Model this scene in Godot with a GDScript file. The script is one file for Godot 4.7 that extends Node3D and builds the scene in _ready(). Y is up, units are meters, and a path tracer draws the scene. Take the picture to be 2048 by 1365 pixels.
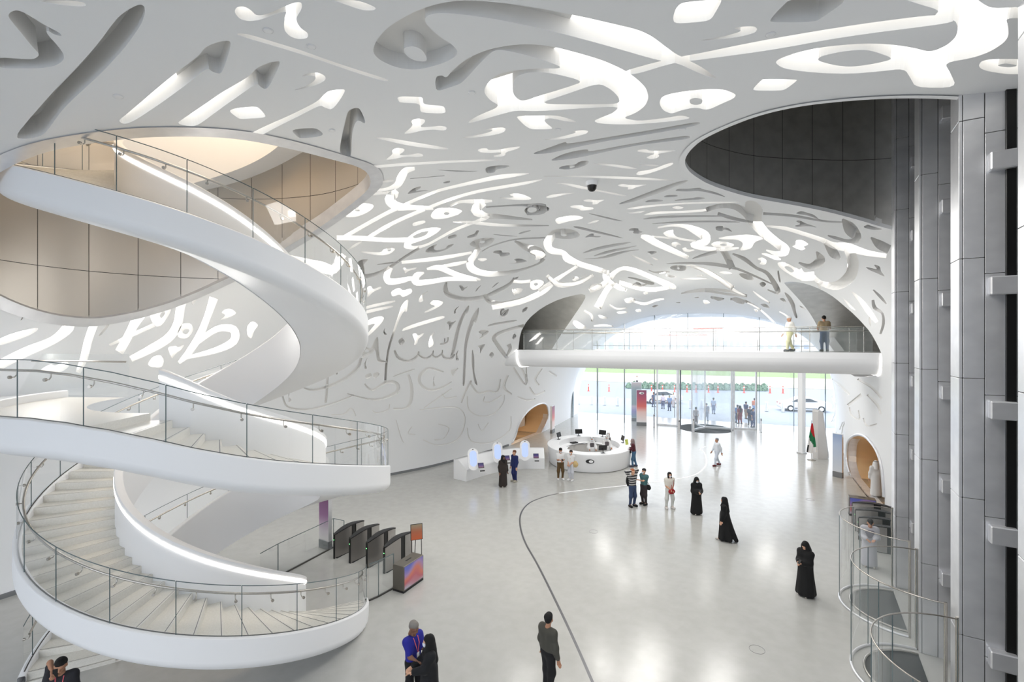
extends Node3D
# A museum lobby under a vault cut with flowing calligraphy: double-helix stair on the left, lift pylons on the right,
# a bridge and a glazed arch at the far end. Units are metres; D below is depth in front of the camera (D = -z).

const F := 960.0          # focal length in pixels of the 2048 x 1365 frame
const EYE := 7.8          # camera height above the floor
const PSI := 0.4363       # heading of the hall's axis, 25 degrees right of the camera's
var AX := Vector2(sin(PSI), cos(PSI))     # along the hall, in (x, D)
var RX := Vector2(cos(PSI), -sin(PSI))    # across the hall, to the right
var M := {}
var taken := {}
var rng := RandomNumberGenerator.new()

# ---------------------------------------------------------------- mesh collector
class MB:
	var v := PackedVector3Array()
	var n := PackedVector3Array()
	var ix := PackedInt32Array()
	func tri(a: Vector3, b: Vector3, c: Vector3) -> void:
		var nn := (c - a).cross(b - a).normalized()
		var k := v.size()
		v.append(a); v.append(b); v.append(c)
		n.append(nn); n.append(nn); n.append(nn)
		ix.append(k); ix.append(k + 1); ix.append(k + 2)
	func quad(a: Vector3, b: Vector3, c: Vector3, d: Vector3) -> void:
		var nn := (c - a).cross(b - d).normalized()
		var k := v.size()
		v.append(a); v.append(b); v.append(c); v.append(d)
		for i in 4: n.append(nn)
		ix.append(k); ix.append(k + 1); ix.append(k + 2); ix.append(k); ix.append(k + 2); ix.append(k + 3)
	func quad_n(a: Vector3, b: Vector3, c: Vector3, d: Vector3, na: Vector3, nb: Vector3, nc: Vector3, nd: Vector3) -> void:
		var k := v.size()
		v.append(a); v.append(b); v.append(c); v.append(d)
		n.append(na); n.append(nb); n.append(nc); n.append(nd)
		if (c - a).cross(b - d).dot(na + nb + nc + nd) >= 0.0:
			ix.append(k); ix.append(k + 1); ix.append(k + 2); ix.append(k); ix.append(k + 2); ix.append(k + 3)
		else:
			ix.append(k); ix.append(k + 2); ix.append(k + 1); ix.append(k); ix.append(k + 3); ix.append(k + 2)
	# smooth sheet through rows of points
	func grid(rows: Array, close_u := false, close_v := false) -> void:
		var R := rows.size()
		var C: int = rows[0].size()
		var k := v.size()
		for i in R:
			for j in C:
				var i0 := i - 1 if i > 0 else (R - 1 if close_u else 0)
				var i1 := i + 1 if i < R - 1 else (0 if close_u else R - 1)
				var j0 := j - 1 if j > 0 else (C - 1 if close_v else 0)
				var j1 := j + 1 if j < C - 1 else (0 if close_v else C - 1)
				var du: Vector3 = rows[i1][j] - rows[i0][j]
				var dv: Vector3 = rows[i][j1] - rows[i][j0]
				if du.length_squared() < 1e-12:
					du = rows[i1][(j + C / 2) % C] - rows[i0][(j + C / 2) % C]
				var nn := du.cross(dv)
				v.append(rows[i][j])
				n.append(nn.normalized() if nn.length_squared() > 1e-14 else Vector3.UP)
		var ru := R if close_u else R - 1
		var cv := C if close_v else C - 1
		for i in ru:
			for j in cv:
				var a := k + i * C + j
				var b := k + i * C + (j + 1) % C
				var c := k + ((i + 1) % R) * C + (j + 1) % C
				var d := k + ((i + 1) % R) * C + j
				ix.append(a); ix.append(b); ix.append(c); ix.append(a); ix.append(c); ix.append(d)
	func fan(pts: Array, up: Vector3) -> void:
		var c := Vector3.ZERO
		for p in pts: c += p
		c /= pts.size()
		for i in pts.size():
			var a: Vector3 = pts[i]
			var b: Vector3 = pts[(i + 1) % pts.size()]
			if (b - c).cross(a - c).dot(up) >= 0.0: tri(c, a, b)
			else: tri(c, b, a)
	# chamfered box, t = basis and centre
	func box(t: Transform3D, s: Vector3, ch := 0.0) -> void:
		var h := s * 0.5
		var e := minf(ch, minf(h.x, minf(h.y, h.z)) * 0.9)
		if e <= 0.0:
			var p := []
			for k in 8: p.append(t * Vector3(h.x * (1 if k & 1 else -1), h.y * (1 if k & 2 else -1), h.z * (1 if k & 4 else -1)))
			for q in [[0, 1, 3, 2], [4, 6, 7, 5], [0, 2, 6, 4], [1, 5, 7, 3], [0, 4, 5, 1], [2, 3, 7, 6]]:
				quad(p[q[0]], p[q[1]], p[q[2]], p[q[3]])
			return
		var c := []
		for k in 8:
			var sg := Vector3(1 if k & 1 else -1, 1 if k & 2 else -1, 1 if k & 4 else -1)
			var o := h * sg
			c.append([t * (o - Vector3(0, e, e) * sg), t * (o - Vector3(e, 0, e) * sg), t * (o - Vector3(e, e, 0) * sg)])
		var mid := t.origin
		var put := func(a, b, cc, d):
			if (cc - a).cross(b - d).dot((a + b + cc + d) * 0.25 - mid) >= 0.0: quad(a, b, cc, d)
			else: quad(a, d, cc, b)
		for q in [[0, 2, 6, 4, 0], [1, 3, 7, 5, 0], [0, 1, 5, 4, 1], [2, 3, 7, 6, 1], [0, 1, 3, 2, 2], [4, 5, 7, 6, 2]]:
			put.call(c[q[0]][q[4]], c[q[1]][q[4]], c[q[2]][q[4]], c[q[3]][q[4]])
		for q in [[0, 1, 1, 2], [2, 3, 1, 2], [4, 5, 1, 2], [6, 7, 1, 2], [0, 2, 0, 2], [1, 3, 0, 2], [4, 6, 0, 2], [5, 7, 0, 2], [0, 4, 0, 1], [1, 5, 0, 1], [2, 6, 0, 1], [3, 7, 0, 1]]:
			put.call(c[q[0]][q[2]], c[q[1]][q[2]], c[q[1]][q[3]], c[q[0]][q[3]])
		for k in 8:
			var a: Vector3 = c[k][0]; var b: Vector3 = c[k][1]; var d: Vector3 = c[k][2]
			if (d - a).cross(b - a).dot(a - mid) >= 0.0: tri(a, b, d)
			else: tri(a, d, b)
	func bx(c: Vector3, s: Vector3, ch := 0.0, turn := 0.0) -> void:
		box(Transform3D(Basis(Vector3.UP, turn), c), s, ch)
	# round bar along a path; r is one radius or one per point
	func tube(path: Array, r, sides := 8, closed := false) -> void:
		var rows := []
		var N := path.size()
		var up := Vector3.UP
		for i in N:
			var a: Vector3 = path[(i - 1 + N) % N] if (closed or i > 0) else path[0]
			var b: Vector3 = path[(i + 1) % N] if (closed or i < N - 1) else path[N - 1]
			var t := (b - a).normalized()
			if absf(t.dot(up)) > 0.95: up = Vector3.RIGHT
			var x := t.cross(up).normalized()
			var y := x.cross(t).normalized()
			up = y
			var rr: float = r[i] if r is Array else r
			var row := []
			for k in sides:
				var q := TAU * k / sides
				row.append(path[i] + (x * cos(q) + y * sin(q)) * rr)
			rows.append(row)
		grid(rows, closed, true)
		if not closed:
			fan(rows[0], path[0] - path[1])
			fan(rows[N - 1], path[N - 1] - path[N - 2])
	func bar(a: Vector3, b: Vector3, r: float, sides := 8) -> void:
		tube([a, b], r, sides)
	# turned profile of [radius, height] pairs about a vertical axis
	func lathe(c: Vector3, prof: Array, seg := 20, sx := 1.0, sz := 1.0) -> void:
		var rows := []
		for p in prof:
			var row := []
			for k in seg:
				var q := TAU * k / seg
				row.append(c + Vector3(cos(q) * p[0] * sx, p[1], sin(q) * p[0] * sz))
			rows.append(row)
		grid(rows, false, true)
		if prof[0][0] > 0.001: fan(rows[0], Vector3.DOWN * signf(prof[-1][1] - prof[0][1] + 1e-6))
		if prof[-1][0] > 0.001: fan(rows[-1], Vector3.UP * signf(prof[-1][1] - prof[0][1] + 1e-6))
	# flat outline (x, y) pushed through z, placed by t
	func prism(t: Transform3D, poly: PackedVector2Array, depth: float) -> void:
		var tr := Geometry2D.triangulate_polygon(poly)
		for z in [-depth * 0.5, depth * 0.5]:
			var dirn := t.basis * Vector3(0, 0, z)
			for k in range(0, tr.size(), 3):
				var a := t * Vector3(poly[tr[k]].x, poly[tr[k]].y, z)
				var b := t * Vector3(poly[tr[k + 1]].x, poly[tr[k + 1]].y, z)
				var c := t * Vector3(poly[tr[k + 2]].x, poly[tr[k + 2]].y, z)
				if (c - a).cross(b - a).dot(dirn) >= 0.0: tri(a, b, c)
				else: tri(a, c, b)
		for k in poly.size():
			var p := poly[k]
			var q := poly[(k + 1) % poly.size()]
			quad(t * Vector3(p.x, p.y, -depth * 0.5), t * Vector3(q.x, q.y, -depth * 0.5), t * Vector3(q.x, q.y, depth * 0.5), t * Vector3(p.x, p.y, depth * 0.5))
	func mesh(m: Material) -> ArrayMesh:
		var arr := []
		arr.resize(Mesh.ARRAY_MAX)
		arr[Mesh.ARRAY_VERTEX] = v
		arr[Mesh.ARRAY_NORMAL] = n
		arr[Mesh.ARRAY_INDEX] = ix
		var me := ArrayMesh.new()
		if v.size() > 0:
			me.add_surface_from_arrays(Mesh.PRIMITIVE_TRIANGLES, arr)
			me.surface_set_material(0, m)
		return me

# ---------------------------------------------------------------- objects
func numbered(s: String) -> String:
	if not taken.has(s):
		taken[s] = 0
		return s
	taken[s] += 1
	return "%s_%03d" % [s, taken[s]]

func obj(called: String, b: MB, m: Material, parent: Node = null) -> MeshInstance3D:
	var o := MeshInstance3D.new()
	o.mesh = b.mesh(m)
	o.name = numbered(called) if parent == null else called
	(self if parent == null else parent).add_child(o, true)
	return o

func inst(called: String, me: Mesh, parent: Node, t := Transform3D()) -> MeshInstance3D:
	var o := MeshInstance3D.new()
	o.mesh = me
	o.name = numbered(called) if parent == null else called
	(self if parent == null else parent).add_child(o, true)
	o.transform = t
	return o

func thing(called: String, label: String, category: String, at := Vector3.ZERO, turn := 0.0, group := "") -> Node3D:
	var o := Node3D.new()
	o.name = numbered(called)
	add_child(o)
	o.position = at
	o.rotation.y = turn
	return tag(o, label, category, group)

func tag(o: Node3D, label: String, category: String, group := "") -> Node3D:
	o.set_meta("label", label)
	o.set_meta("category", category)
	if group != "": o.set_meta("group", group)
	return o

func struct(o: Node3D, label: String, category := "") -> Node3D:
	o.set_meta("kind", "structure")
	o.set_meta("label", label)
	if category != "": o.set_meta("category", category)
	return o

func group_node(called: String) -> Node3D:
	var o := Node3D.new()
	o.name = numbered(called)
	add_child(o)
	return o

func mat(name: String, c: Color, rough := 0.6, metal := 0.0) -> StandardMaterial3D:
	var m := StandardMaterial3D.new()
	m.resource_name = name
	m.albedo_color = c
	m.roughness = rough
	m.metallic = metal
	M[name] = m
	return m

func glow(name: String, c: Color, e: float) -> StandardMaterial3D:
	var m := mat(name, Color(0.9, 0.9, 0.9), 0.6)
	m.emission_enabled = true
	m.emission = c
	m.emission_energy_multiplier = e
	return m

func glass(name: String, c: Color, a: float) -> StandardMaterial3D:
	var m := mat(name, c, 0.02)
	m.albedo_color.a = a
	m.transparency = BaseMaterial3D.TRANSPARENCY_ALPHA
	m.metallic_specular = 0.5
	return m

func noise_tex(size: int, freq: float, seed_: int, lo: Color, hi: Color, oct := 4) -> NoiseTexture2D:
	var f := FastNoiseLite.new()
	f.seed = seed_
	f.frequency = freq
	f.fractal_octaves = oct
	var t := NoiseTexture2D.new()
	t.width = size; t.height = size
	t.seamless = true
	t.noise = f
	var g := Gradient.new()
	g.set_color(0, lo); g.set_color(1, hi)
	t.color_ramp = g
	return t

# ---------------------------------------------------------------- places
func P(x: float, d: float, h: float) -> Vector3: return Vector3(x, h, -d)
func SW(s: float, w: float, h := 0.0) -> Vector3:
	var q := AX * s + RX * w
	return Vector3(q.x, h, -q.y)
# the floor point (or point at height h) that the photograph shows at a pixel
func at(px: float, py: float, h := 0.0) -> Vector3:
	var k := (EYE - h) / (py - 682.5)
	return Vector3((px - 1024.0) * k, h, -F * k)

func materials() -> void:
	mat("shell", Color(0.962, 0.967, 0.972), 0.65)
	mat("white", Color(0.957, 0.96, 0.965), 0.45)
	mat("recess", Color(0.94, 0.937, 0.93), 0.7)
	glow("light_pane", Color(1.0, 0.99, 0.97), 0.85)
	glow("led", Color(1.0, 0.98, 0.95), 2.0)
	glow("warm_light", Color(1.0, 0.9, 0.78), 2.0)
	var fl := mat("floor", Color(0.735, 0.734, 0.72), 0.2)
	fl.albedo_texture = noise_tex(512, 0.02, 11, Color(0.96, 0.96, 0.955), Color(1, 1, 1))
	fl.uv1_triplanar = true
	fl.uv1_world_triplanar = true
	fl.uv1_scale = Vector3(0.2, 0.2, 0.2)
	fl.roughness_texture = noise_tex(512, 0.03, 5, Color(0.75, 0.75, 0.75), Color(1, 1, 1))
	var st := mat("stone", Color(0.93, 0.918, 0.888), 0.4)
	st.albedo_texture = noise_tex(256, 0.08, 21, Color(0.93, 0.93, 0.92), Color(1, 1, 1))
	st.uv1_triplanar = true
	st.uv1_world_triplanar = true
	var sl := mat("steel", Color(0.93, 0.932, 0.94), 0.38, 0.6)
	sl.albedo_texture = noise_tex(512, 0.012, 31, Color(0.93, 0.93, 0.935), Color(1, 1, 1), 3)
	sl.uv1_triplanar = true
	sl.uv1_world_triplanar = true
	sl.uv1_scale = Vector3(0.35, 0.35, 0.35)
	sl.roughness_texture = noise_tex(512, 0.02, 33, Color(0.85, 0.85, 0.85), Color(1, 1, 1), 3)
	var dk := mat("dark_steel", Color(0.84, 0.835, 0.82), 0.38, 0.7)
	dk.albedo_texture = noise_tex(512, 0.01, 35, Color(0.9, 0.9, 0.9), Color(1, 1, 1), 3)
	dk.uv1_triplanar = true
	dk.uv1_world_triplanar = true
	dk.uv1_scale = Vector3(0.3, 0.3, 0.3)
	mat("champagne", Color(0.79, 0.765, 0.73), 0.38, 0.8)
	mat("joint", Color(0.3, 0.29, 0.28), 0.6)
	mat("rail", Color(0.72, 0.70, 0.67), 0.25, 0.95)
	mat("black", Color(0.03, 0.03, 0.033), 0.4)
	mat("charcoal", Color(0.12, 0.12, 0.13), 0.6)
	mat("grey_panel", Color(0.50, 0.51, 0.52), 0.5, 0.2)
	mat("wood", Color(0.80, 0.69, 0.54), 0.5)
	mat("door_white", Color(0.82, 0.81, 0.8), 0.4)
	glass("clear", Color(0.86, 0.92, 0.92), 0.055)
	glass("facade_glass", Color(0.86, 0.93, 0.97), 0.10)
	mat("glass_edge", Color(0.36, 0.42, 0.43), 0.2)
	mat("gate_steel", Color(0.66, 0.645, 0.63), 0.36, 0.8)
	mat("inlay", Color(0.42, 0.42, 0.43), 0.35, 0.6)

func _ready() -> void:
	rng.seed = 20240
	# camera
	var cam := Camera3D.new()
	cam.name = "camera"
	add_child(cam)
	cam.position = Vector3(0, EYE, 0)
	cam.fov = rad_to_deg(2.0 * atan(682.5 / F))
	cam.near = 0.05
	cam.far = 600.0
	cam.current = true
	# sky and exposure
	var we := WorldEnvironment.new()
	we.name = "environment"
	add_child(we)
	var env := Environment.new()
	we.environment = env
	env.background_mode = Environment.BG_SKY
	var sky := Sky.new()
	var psm := ProceduralSkyMaterial.new()
	psm.sky_top_color = Color(0.92, 0.955, 1.0)
	psm.sky_horizon_color = Color(0.97, 0.98, 1.0)
	psm.sky_curve = 0.25
	psm.ground_horizon_color = Color(0.9, 0.9, 0.9)
	psm.ground_bottom_color = Color(0.7, 0.7, 0.7)
	psm.sun_angle_max = 0.0
	psm.sky_energy_multiplier = 1.34
	psm.ground_energy_multiplier = 1.2
	sky.sky_material = psm
	env.sky = sky
	env.ambient_light_source = Environment.AMBIENT_SOURCE_SKY
	env.tonemap_mode = Environment.TONE_MAPPER_LINEAR
	env.tonemap_exposure = 1.82
	env.sdfgi_enabled = true
	env.ssao_enabled = true
	env.ssil_enabled = true
	materials()
	stations()
	build_floor()
	build_shell()
	build_oculi()
	build_facade()
	build_outside()
	build_bridge()
	build_stairs()
	build_lifts()
	build_desk()
	build_gates()
	build_signs()
	build_people()

# ---------------------------------------------------------------- the vault
# cross-section at each station s along the hall: left foot, right foot, crown place, crown height, roundness left and right
var ST := [
	[-20.0, -21.0, 14.0, -4.0, 12.3, 2.3, 3.0],
	[-4.0, -21.0, 14.0, -4.0, 12.3, 2.3, 3.0],
	[3.0, -20.5, 13.5, -4.0, 12.4, 2.3, 3.2],
	[8.0, -20.0, 12.5, -4.0, 12.6, 2.25, 3.5],
	[14.0, -19.7, 10.5, -4.0, 12.7, 2.1, 4.0],
	[20.0, -19.0, 8.0, -3.7, 12.2, 1.75, 4.0],
	[25.0, -17.0, 6.0, -3.3, 11.4, 1.42, 3.6],
	[33.0, -15.2, 6.0, -3.8, 11.0, 1.6, 3.4],
	[40.0, -15.0, 6.8, -4.2, 10.7, 2.0, 3.3],
	[46.0, -15.2, 7.5, -4.2, 10.3, 2.4, 3.2],
	[51.0, -15.6, 8.0, -4.2, 10.1, 2.4, 3.2]]
const S0 := -20.0
const S1 := 50.4
const DS := 0.1
var tab := []     # six packed arrays over s

func stations() -> void:
	for c in 6: tab.append(PackedFloat32Array())
	var N := int((S1 - S0) / DS) + 12
	for i in N:
		var s := S0 + i * DS
		var k := 0
		while k < ST.size() - 2 and s > ST[k + 1][0]: k += 1
		var a: Array = ST[maxi(k - 1, 0)]; var b: Array = ST[k]; var c: Array = ST[k + 1]; var d: Array = ST[mini(k + 2, ST.size() - 1)]
		var t: float = clampf((s - b[0]) / (c[0] - b[0]), 0, 1)
		for j in 6:
			var m0: float = (c[j + 1] - a[j + 1]) / (c[0] - a[0]) * (c[0] - b[0])
			var m1: float = (d[j + 1] - b[j + 1]) / (d[0] - b[0]) * (c[0] - b[0])
			var t2 := t * t
			var t3 := t2 * t
			tab[j].append((2 * t3 - 3 * t2 + 1) * b[j + 1] + (t3 - 2 * t2 + t) * m0 + (3 * t2 - 2 * t3) * c[j + 1] + (t3 - t2) * m1)

func tv(j: int, s: float) -> float:
	var x := clampf((s - S0) / DS, 0.0, tab[j].size() - 2.0)
	var i := int(x)
	var a: PackedFloat32Array = tab[j]
	return lerpf(a[i], a[i + 1], x - i)

func shell_at(s: float, th: float) -> Vector3:
	var c := cos(th)
	var sn := maxf(sin(th), 0.0)
	var wc := tv(2, s)
	var W := (tv(1, s) - wc) if c >= 0 else (wc - tv(0, s))
	var n := tv(5, s) if c >= 0 else tv(4, s)
	var r := pow(pow(absf(c), n) + pow(sn, n), -1.0 / n)
	return SW(s, wc + W * c * r, tv(3, s) * sn * r)

func shell_normal(s: float, th: float) -> Vector3:
	var e := 0.012
	var t0 := clampf(th - e, 0.0, PI)
	var t1 := clampf(th + e, 0.0, PI)
	var a := shell_at(s + 0.08, th) - shell_at(s - 0.08, th)
	var b := shell_at(s, t1) - shell_at(s, t0)
	var nn := a.cross(b).normalized()
	var o := shell_at(s, th) - SW(s, tv(2, s), 2.0)
	return nn if nn.dot(o) > 0 else -nn

func shell_in(p: Vector3) -> float:      # negative inside the vault
	var q := Vector2(p.x, -p.z)
	var s := q.dot(AX)
	var w := q.dot(RX)
	var wc := tv(2, s)
	var dw := w - wc
	var W := (tv(1, s) - wc) if dw >= 0 else (wc - tv(0, s))
	var n := tv(5, s) if dw >= 0 else tv(4, s)
	return pow(absf(dw) / W, n) + pow(maxf(p.y, 0.0) / tv(3, s), n) - 1.0

const VS := 13.0   # stretches the angle so that (s, v) is roughly in metres
func shell_uv(p: Vector3) -> Vector2:
	var q := Vector2(p.x, -p.z)
	var s := q.dot(AX)
	var dw := q.dot(RX) - tv(2, s)
	var W := (tv(1, s) - tv(2, s)) if dw >= 0 else (tv(2, s) - tv(0, s))
	return Vector2(s, VS * atan2(maxf(p.y, 0.0) / tv(3, s), dw / W))

# where the line of sight through a pixel of the photograph meets the vault
func on_shell(px: float, py: float) -> Vector2:
	var d := Vector3((px - 1024.0) / F, (682.5 - py) / F, -1.0)
	var o := Vector3(0, EYE, 0)
	var a := 2.0
	var b := 3.0
	while b < 70.0:
		if shell_in(o + d * b) > 0.0 or (o + d * b).y < 0.0: break
		a = b
		b += 0.9
	if (o + d * b).y < 0.0:
		b = minf(b, EYE / -d.y)
	for i in 16:
		var m := (a + b) * 0.5
		if shell_in(o + d * m) > 0.0: b = m
		else: a = m
	return shell_uv(o + d * a)

func uv_pt(u: Vector2) -> Vector3: return shell_at(u.x, clampf(u.y / VS, 0.0, PI))
func uv_n(u: Vector2) -> Vector3: return shell_normal(u.x, clampf(u.y / VS, 0.004, PI - 0.004))

# ---- outlines
func chaikin(p: PackedVector2Array, times := 2) -> PackedVector2Array:
	for k in times:
		var q := PackedVector2Array()
		for i in p.size():
			var a := p[i]
			var b := p[(i + 1) % p.size()]
			q.append(a.lerp(b, 0.22)); q.append(a.lerp(b, 0.78))
		p = q
	return p

func resample(p: PackedVector2Array, most: float) -> PackedVector2Array:
	var q := PackedVector2Array()
	for i in p.size():
		var a := p[i]
		var b := p[(i + 1) % p.size()]
		var L := a.distance_to(b)
		if L < 0.012: continue
		var k := int(ceil(L / most))
		for j in k: q.append(a.lerp(b, float(j) / k))
	return q

func ccw(p: PackedVector2Array) -> PackedVector2Array:
	if Geometry2D.is_polygon_clockwise(p): p.reverse()
	return p

# outline around a pen stroke [x, y, width, x, y, width, ...]
func pen(a: Array) -> Array:
	var pts := []
	for i in range(0, a.size(), 3): pts.append(Vector3(a[i], a[i + 1], a[i + 2]))
	var q := []
	for i in pts.size() - 1:
		var p0: Vector3 = pts[maxi(i - 1, 0)]; var p1: Vector3 = pts[i]; var p2: Vector3 = pts[i + 1]; var p3: Vector3 = pts[mini(i + 2, pts.size() - 1)]
		for k in 4:
			q.append(p1.cubic_interpolate(p2, p0, p3, k / 4.0))
	q.append(pts[-1])
	var L := []
	var R := []
	for i in q.size():
		var t: Vector3 = q[mini(i + 1, q.size() - 1)] - q[maxi(i - 1, 0)]
		var nn := Vector2(-t.y, t.x).normalized() * maxf(q[i].z, 1.5) * 0.5
		L.append_array([q[i].x + nn.x, q[i].y + nn.y])
		R.push_front(q[i].y - nn.y); R.push_front(q[i].x - nn.x)
	return ["pen"] + L + R

var zone := {"A": [0.0, 0.0, 2.926], "B": [680.0, 0.0, 2.844], "C": [1340.0, 0.0, 2.893], "D": [680.0, 300.0, 4.55], "E": [1060.0, 280.0, 4.55],
	"F": [560.0, 540.0, 3.792], "G": [1380.0, 360.0, 3.412], "H": [0.0, 240.0, 2.56], "I": [1000.0, 540.0, 2.56], "px": [0.0, 0.0, 1.0]}

func outline(z: String, a: Array, smooth := 2) -> PackedVector2Array:
	var q: Array = zone[z]
	var is_pen: bool = a[0] is String
	var p := PackedVector2Array()
	for i in range(1 if is_pen else 0, a.size() - 1, 2):
		p.append(on_shell(q[0] + a[i] / q[2], q[1] + a[i + 1] / q[2]))
	if not is_pen and smooth > 0: p = chaikin(p, smooth)
	return ccw(resample(p, 0.35))

var glyphs := []    # {outer, holes, lit zone, depth, lit, box}
# one engraved letter: zone letter, L lit or B blind, outlines, islands left standing, the part of it that glows, depth
func letter(z: String, kind: String, polys: Array, islands := [], lit_zone := [], depth := 0.42) -> void:
	var outers := []
	var holes := []
	for a in polys:
		var cur := outline(z, a)
		if cur.size() < 3: continue
		var keep := []
		var h2 := []
		for h in holes:
			for r in Geometry2D.clip_polygons(h, cur):
				if not Geometry2D.is_polygon_clockwise(r): h2.append(r)
		for o in outers:
			var res := Geometry2D.merge_polygons(o, cur)
			var solid := []
			for r in res:
				if Geometry2D.is_polygon_clockwise(r):
					h2.append(ccw(r))
				else: solid.append(r)
			if solid.size() == 1: cur = solid[0]
			else: keep.append(o)
		keep.append(cur)
		outers = keep
		holes = h2
	for a in islands: holes.append(outline(z, a))
	var lz = outline(z, lit_zone, 0) if lit_zone.size() > 0 else null
	# letters stop at the rims of the openings
	for op in openings:
		var cut := []
		for o in outers:
			if not op.b.intersects(rect_of(o)):
				cut.append(o)
				continue
			for r in Geometry2D.clip_polygons(o, op.o):
				if not Geometry2D.is_polygon_clockwise(r) and rect_of(r).get_area() > 0.02: cut.append(r)
		outers = cut
	if kind == "L" and depth > 0.3: depth = 0.2 if lit_zone.is_empty() else 0.26
	for i in outers.size():
		var own := []
		for h in holes:
			if h.size() > 2 and Geometry2D.is_point_in_polygon(h[0], outers[i]): own.append(h)
		glyphs.append({"o": resample(outers[i], 0.35), "h": own, "z": lz, "d": depth, "lit": kind == "L", "b": rect_of(outers[i])})

func rect_of(p: PackedVector2Array) -> Rect2:
	var r := Rect2(p[0], Vector2.ZERO)
	for q in p: r = r.expand(q)
	return r

var openings := []   # holes cut right through: {o, b}
func opening(z: String, a: Array, smooth := 2) -> PackedVector2Array:
	var p := outline(z, a, smooth)
	openings.append({"o": p, "b": rect_of(p)})
	return p

# an opening that runs down to the floor: the traced arch, closed by two points below the wall's foot
func doorway(z: String, a: Array) -> PackedVector2Array:
	var q: Array = zone[z]
	var p := PackedVector2Array()
	for i in range(0, a.size(), 2): p.append(on_shell(q[0] + a[i] / q[2], q[1] + a[i + 1] / q[2]))
	var s := PackedVector2Array()
	for i in p.size() - 1:
		for k in 3: s.append(p[i].cubic_interpolate(p[i + 1], p[maxi(i - 1, 0)], p[mini(i + 2, p.size() - 1)], k / 3.0))
	s.append(p[-1])
	var foot := -0.3 if p[0].y < VS * PI * 0.5 else VS * PI + 0.3
	s.append(Vector2(p[-1].x, foot))
	s.append(Vector2(p[0].x, foot))
	s = ccw(s)
	openings.append({"o": s, "b": rect_of(s)})
	return s

func add_flat(mb: MB, poly: PackedVector2Array, depth: float, flip := false) -> void:
	var tr := Geometry2D.triangulate_polygon(poly)
	if tr.is_empty(): return
	var k := mb.v.size()
	for u in poly:
		var nn := uv_n(u)
		mb.v.append(uv_pt(u) + nn * depth)
		mb.n.append(-nn)
	for i in range(0, tr.size(), 3):
		var a := k + tr[i]; var b := k + tr[i + 1]; var c := k + tr[i + 2]
		if (mb.v[c] - mb.v[a]).cross(mb.v[b] - mb.v[a]).dot(mb.n[a]) >= 0: mb.ix.append_array(PackedInt32Array([a, b, c]))
		else: mb.ix.append_array(PackedInt32Array([a, c, b]))

func add_reveal(mb: MB, poly: PackedVector2Array, depth: float) -> void:
	var N := poly.size()
	for i in N:
		var u0 := poly[i]
		var u1 := poly[(i + 1) % N]
		var a := uv_pt(u0)
		var b := uv_pt(u1)
		mb.quad(a, b, b + uv_n(u1) * depth, a + uv_n(u0) * depth)

func tile(mb: MB, r: Rect2, gl: Array, lvl: int) -> void:
	var quadp := PackedVector2Array([r.position, r.position + Vector2(r.size.x, 0), r.end, r.position + Vector2(0, r.size.y)])
	var near := []
	for g in gl:
		if g.b.intersects(r): near.append(g)
	if near.is_empty():
		add_flat(mb, quadp, 0.0)
		return
	var left := [quadp]
	var isl := []
	for g in near:
		var nx := []
		for q in left: nx.append_array(Geometry2D.clip_polygons(q, g.o))
		left = nx
		for h in g.get("h", []): isl.append_array(Geometry2D.intersect_polygons(quadp, h))
	var bad := false
	for q in left:
		if Geometry2D.is_polygon_clockwise(q): bad = true
	for q in isl:
		if Geometry2D.is_polygon_clockwise(q): bad = true
	if bad and lvl < 4:
		var h := r.size * 0.5
		for i in 2:
			for j in 2: tile(mb, Rect2(r.position + Vector2(h.x * i, h.y * j), h), near, lvl + 1)
		return
	for q in left + isl:
		if q.size() > 2 and not Geometry2D.is_polygon_clockwise(q): add_flat(mb, q, 0.0)

# the floor of a recess, cut in tiles so that it follows the vault
func caps(g: Dictionary, blind: MB, lit: MB) -> void:
	var st := 0.9
	var b: Rect2 = g.b
	var x := floorf(b.position.x / st)
	while x * st < b.end.x:
		var y := floorf(b.position.y / st)
		while y * st < b.end.y:
			var t := PackedVector2Array([Vector2(x, y) * st, Vector2(x + 1, y) * st, Vector2(x + 1, y + 1) * st, Vector2(x, y + 1) * st])
			for q in Geometry2D.intersect_polygons(t, g.o):
				if Geometry2D.is_polygon_clockwise(q): continue
				if not g.lit: add_flat(blind, q, g.d)
				elif g.z == null: add_flat(lit, q, g.d)
				else:
					for r in Geometry2D.intersect_polygons(q, g.z):
						if not Geometry2D.is_polygon_clockwise(r): add_flat(lit, r, g.d)
					for r in Geometry2D.clip_polygons(q, g.z):
						if not Geometry2D.is_polygon_clockwise(r): add_flat(blind, r, g.d)
			y += 1
		x += 1

var hole_stair: PackedVector2Array
var hole_lift: PackedVector2Array
var hole_bridge_l: PackedVector2Array
var hole_bridge_r: PackedVector2Array
var hole_door_l: PackedVector2Array
var hole_door_r: PackedVector2Array

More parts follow.
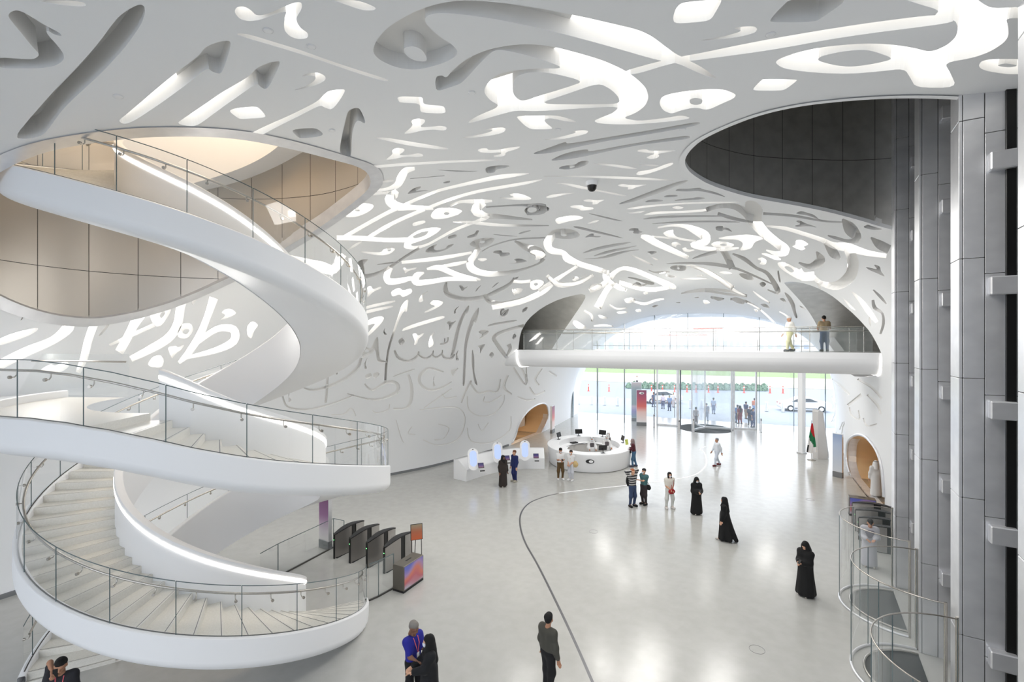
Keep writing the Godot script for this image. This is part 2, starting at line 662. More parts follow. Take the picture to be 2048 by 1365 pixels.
func build_shell() -> void:
	hole_stair = opening("px", [742, 365, 737, 345, 715, 331, 670, 319, 598, 300, 495, 278, 410, 271, 290, 272, 198, 282, 89, 301, 0, 340, -60, 390, -95, 450, -90, 510, -50, 560, 0, 592, 60, 617, 120, 632, 190, 638, 270, 625, 340, 605, 400, 582, 480, 545, 555, 505, 640, 455, 700, 410, 735, 380])
	hole_lift = opening("px", [1368, 325, 1375, 305, 1400, 280, 1450, 255, 1520, 228, 1600, 210, 1700, 199, 1800, 194, 1900, 196, 2000, 205, 2048, 212, 2200, 240, 2350, 300, 2400, 360, 2350, 420, 2200, 470, 2000, 490, 1860, 480, 1775, 458, 1700, 435, 1600, 412, 1500, 395, 1420, 370, 1380, 345])
	hole_bridge_l = opening("px", [1036, 700, 1040, 668, 1055, 640, 1085, 615, 1120, 598, 1160, 588, 1173, 591, 1162, 612, 1136, 650, 1105, 697, 1088, 728, 1060, 735, 1040, 724], 1)
	hole_bridge_r = opening("G", [640, 700, 690, 694, 760, 702, 850, 730, 950, 780, 1050, 860, 1150, 950, 1230, 1040, 1280, 1130, 1312, 1200, 1310, 1290, 1260, 1345, 1100, 1340, 1040, 1260, 990, 1180, 930, 1100, 880, 1020, 830, 930, 780, 860, 710, 780, 650, 715], 1)
	hole_door_l = doorway("I", [72, 900, 78, 850, 90, 805, 112, 760, 150, 715, 190, 690, 225, 684, 242, 705, 244, 760, 242, 838])
	hole_door_r = doorway("I", [1781, 1062, 1779, 980, 1781, 900, 1797, 864, 1830, 846, 1870, 853, 1910, 893, 1940, 945, 1958, 1010, 1966, 1090, 1970, 1165])
	letters()
	var all := openings + glyphs
	var mb := MB.new()
	var nv := 66
	var dv := VS * PI / nv
	var ns := 117
	var du := (S1 - S0) / ns
	for i in ns:
		var col := Rect2(S0 + i * du, 0, du, VS * PI)
		var mine := []
		for g in all:
			if g.b.intersects(col): mine.append(g)
		for j in nv:
			tile(mb, Rect2(S0 + i * du, j * dv, du, dv), mine, 0)
	# outer thickness of the arch at the far end
	for j in 120:
		var a := PI * j / 120.0
		var b := PI * (j + 1) / 120.0
		mb.quad(shell_at(S1, a), shell_at(S1, b), shell_at(S1, b) + shell_normal(S1, clampf(b, .01, 3.13)) * 0.6, shell_at(S1, a) + shell_normal(S1, clampf(a, .01, 3.13)) * 0.6)
	var shell := obj("ceiling", mb, M.shell)
	struct(shell, "white vaulted ceiling and walls engraved with flowing Arabic calligraphy", "ceiling")
	var wall_depth := 0.45
	for g in glyphs:
		var blind := MB.new()
		var lit := MB.new()
		add_reveal(blind, g.o, g.d)
		for h in g.h: add_reveal(blind, h, g.d)
		caps(g, blind, lit)
		var o := obj("letter_recess", blind, M.recess, shell)
		if lit.v.size() > 0:
			obj("light_pane", lit, M.light_pane, o)
			letter_light(lit, g.d)
	# cut edges of the openings
	for p in [hole_bridge_l, hole_bridge_r, hole_door_l, hole_door_r]:
		var e := MB.new()
		add_reveal(e, p, wall_depth)
		obj("opening_edge", e, M.steel, shell)

# the light that a glowing letter sheds, as large as its pane, at the mouth of the recess
func letter_light(lit: MB, depth: float) -> void:
	var area := 0.0
	var c := Vector3.ZERO
	var nn := Vector3.ZERO
	for i in range(0, lit.ix.size(), 3):
		var a := lit.v[lit.ix[i]]
		var b := lit.v[lit.ix[i + 1]]
		var d := lit.v[lit.ix[i + 2]]
		var q := (b - a).cross(d - a).length() * 0.5
		area += q
		c += (a + b + d) / 3.0 * q
		nn += lit.n[lit.ix[i]] * q
	if area < 0.8: return
	c /= area
	nn = nn.normalized()
	var u := shell_uv(c)
	var li := AreaLight3D.new()
	li.name = "letter_light_%d" % letter_lights
	letter_lights += 1
	add_child(li)
	li.area_normalize_energy = false
	var side := sqrt(area)
	li.area_size = Vector2(side, side)
	li.light_color = Color(1.0, 0.99, 0.975)
	li.light_energy = LETTER_GLOW
	li.area_range = 60.0
	li.shadow_enabled = true
	var at_ := uv_pt(u) - uv_n(u) * 0.03
	li.look_at_from_position(at_, at_ - uv_n(u), Vector3.UP if absf(uv_n(u).y) < 0.9 else Vector3.RIGHT)
var letter_lights := 0
const LETTER_GLOW := 1.85

# ---------------------------------------------------------------- the calligraphy, traced stroke by stroke
func each(z: String, kind: String, list: Array, depth := 0.42) -> void:
	for a in list: letter(z, kind, [a], [], [], depth)

func letters() -> void:
	# ceiling above the stair
	letter("A", "B", [[45, 95, 60, 70, 100, 58, 150, 78, 250, 140, 345, 190, 370, 213, 320, 205, 270, 172, 275, 200, 340, 270, 372, 315, 375, 350, 330, 385, 240, 400, 120, 402, -20, 398, -20, 335, 120, 345, 200, 348, 235, 320, 190, 275, 130, 200, 80, 140]])
	letter("A", "B", [[700, 90, 780, 40, 820, 25, 845, 35, 850, 75, 830, 140, 740, 270, 640, 380, 560, 460, 450, 560, 360, 650, 300, 735, 250, 795, 160, 815, 80, 808, 200, 665, 300, 550, 450, 400, 580, 250, 640, 165]])
	letter("A", "L", [[1355, 240, 1300, 240, 1240, 258, 1195, 280, 1170, 320, 1120, 360, 1000, 450, 870, 560, 740, 670, 690, 708, 730, 730, 800, 700, 950, 600, 1100, 490, 1215, 395, 1240, 420, 1290, 435, 1310, 400, 1340, 310]], [], [600, 420, 1010, 420, 1060, 560, 1000, 760, 600, 760])
	letter("A", "L", [[1645, 357, 1600, 362, 1550, 375, 1500, 400, 1475, 430, 1430, 465, 1300, 540, 1200, 610, 1080, 690, 1030, 725, 1130, 742, 1180, 720, 1300, 630, 1400, 560, 1505, 485, 1525, 510, 1555, 525, 1580, 500, 1610, 440]], [], [1000, 420, 1400, 420, 1450, 560, 1300, 780, 1000, 780])
	each("A", "L", [[2025, 522, 1970, 525, 1920, 533, 1890, 560, 1850, 600, 1700, 675, 1560, 735, 1450, 790, 1510, 803, 1600, 755, 1750, 680, 1875, 615, 1900, 630, 1935, 643, 1960, 625, 2000, 570],
		[1338, 650, 1370, 635, 1490, 623, 1520, 635, 1558, 680, 1540, 690, 1410, 698, 1390, 690],
		[1755, 450, 1800, 430, 1860, 423, 1905, 445, 1905, 470, 1860, 495, 1780, 520, 1705, 532, 1780, 510, 1840, 475, 1850, 450, 1820, 442],
		[1370, 70, 1385, 40, 1430, 37, 1470, 60, 1500, 92, 1560, 85, 1650, 45, 1720, 15, 1765, 12, 1768, 50, 1735, 100, 1735, 130, 1760, 165, 1805, 195, 1800, 225, 1740, 230, 1690, 210, 1660, 170, 1665, 100, 1680, 65, 1620, 80, 1520, 118, 1450, 125, 1400, 110],
		[1370, 196, 1450, 198, 1600, 245, 1750, 290, 1900, 345, 2048, 395, 2270, 465, 2280, 475, 2240, 475, 2048, 415, 1850, 345, 1600, 268, 1450, 225],
		[225, 8, 260, 0, 490, 8, 510, 40, 380, 32]])
	each("A", "B", [[1705, 765, 1740, 755, 1850, 748, 1895, 785, 1870, 800, 1760, 812, 1740, 800]])
	# the great letters of the middle ceiling
	letter("B", "L", [
		[185, 300, 200, 240, 260, 165, 350, 105, 450, 55, 560, 20, 680, 2, 800, 5, 1000, 25, 1200, 60, 1400, 100, 1550, 135, 1700, 170, 1780, 210, 1850, 265, 1930, 320, 2048, 375, 2140, 440, 2130, 448, 2048, 420, 1915, 357, 1830, 350, 1500, 255, 1200, 175, 900, 110, 650, 76, 560, 74, 500, 85, 480, 110, 495, 145, 560, 205, 640, 255, 670, 290, 660, 320, 600, 355, 500, 385, 420, 398, 320, 385, 230, 345],
		[1600, 408, 1830, 345, 1960, 318, 2048, 303, 2370, 236, 2860, 152, 3255, 98, 3400, 84, 3480, 100, 3490, 132, 2860, 211, 2466, 284, 2020, 345, 1915, 352, 1660, 430],
		[540, 470, 550, 435, 575, 427, 605, 445, 640, 400, 720, 335, 830, 285, 950, 260, 1060, 250, 1200, 262, 1350, 300, 1500, 345, 1620, 400, 1690, 450, 1740, 500, 1757, 555, 1735, 605, 1680, 645, 1605, 672, 1700, 690, 1850, 672, 1945, 655, 2005, 675, 1850, 695, 1650, 710, 1480, 705, 1442, 690, 1470, 675, 1560, 640, 1590, 605, 1400, 615, 1130, 634, 1000, 628, 900, 655, 760, 697, 720, 700, 780, 660, 915, 605, 850, 570, 815, 520, 840, 470, 900, 420, 1000, 400, 1120, 390, 1250, 390, 1250, 375, 1105, 325, 960, 290, 890, 283, 850, 305, 760, 400, 690, 475, 640, 492, 550, 523],
		[3145, -28, 3590, -30, 3660, 25, 3715, 49, 3902, 37, 3902, 104, 3785, 104, 3800, 147, 3803, 206, 3775, 245, 3697, 295, 3598, 330, 3436, 358, 3470, 412, 3508, 500, 3275, 500, 3243, 442, 3210, 390, 3057, 408, 2910, 420, 2762, 418, 2615, 405, 2517, 388, 2472, 356, 2507, 330, 2624, 292, 2762, 265, 2960, 248, 3106, 250, 3254, 270, 3358, 298, 3450, 260, 3504, 211, 3517, 157, 3494, 108, 3400, 130, 3380, 90, 3412, 58, 3280, 20]],
		[[365, 270, 420, 262, 470, 285, 495, 330, 490, 352, 430, 347, 385, 325, 362, 295],
		[980, 520, 985, 470, 1010, 430, 1080, 410, 1200, 414, 1390, 462, 1300, 495, 1150, 540, 1040, 577, 1000, 557],
		[1118, 592, 1300, 532, 1470, 472, 1540, 507, 1585, 552, 1592, 592, 1400, 595],
		[2713, 345, 2732, 320, 2860, 292, 2978, 282, 3037, 292, 3155, 334, 3057, 360, 2910, 382, 2812, 372]],
		[1450, -100, 3950, -100, 3950, 600, 2200, 760, 700, 760, 830, 540, 1000, 490, 1250, 345])
	letter("C", "L", [[-63, 600, -50, 562, 0, 543, 110, 525, 200, 517, 300, 515, 385, 545, 370, 570, 300, 600, 215, 640, 150, 620, 60, 640, 10, 660, -40, 640]], [[112, 575, 150, 565, 188, 575, 185, 600, 150, 610, 115, 600]])
	letter("C", "L", [[1785, 380, 1800, 355, 1850, 342, 2060, 342, 2120, 380, 2060, 430, 1950, 430, 1850, 415, 1800, 400]], [[1885, 380, 1940, 365, 2020, 380, 1960, 392]])
	each("C", "B", [[575, 118, 640, 45, 700, -10, 1010, -10, 1005, 15, 890, 95, 840, 128, 590, 130]])
	each("C", "L", [[15, 110, 30, 55, 60, 20, 110, 10, 290, -5, 300, 5, 270, 60, 240, 110, 200, 125, 30, 138],
		[360, 163, 430, 153, 490, 152, 507, 170, 490, 190, 420, 210, 300, 228, 145, 237, 280, 218, 390, 190, 415, 175],
		[478, 515, 530, 462, 550, 457, 730, 460, 735, 468, 665, 520, 630, 525, 490, 525]])
	each("B", "L", [[-70, -10, 40, -5, 130, 10, 210, 45, 190, 60, 130, 60, 0, 15],
		[325, 548, 460, 552, 472, 562, 472, 595, 580, 602, 597, 612, 603, 648, 470, 642, 455, 630, 455, 588, 345, 585, 332, 575],
		[400, 690, 430, 675, 480, 678, 485, 695, 450, 725, 520, 722, 570, 715, 605, 722, 608, 735, 590, 745, 540, 737, 470, 742, 400, 760, 358, 762, 400, 730, 415, 710],
		[185, 782, 260, 783, 400, 806, 560, 833, 632, 850, 560, 850, 400, 832, 270, 802],
		[295, 855, 320, 842, 365, 845, 368, 860, 330, 885, 400, 882, 440, 872, 472, 878, 474, 890, 440, 893, 370, 892, 290, 909, 255, 909, 300, 880],
		[668, 787, 760, 773, 840, 756, 875, 740, 820, 740, 870, 728, 930, 725, 945, 735, 930, 755, 870, 770, 760, 785],
		[1003, 668, 1015, 660, 1150, 658, 1230, 657, 1300, 675, 1355, 697, 1290, 692, 1200, 672, 1160, 680, 1170, 700, 1210, 728, 1200, 735, 1090, 738, 1050, 715],
		[1140, 798, 1230, 785, 1320, 763, 1345, 752, 1320, 748, 1380, 740, 1414, 745, 1405, 760, 1350, 775, 1260, 794],
		[780, 855, 800, 845, 835, 843, 845, 855, 900, 853, 960, 841, 1030, 832, 1010, 847, 940, 867, 942, 880, 930, 890, 880, 895, 872, 885, 915, 878, 918, 867, 860, 870, 800, 869]])
	each("B", "B", [[0, 840, 10, 780, 30, 690, 45, 630, 90, 612, 115, 620, 145, 690, 140, 705, 105, 683, 85, 700, 68, 760, 65, 905, 0, 880],
		[1080, 878, 1190, 840, 1285, 805, 1290, 820, 1500, 785, 1800, 735, 2048, 690, 2048, 712, 1800, 758, 1500, 805, 1290, 850, 1180, 875],
		[1185, 918, 1260, 880, 1330, 860, 1412, 848, 1412, 865, 1650, 820, 1850, 788, 1990, 770, 1990, 790, 1850, 808, 1680, 828, 1410, 887, 1300, 907]])
	# ceiling between the two round openings
	letter("E", "B", [[250, 262, 300, 235, 410, 228, 450, 195, 540, 188, 520, 225, 440, 257, 330, 272]], [[355, 245, 400, 232, 415, 242, 370, 260]])
	each("E", "L", [[540, 215, 700, 218, 850, 233, 1000, 265, 900, 265, 760, 243],
		[968, 105, 990, 90, 1060, 85, 1085, 100, 1200, 98, 1350, 96, 1250, 112, 1160, 127, 1180, 145, 1150, 170, 1090, 175, 1055, 160, 1100, 140, 1140, 125, 1060, 118],
		[960, 315, 990, 285, 1050, 280, 1140, 260, 1230, 223, 1305, 203, 1300, 227, 1200, 267, 1080, 307, 1000, 322],
		[945, 222, 1180, 226, 1150, 245],
		[0, 335, 500, 328, 1000, 338, 1390, 376, 1000, 364, 600, 347],
		[210, 391, 300, 391, 420, 408, 600, 453, 750, 480, 900, 512, 830, 512, 650, 475, 450, 443, 330, 410],
		[140, 520, 190, 500, 290, 488, 430, 480, 300, 502, 230, 522, 160, 530],
		[360, 615, 380, 597, 480, 595, 488, 610, 580, 615, 575, 635, 460, 647, 450, 628],
		[480, 550, 530, 541, 600, 551, 690, 543, 630, 567, 610, 587, 560, 589, 575, 567, 500, 562],
		[790, 412, 850, 400, 900, 413, 1090, 405, 960, 432, 930, 450, 880, 452, 900, 432, 830, 427],
		[860, 632, 960, 608, 1150, 588, 1450, 568, 1900, 562, 1900, 576, 1450, 581, 1100, 609, 950, 632],
		[1280, 617, 1340, 601, 1410, 617, 1350, 634],
		[860, 668, 980, 653, 1060, 643, 1000, 669],
		[1010, 690, 1100, 658, 1150, 653, 1400, 646, 1590, 632, 1600, 618, 1620, 640, 1560, 658, 1200, 672],
		[505, 770, 580, 735, 640, 728, 600, 752],
		[220, 720, 330, 693, 430, 688, 490, 705, 470, 722, 380, 737, 330, 747, 250, 772],
		[0, 1010, 50, 1000, 120, 1020, 150, 1050, 100, 1085, 40, 1095, 60, 1060, 0, 1040],
		[345, 1255, 400, 1236, 412, 1260, 360, 1282], [450, 1257, 510, 1228, 520, 1234, 470, 1256],
		[900, 1043, 960, 1058, 1050, 1098, 1140, 1150, 1060, 1124],
		[1285, 935, 1340, 928, 1387, 965, 1335, 952, 1330, 977, 1290, 967], [1380, 985, 1420, 978, 1430, 1000, 1515, 998, 1450, 1022, 1400, 1017],
		[1330, 1268, 1500, 1253, 1640, 1265, 1500, 1273], [1500, 1235, 1580, 1223, 1572, 1243], [540, 1335, 570, 1310, 660, 1310, 650, 1340, 590, 1368, 545, 1360],
		[1100, 1068, 1130, 1070, 1175, 1095, 1150, 1100], [930, 1150, 960, 1135, 1030, 1135, 970, 1150]])
	each("E", "B", [[800, 590, 830, 570, 900, 546, 1100, 468, 1290, 398, 1390, 370, 1450, 368, 1400, 395, 1200, 477, 950, 562, 880, 577],
		[1040, 570, 1070, 550, 1130, 540, 1215, 548, 1200, 562, 1100, 567],
		[1315, 462, 1350, 446, 1430, 448, 1550, 433, 1560, 448, 1700, 478, 1790, 525, 1720, 504, 1550, 464, 1400, 472],
		[1210, 522, 1240, 503, 1350, 501, 1335, 522], [1300, 557, 1360, 540, 1480, 530, 1520, 520, 1610, 530, 1540, 547, 1400, 552],
		[1000, 727, 1100, 703, 1215, 690, 1400, 688, 1700, 688, 1900, 698, 1600, 700, 1210, 712],
		[1060, 767, 1300, 743, 1600, 734, 1911, 743, 1911, 755, 1600, 750, 1300, 758],
		[520, 666, 570, 673, 700, 703, 870, 745, 760, 732, 620, 698], [380, 788, 450, 788, 600, 828, 750, 863, 865, 900, 770, 884, 600, 849, 450, 812],
		[890, 827, 920, 803, 990, 806, 985, 825, 1030, 835, 1000, 857, 930, 852, 950, 830], [490, 892, 550, 853, 595, 853, 570, 873, 655, 878, 620, 890, 550, 882],
		[450, 1042, 600, 978, 820, 938, 950, 928, 820, 962, 600, 1007], [550, 1067, 700, 1008, 880, 978, 1000, 960, 880, 992, 700, 1037], [440, 1087, 640, 1073, 800, 1018, 1030, 996, 880, 1022, 700, 1082],
		[1690, 785, 1760, 783, 1755, 800, 1800, 798, 1845, 840, 1810, 827, 1770, 814, 1750, 834, 1690, 824],
		[1055, 1016, 1170, 1016, 1110, 1049, 1090, 1032], [1200, 1132, 1350, 1113, 1500, 1112, 1700, 1132, 1911, 1173, 1911, 1190, 1700, 1152, 1500, 1130],
		pen([1080, 1185, 6, 1130, 1205, 12, 1200, 1205, 25, 1270, 1200, 12]), pen([900, 1250, 6, 1000, 1275, 12, 1060, 1290, 25, 1130, 1305, 12]),
		pen([930, 1328, 8, 970, 1305, 20, 1010, 1320, 15]), pen([1235, 1230, 15, 1290, 1245, 20, 1330, 1245, 8]), pen([1480, 1080, 8, 1600, 1043, 30, 1700, 1018, 34])])
	letter("E", "B", [[0, 595, 60, 588, 180, 613, 172, 650, 60, 682, -20, 690, -60, 640]], [[0, 612, 60, 620, 62, 650, 0, 665, -30, 640]])
	letter("E", "B", [[1268, 1165, 1300, 1140, 1420, 1145, 1425, 1185, 1380, 1197, 1300, 1187]], [[1335, 1170, 1350, 1157, 1365, 1170, 1350, 1183]])
	letter("E", "L", [[190, 825, 280, 805, 400, 815, 460, 860, 440, 890, 340, 905, 240, 895, 170, 880], pen([205, 870, 70, 160, 940, 75, 190, 1005, 62, 300, 1030, 48, 340, 1080, 70, 450, 1130, 50, 580, 1170, 50, 700, 1205, 40])], [[275, 868, 310, 855, 340, 870, 310, 882]], [0, 930, 900, 930, 900, 1365, 0, 1365])
	letter("E", "L", [pen([690, 1190, 60, 705, 1270, 70, 770, 1210, 40, 840, 1172, 34, 940, 1185, 42, 1100, 1250, 46, 1280, 1330, 55, 1330, 1345, 20]), pen([715, 1280, 50, 640, 1335, 50, 540, 1375, 40]), pen([715, 1285, 50, 800, 1340, 44, 880, 1370, 20])])
	letter("E", "L", [pen([430, 1150, 26, 320, 1220, 28, 230, 1280, 40, 130, 1340, 34, 80, 1375, 30]), pen([175, 1250, 34, 230, 1300, 34, 380, 1315, 30, 500, 1280, 30, 575, 1230, 30])])
	letter("E", "L", [pen([1010, 878, 30, 1080, 900, 64, 1150, 940, 60, 1300, 1010, 50, 1440, 1072, 34]), pen([1110, 880, 14, 1230, 890, 16, 1350, 910, 8])])
	letter("E", "L", [pen([1160, 800, 14, 1280, 780, 20, 1400, 785, 36, 1500, 822, 70, 1590, 875, 90, 1590, 930, 70, 1470, 955, 34, 1560, 985, 40, 1750, 997, 36, 1900, 985, 16])])
	letter("E", "L", [[1205, 850, 1240, 830, 1310, 815, 1300, 850, 1340, 890, 1520, 915, 1510, 930, 1350, 912, 1250, 885]])
	letter("E", "L", [[1640, 950, 1680, 928, 1760, 925, 1860, 948, 1850, 970, 1780, 992, 1690, 985], pen([1740, 985, 50, 1790, 1060, 60, 1840, 1170, 62])], [[1720, 955, 1760, 945, 1800, 958, 1760, 968]], [1600, 900, 1900, 900, 1900, 1010, 1600, 1010])
	letter("E", "L", [pen([1420, 1145, 12, 1500, 1150, 20, 1650, 1220, 46, 1750, 1280, 40, 1850, 1350, 40])])
	letter("E", "L", [[0, 1290, 60, 1270, 130, 1285, 125, 1330, 60, 1365, 0, 1365]], [[30, 1315, 60, 1300, 80, 1315, 50, 1335]])
	# ceiling beyond the stair opening
	letter("D", "L", [pen([680, 170, 30, 600, 190, 60, 560, 250, 78, 520, 320, 60, 420, 362, 35, 285, 370, 28])])
	letter("D", "L", [pen([285, 405, 24, 420, 390, 30, 500, 395, 74, 450, 450, 90, 510, 510, 80, 650, 525, 50, 850, 530, 35]), pen([530, 525, 40, 380, 600, 35, 200, 700, 35, 40, 795, 36]), pen([770, 540, 35, 560, 630, 35, 400, 710, 35, 260, 800, 36]),
		pen([590, 500, 30, 720, 440, 28, 900, 370, 25, 1150, 310, 30, 1400, 255, 40, 1550, 235, 35, 1720, 215, 8]), pen([800, 530, 30, 1000, 450, 28, 1250, 380, 28, 1500, 335, 28, 1700, 300, 25, 1840, 270, 6]),
		pen([-30, 800, 45, 200, 805, 45, 400, 820, 40, 620, 820, 45]), [580, 860, 610, 800, 720, 722, 860, 705, 930, 712, 880, 760, 790, 810, 700, 840, 640, 860, 660, 880, 780, 862, 900, 795, 1050, 708, 1200, 655, 1340, 595, 1370, 610, 1340, 635, 1200, 680, 1060, 735, 920, 808, 790, 880, 660, 912, 580, 895],
		[822, 600, 840, 570, 880, 530, 1000, 525, 1125, 550, 1080, 587, 1000, 617, 900, 634, 840, 627], [50, 925, 150, 845, 220, 830, 120, 893]],
		[[655, 790, 740, 745, 815, 735, 780, 780, 680, 810], [940, 578, 965, 565, 1000, 575, 985, 592, 955, 592]])
	letter("D", "L", [pen([1000, 510, 18, 1100, 472, 25, 1250, 470, 40, 1385, 465, 20]), pen([1310, 475, 70, 1230, 550, 84, 1330, 600, 50, 1420, 605, 44, 1600, 622, 30, 1750, 635, 10])], [], [900, 400, 1370, 400, 1370, 700, 900, 700])
	letter("D", "L", [pen([1030, 655, 6, 1200, 662, 28, 1450, 685, 25, 1700, 690, 18, 1900, 690, 8])], [], [1000, 600, 1600, 600, 1600, 740, 1000, 740])
	letter("D", "L", [[1170, 860, 1230, 815, 1330, 802, 1418, 805, 1380, 860, 1290, 897, 1220, 887], pen([1265, 890, 46, 1225, 960, 54, 1190, 1010, 60, 1190, 1070, 70, 1270, 1115, 56, 1400, 1130, 48, 1600, 1105, 30, 1800, 1040, 15, 1850, 985, 50]), pen([1850, 985, 60, 1810, 930, 80, 1690, 885, 60, 1590, 830, 18])], [[1265, 840, 1300, 825, 1325, 835, 1295, 855]], [1100, 960, 1450, 960, 1450, 1200, 1100, 1200])
	letter("D", "L", [pen([460, 1070, 50, 425, 1150, 60, 450, 1200, 60, 560, 1190, 50, 650, 1172, 40, 700, 1210, 54, 850, 1197, 44, 1000, 1175, 40, 1250, 1187, 22]), pen([765, 1118, 14, 700, 1145, 60, 685, 1195, 60]), pen([790, 1085, 20, 900, 1072, 50, 1000, 1112, 50, 1100, 1150, 50, 1280, 1182, 16]), pen([920, 1062, 20, 1050, 1040, 35, 1170, 1015, 16])])
	each("D", "L", [[205, 155, 500, 125, 900, 103, 1300, 88, 1520, 90, 1300, 107, 900, 124, 500, 152, 240, 172], [290, 295, 490, 270, 495, 287, 300, 310],
		[655, 665, 770, 638, 782, 665, 665, 700], [1420, 432, 1600, 438, 1525, 402, 1640, 396, 1750, 440, 1720, 457, 1560, 454],
		[1038, 910, 1060, 890, 1122, 880, 1100, 907, 1060, 924], pen([560, 1025, 26, 750, 1005, 35, 950, 980, 35, 1200, 935, 22]),
		[565, 1080, 590, 1070, 610, 1088, 640, 1083, 700, 1068, 690, 1087, 620, 1102, 590, 1132, 588, 1100], [245, 1250, 280, 1236, 300, 1273, 370, 1243, 382, 1258, 300, 1292, 245, 1352, 255, 1290],
		[460, 1290, 540, 1251, 570, 1283, 650, 1258, 662, 1300, 570, 1347, 545, 1312, 475, 1342], pen([1570, 1195, 28, 1650, 1203, 28, 1735, 1195, 28]), [1240, 990, 1330, 985, 1340, 1000, 1290, 1020]])
	letter("D", "L", [[160, 920, 370, 938, 400, 903, 480, 891, 507, 905, 460, 947, 380, 964, 230, 942]], [[425, 917, 472, 906, 450, 927]])
	letter("D", "L", [[50, 595, 150, 490, 220, 485, 300, 495, 307, 520, 250, 572, 150, 612, 60, 615]], [[125, 555, 180, 540, 180, 562]])
	letter("D", "L", [[1720, 1230, 1740, 1195, 1800, 1178, 1862, 1195, 1850, 1230, 1790, 1277, 1740, 1272]], [[1770, 1225, 1800, 1210, 1790, 1240]])
	each("D", "B", [[935, 297, 1005, 278, 1000, 300, 950, 307], [605, 405, 660, 353, 742, 328, 730, 352, 680, 380, 740, 366, 835, 370, 740, 378, 670, 393],
		[1320, 170, 1350, 153, 1450, 140, 1558, 143, 1500, 167, 1420, 177, 1410, 207, 1335, 217], [820, 180, 1100, 190, 1300, 194, 1100, 203], [980, 787, 1060, 766, 1064, 795, 985, 814],
		[1155, 787, 1230, 763, 1240, 733, 1270, 733, 1255, 767, 1240, 792, 1160, 805], [770, 930, 800, 893, 850, 868, 890, 856, 850, 898, 870, 918, 960, 903, 980, 868, 1047, 853, 1000, 892, 930, 927, 830, 945],
		[300, 1050, 420, 1028, 540, 1014, 540, 1036], pen([255, 1000, 10, 190, 1035, 60, 200, 1100, 50, 220, 1150, 40, 330, 1130, 35, 450, 1070, 25, 600, 970, 25, 720, 895, 25]),
		[1390, 940, 1400, 920, 1470, 913, 1475, 938, 1545, 933, 1547, 960, 1460, 977, 1450, 947], [1510, 1037, 1620, 1028, 1575, 995, 1640, 988, 1717, 1015, 1640, 1032],
		[1345, 763, 1660, 791, 1500, 787], [1615, 767, 1655, 746, 1760, 728, 1660, 764], pen([1290, 925, 8, 1400, 868, 12, 1600, 815, 12, 1870, 800, 14]),
		pen([1330, 522, 12, 1500, 510, 15, 1700, 505, 26, 1850, 530, 80, 1800, 575, 36, 1700, 590, 8]), pen([640, 262, 5, 950, 235, 8]), [1570, 1190, 1590, 1165, 1630, 1150, 1610, 1178]])
	# left wall
	letter("F", "L", [[975, 217, 970, 270, 962, 325, 940, 310, 900, 390, 870, 480, 840, 570, 820, 680, 810, 860, 790, 860, 800, 700, 820, 580, 860, 460, 900, 340, 925, 260]], [], [800, 200, 1000, 200, 1000, 470, 800, 500], 0.25)
	each("F", "L", [[1135, 152, 1085, 190, 1080, 215, 1090, 235, 1060, 250, 1048, 235, 1075, 185], [1085, 325, 1150, 290, 1180, 275, 1130, 258, 1160, 230, 1235, 238, 1237, 258, 1190, 290, 1120, 322],
		[615, 300, 660, 272, 882, 228, 870, 247, 640, 302], [615, 337, 640, 310, 862, 268, 850, 287, 640, 337], [620, 440, 620, 415, 700, 365, 770, 350, 792, 365, 775, 400, 720, 460, 650, 520, 630, 532, 690, 450, 730, 405, 680, 417],
		[920, 467, 945, 435, 1230, 348, 1254, 355, 1240, 372, 960, 457], [1000, 490, 1030, 478, 1045, 503, 1092, 476, 1090, 492, 1050, 522, 1040, 562, 1015, 574, 1025, 535], [1182, 460, 1150, 510, 1167, 550, 1162, 575, 1130, 594, 1123, 570, 1140, 500],
		[1755, 150, 1775, 138, 1795, 160, 1850, 145, 1800, 175, 1775, 198], [490, 710, 515, 680, 540, 700, 515, 730]], 0.25)
	letter("F", "B", [pen([1262, 95, 12, 1255, 140, 34, 1280, 190, 40, 1400, 222, 34, 1550, 205, 30, 1640, 165, 30, 1740, 110, 24, 1775, 60, 10]), pen([1555, 200, 34, 1590, 240, 36, 1680, 258, 32, 1800, 235, 30, 1896, 205, 26])], [], [], 0.25)
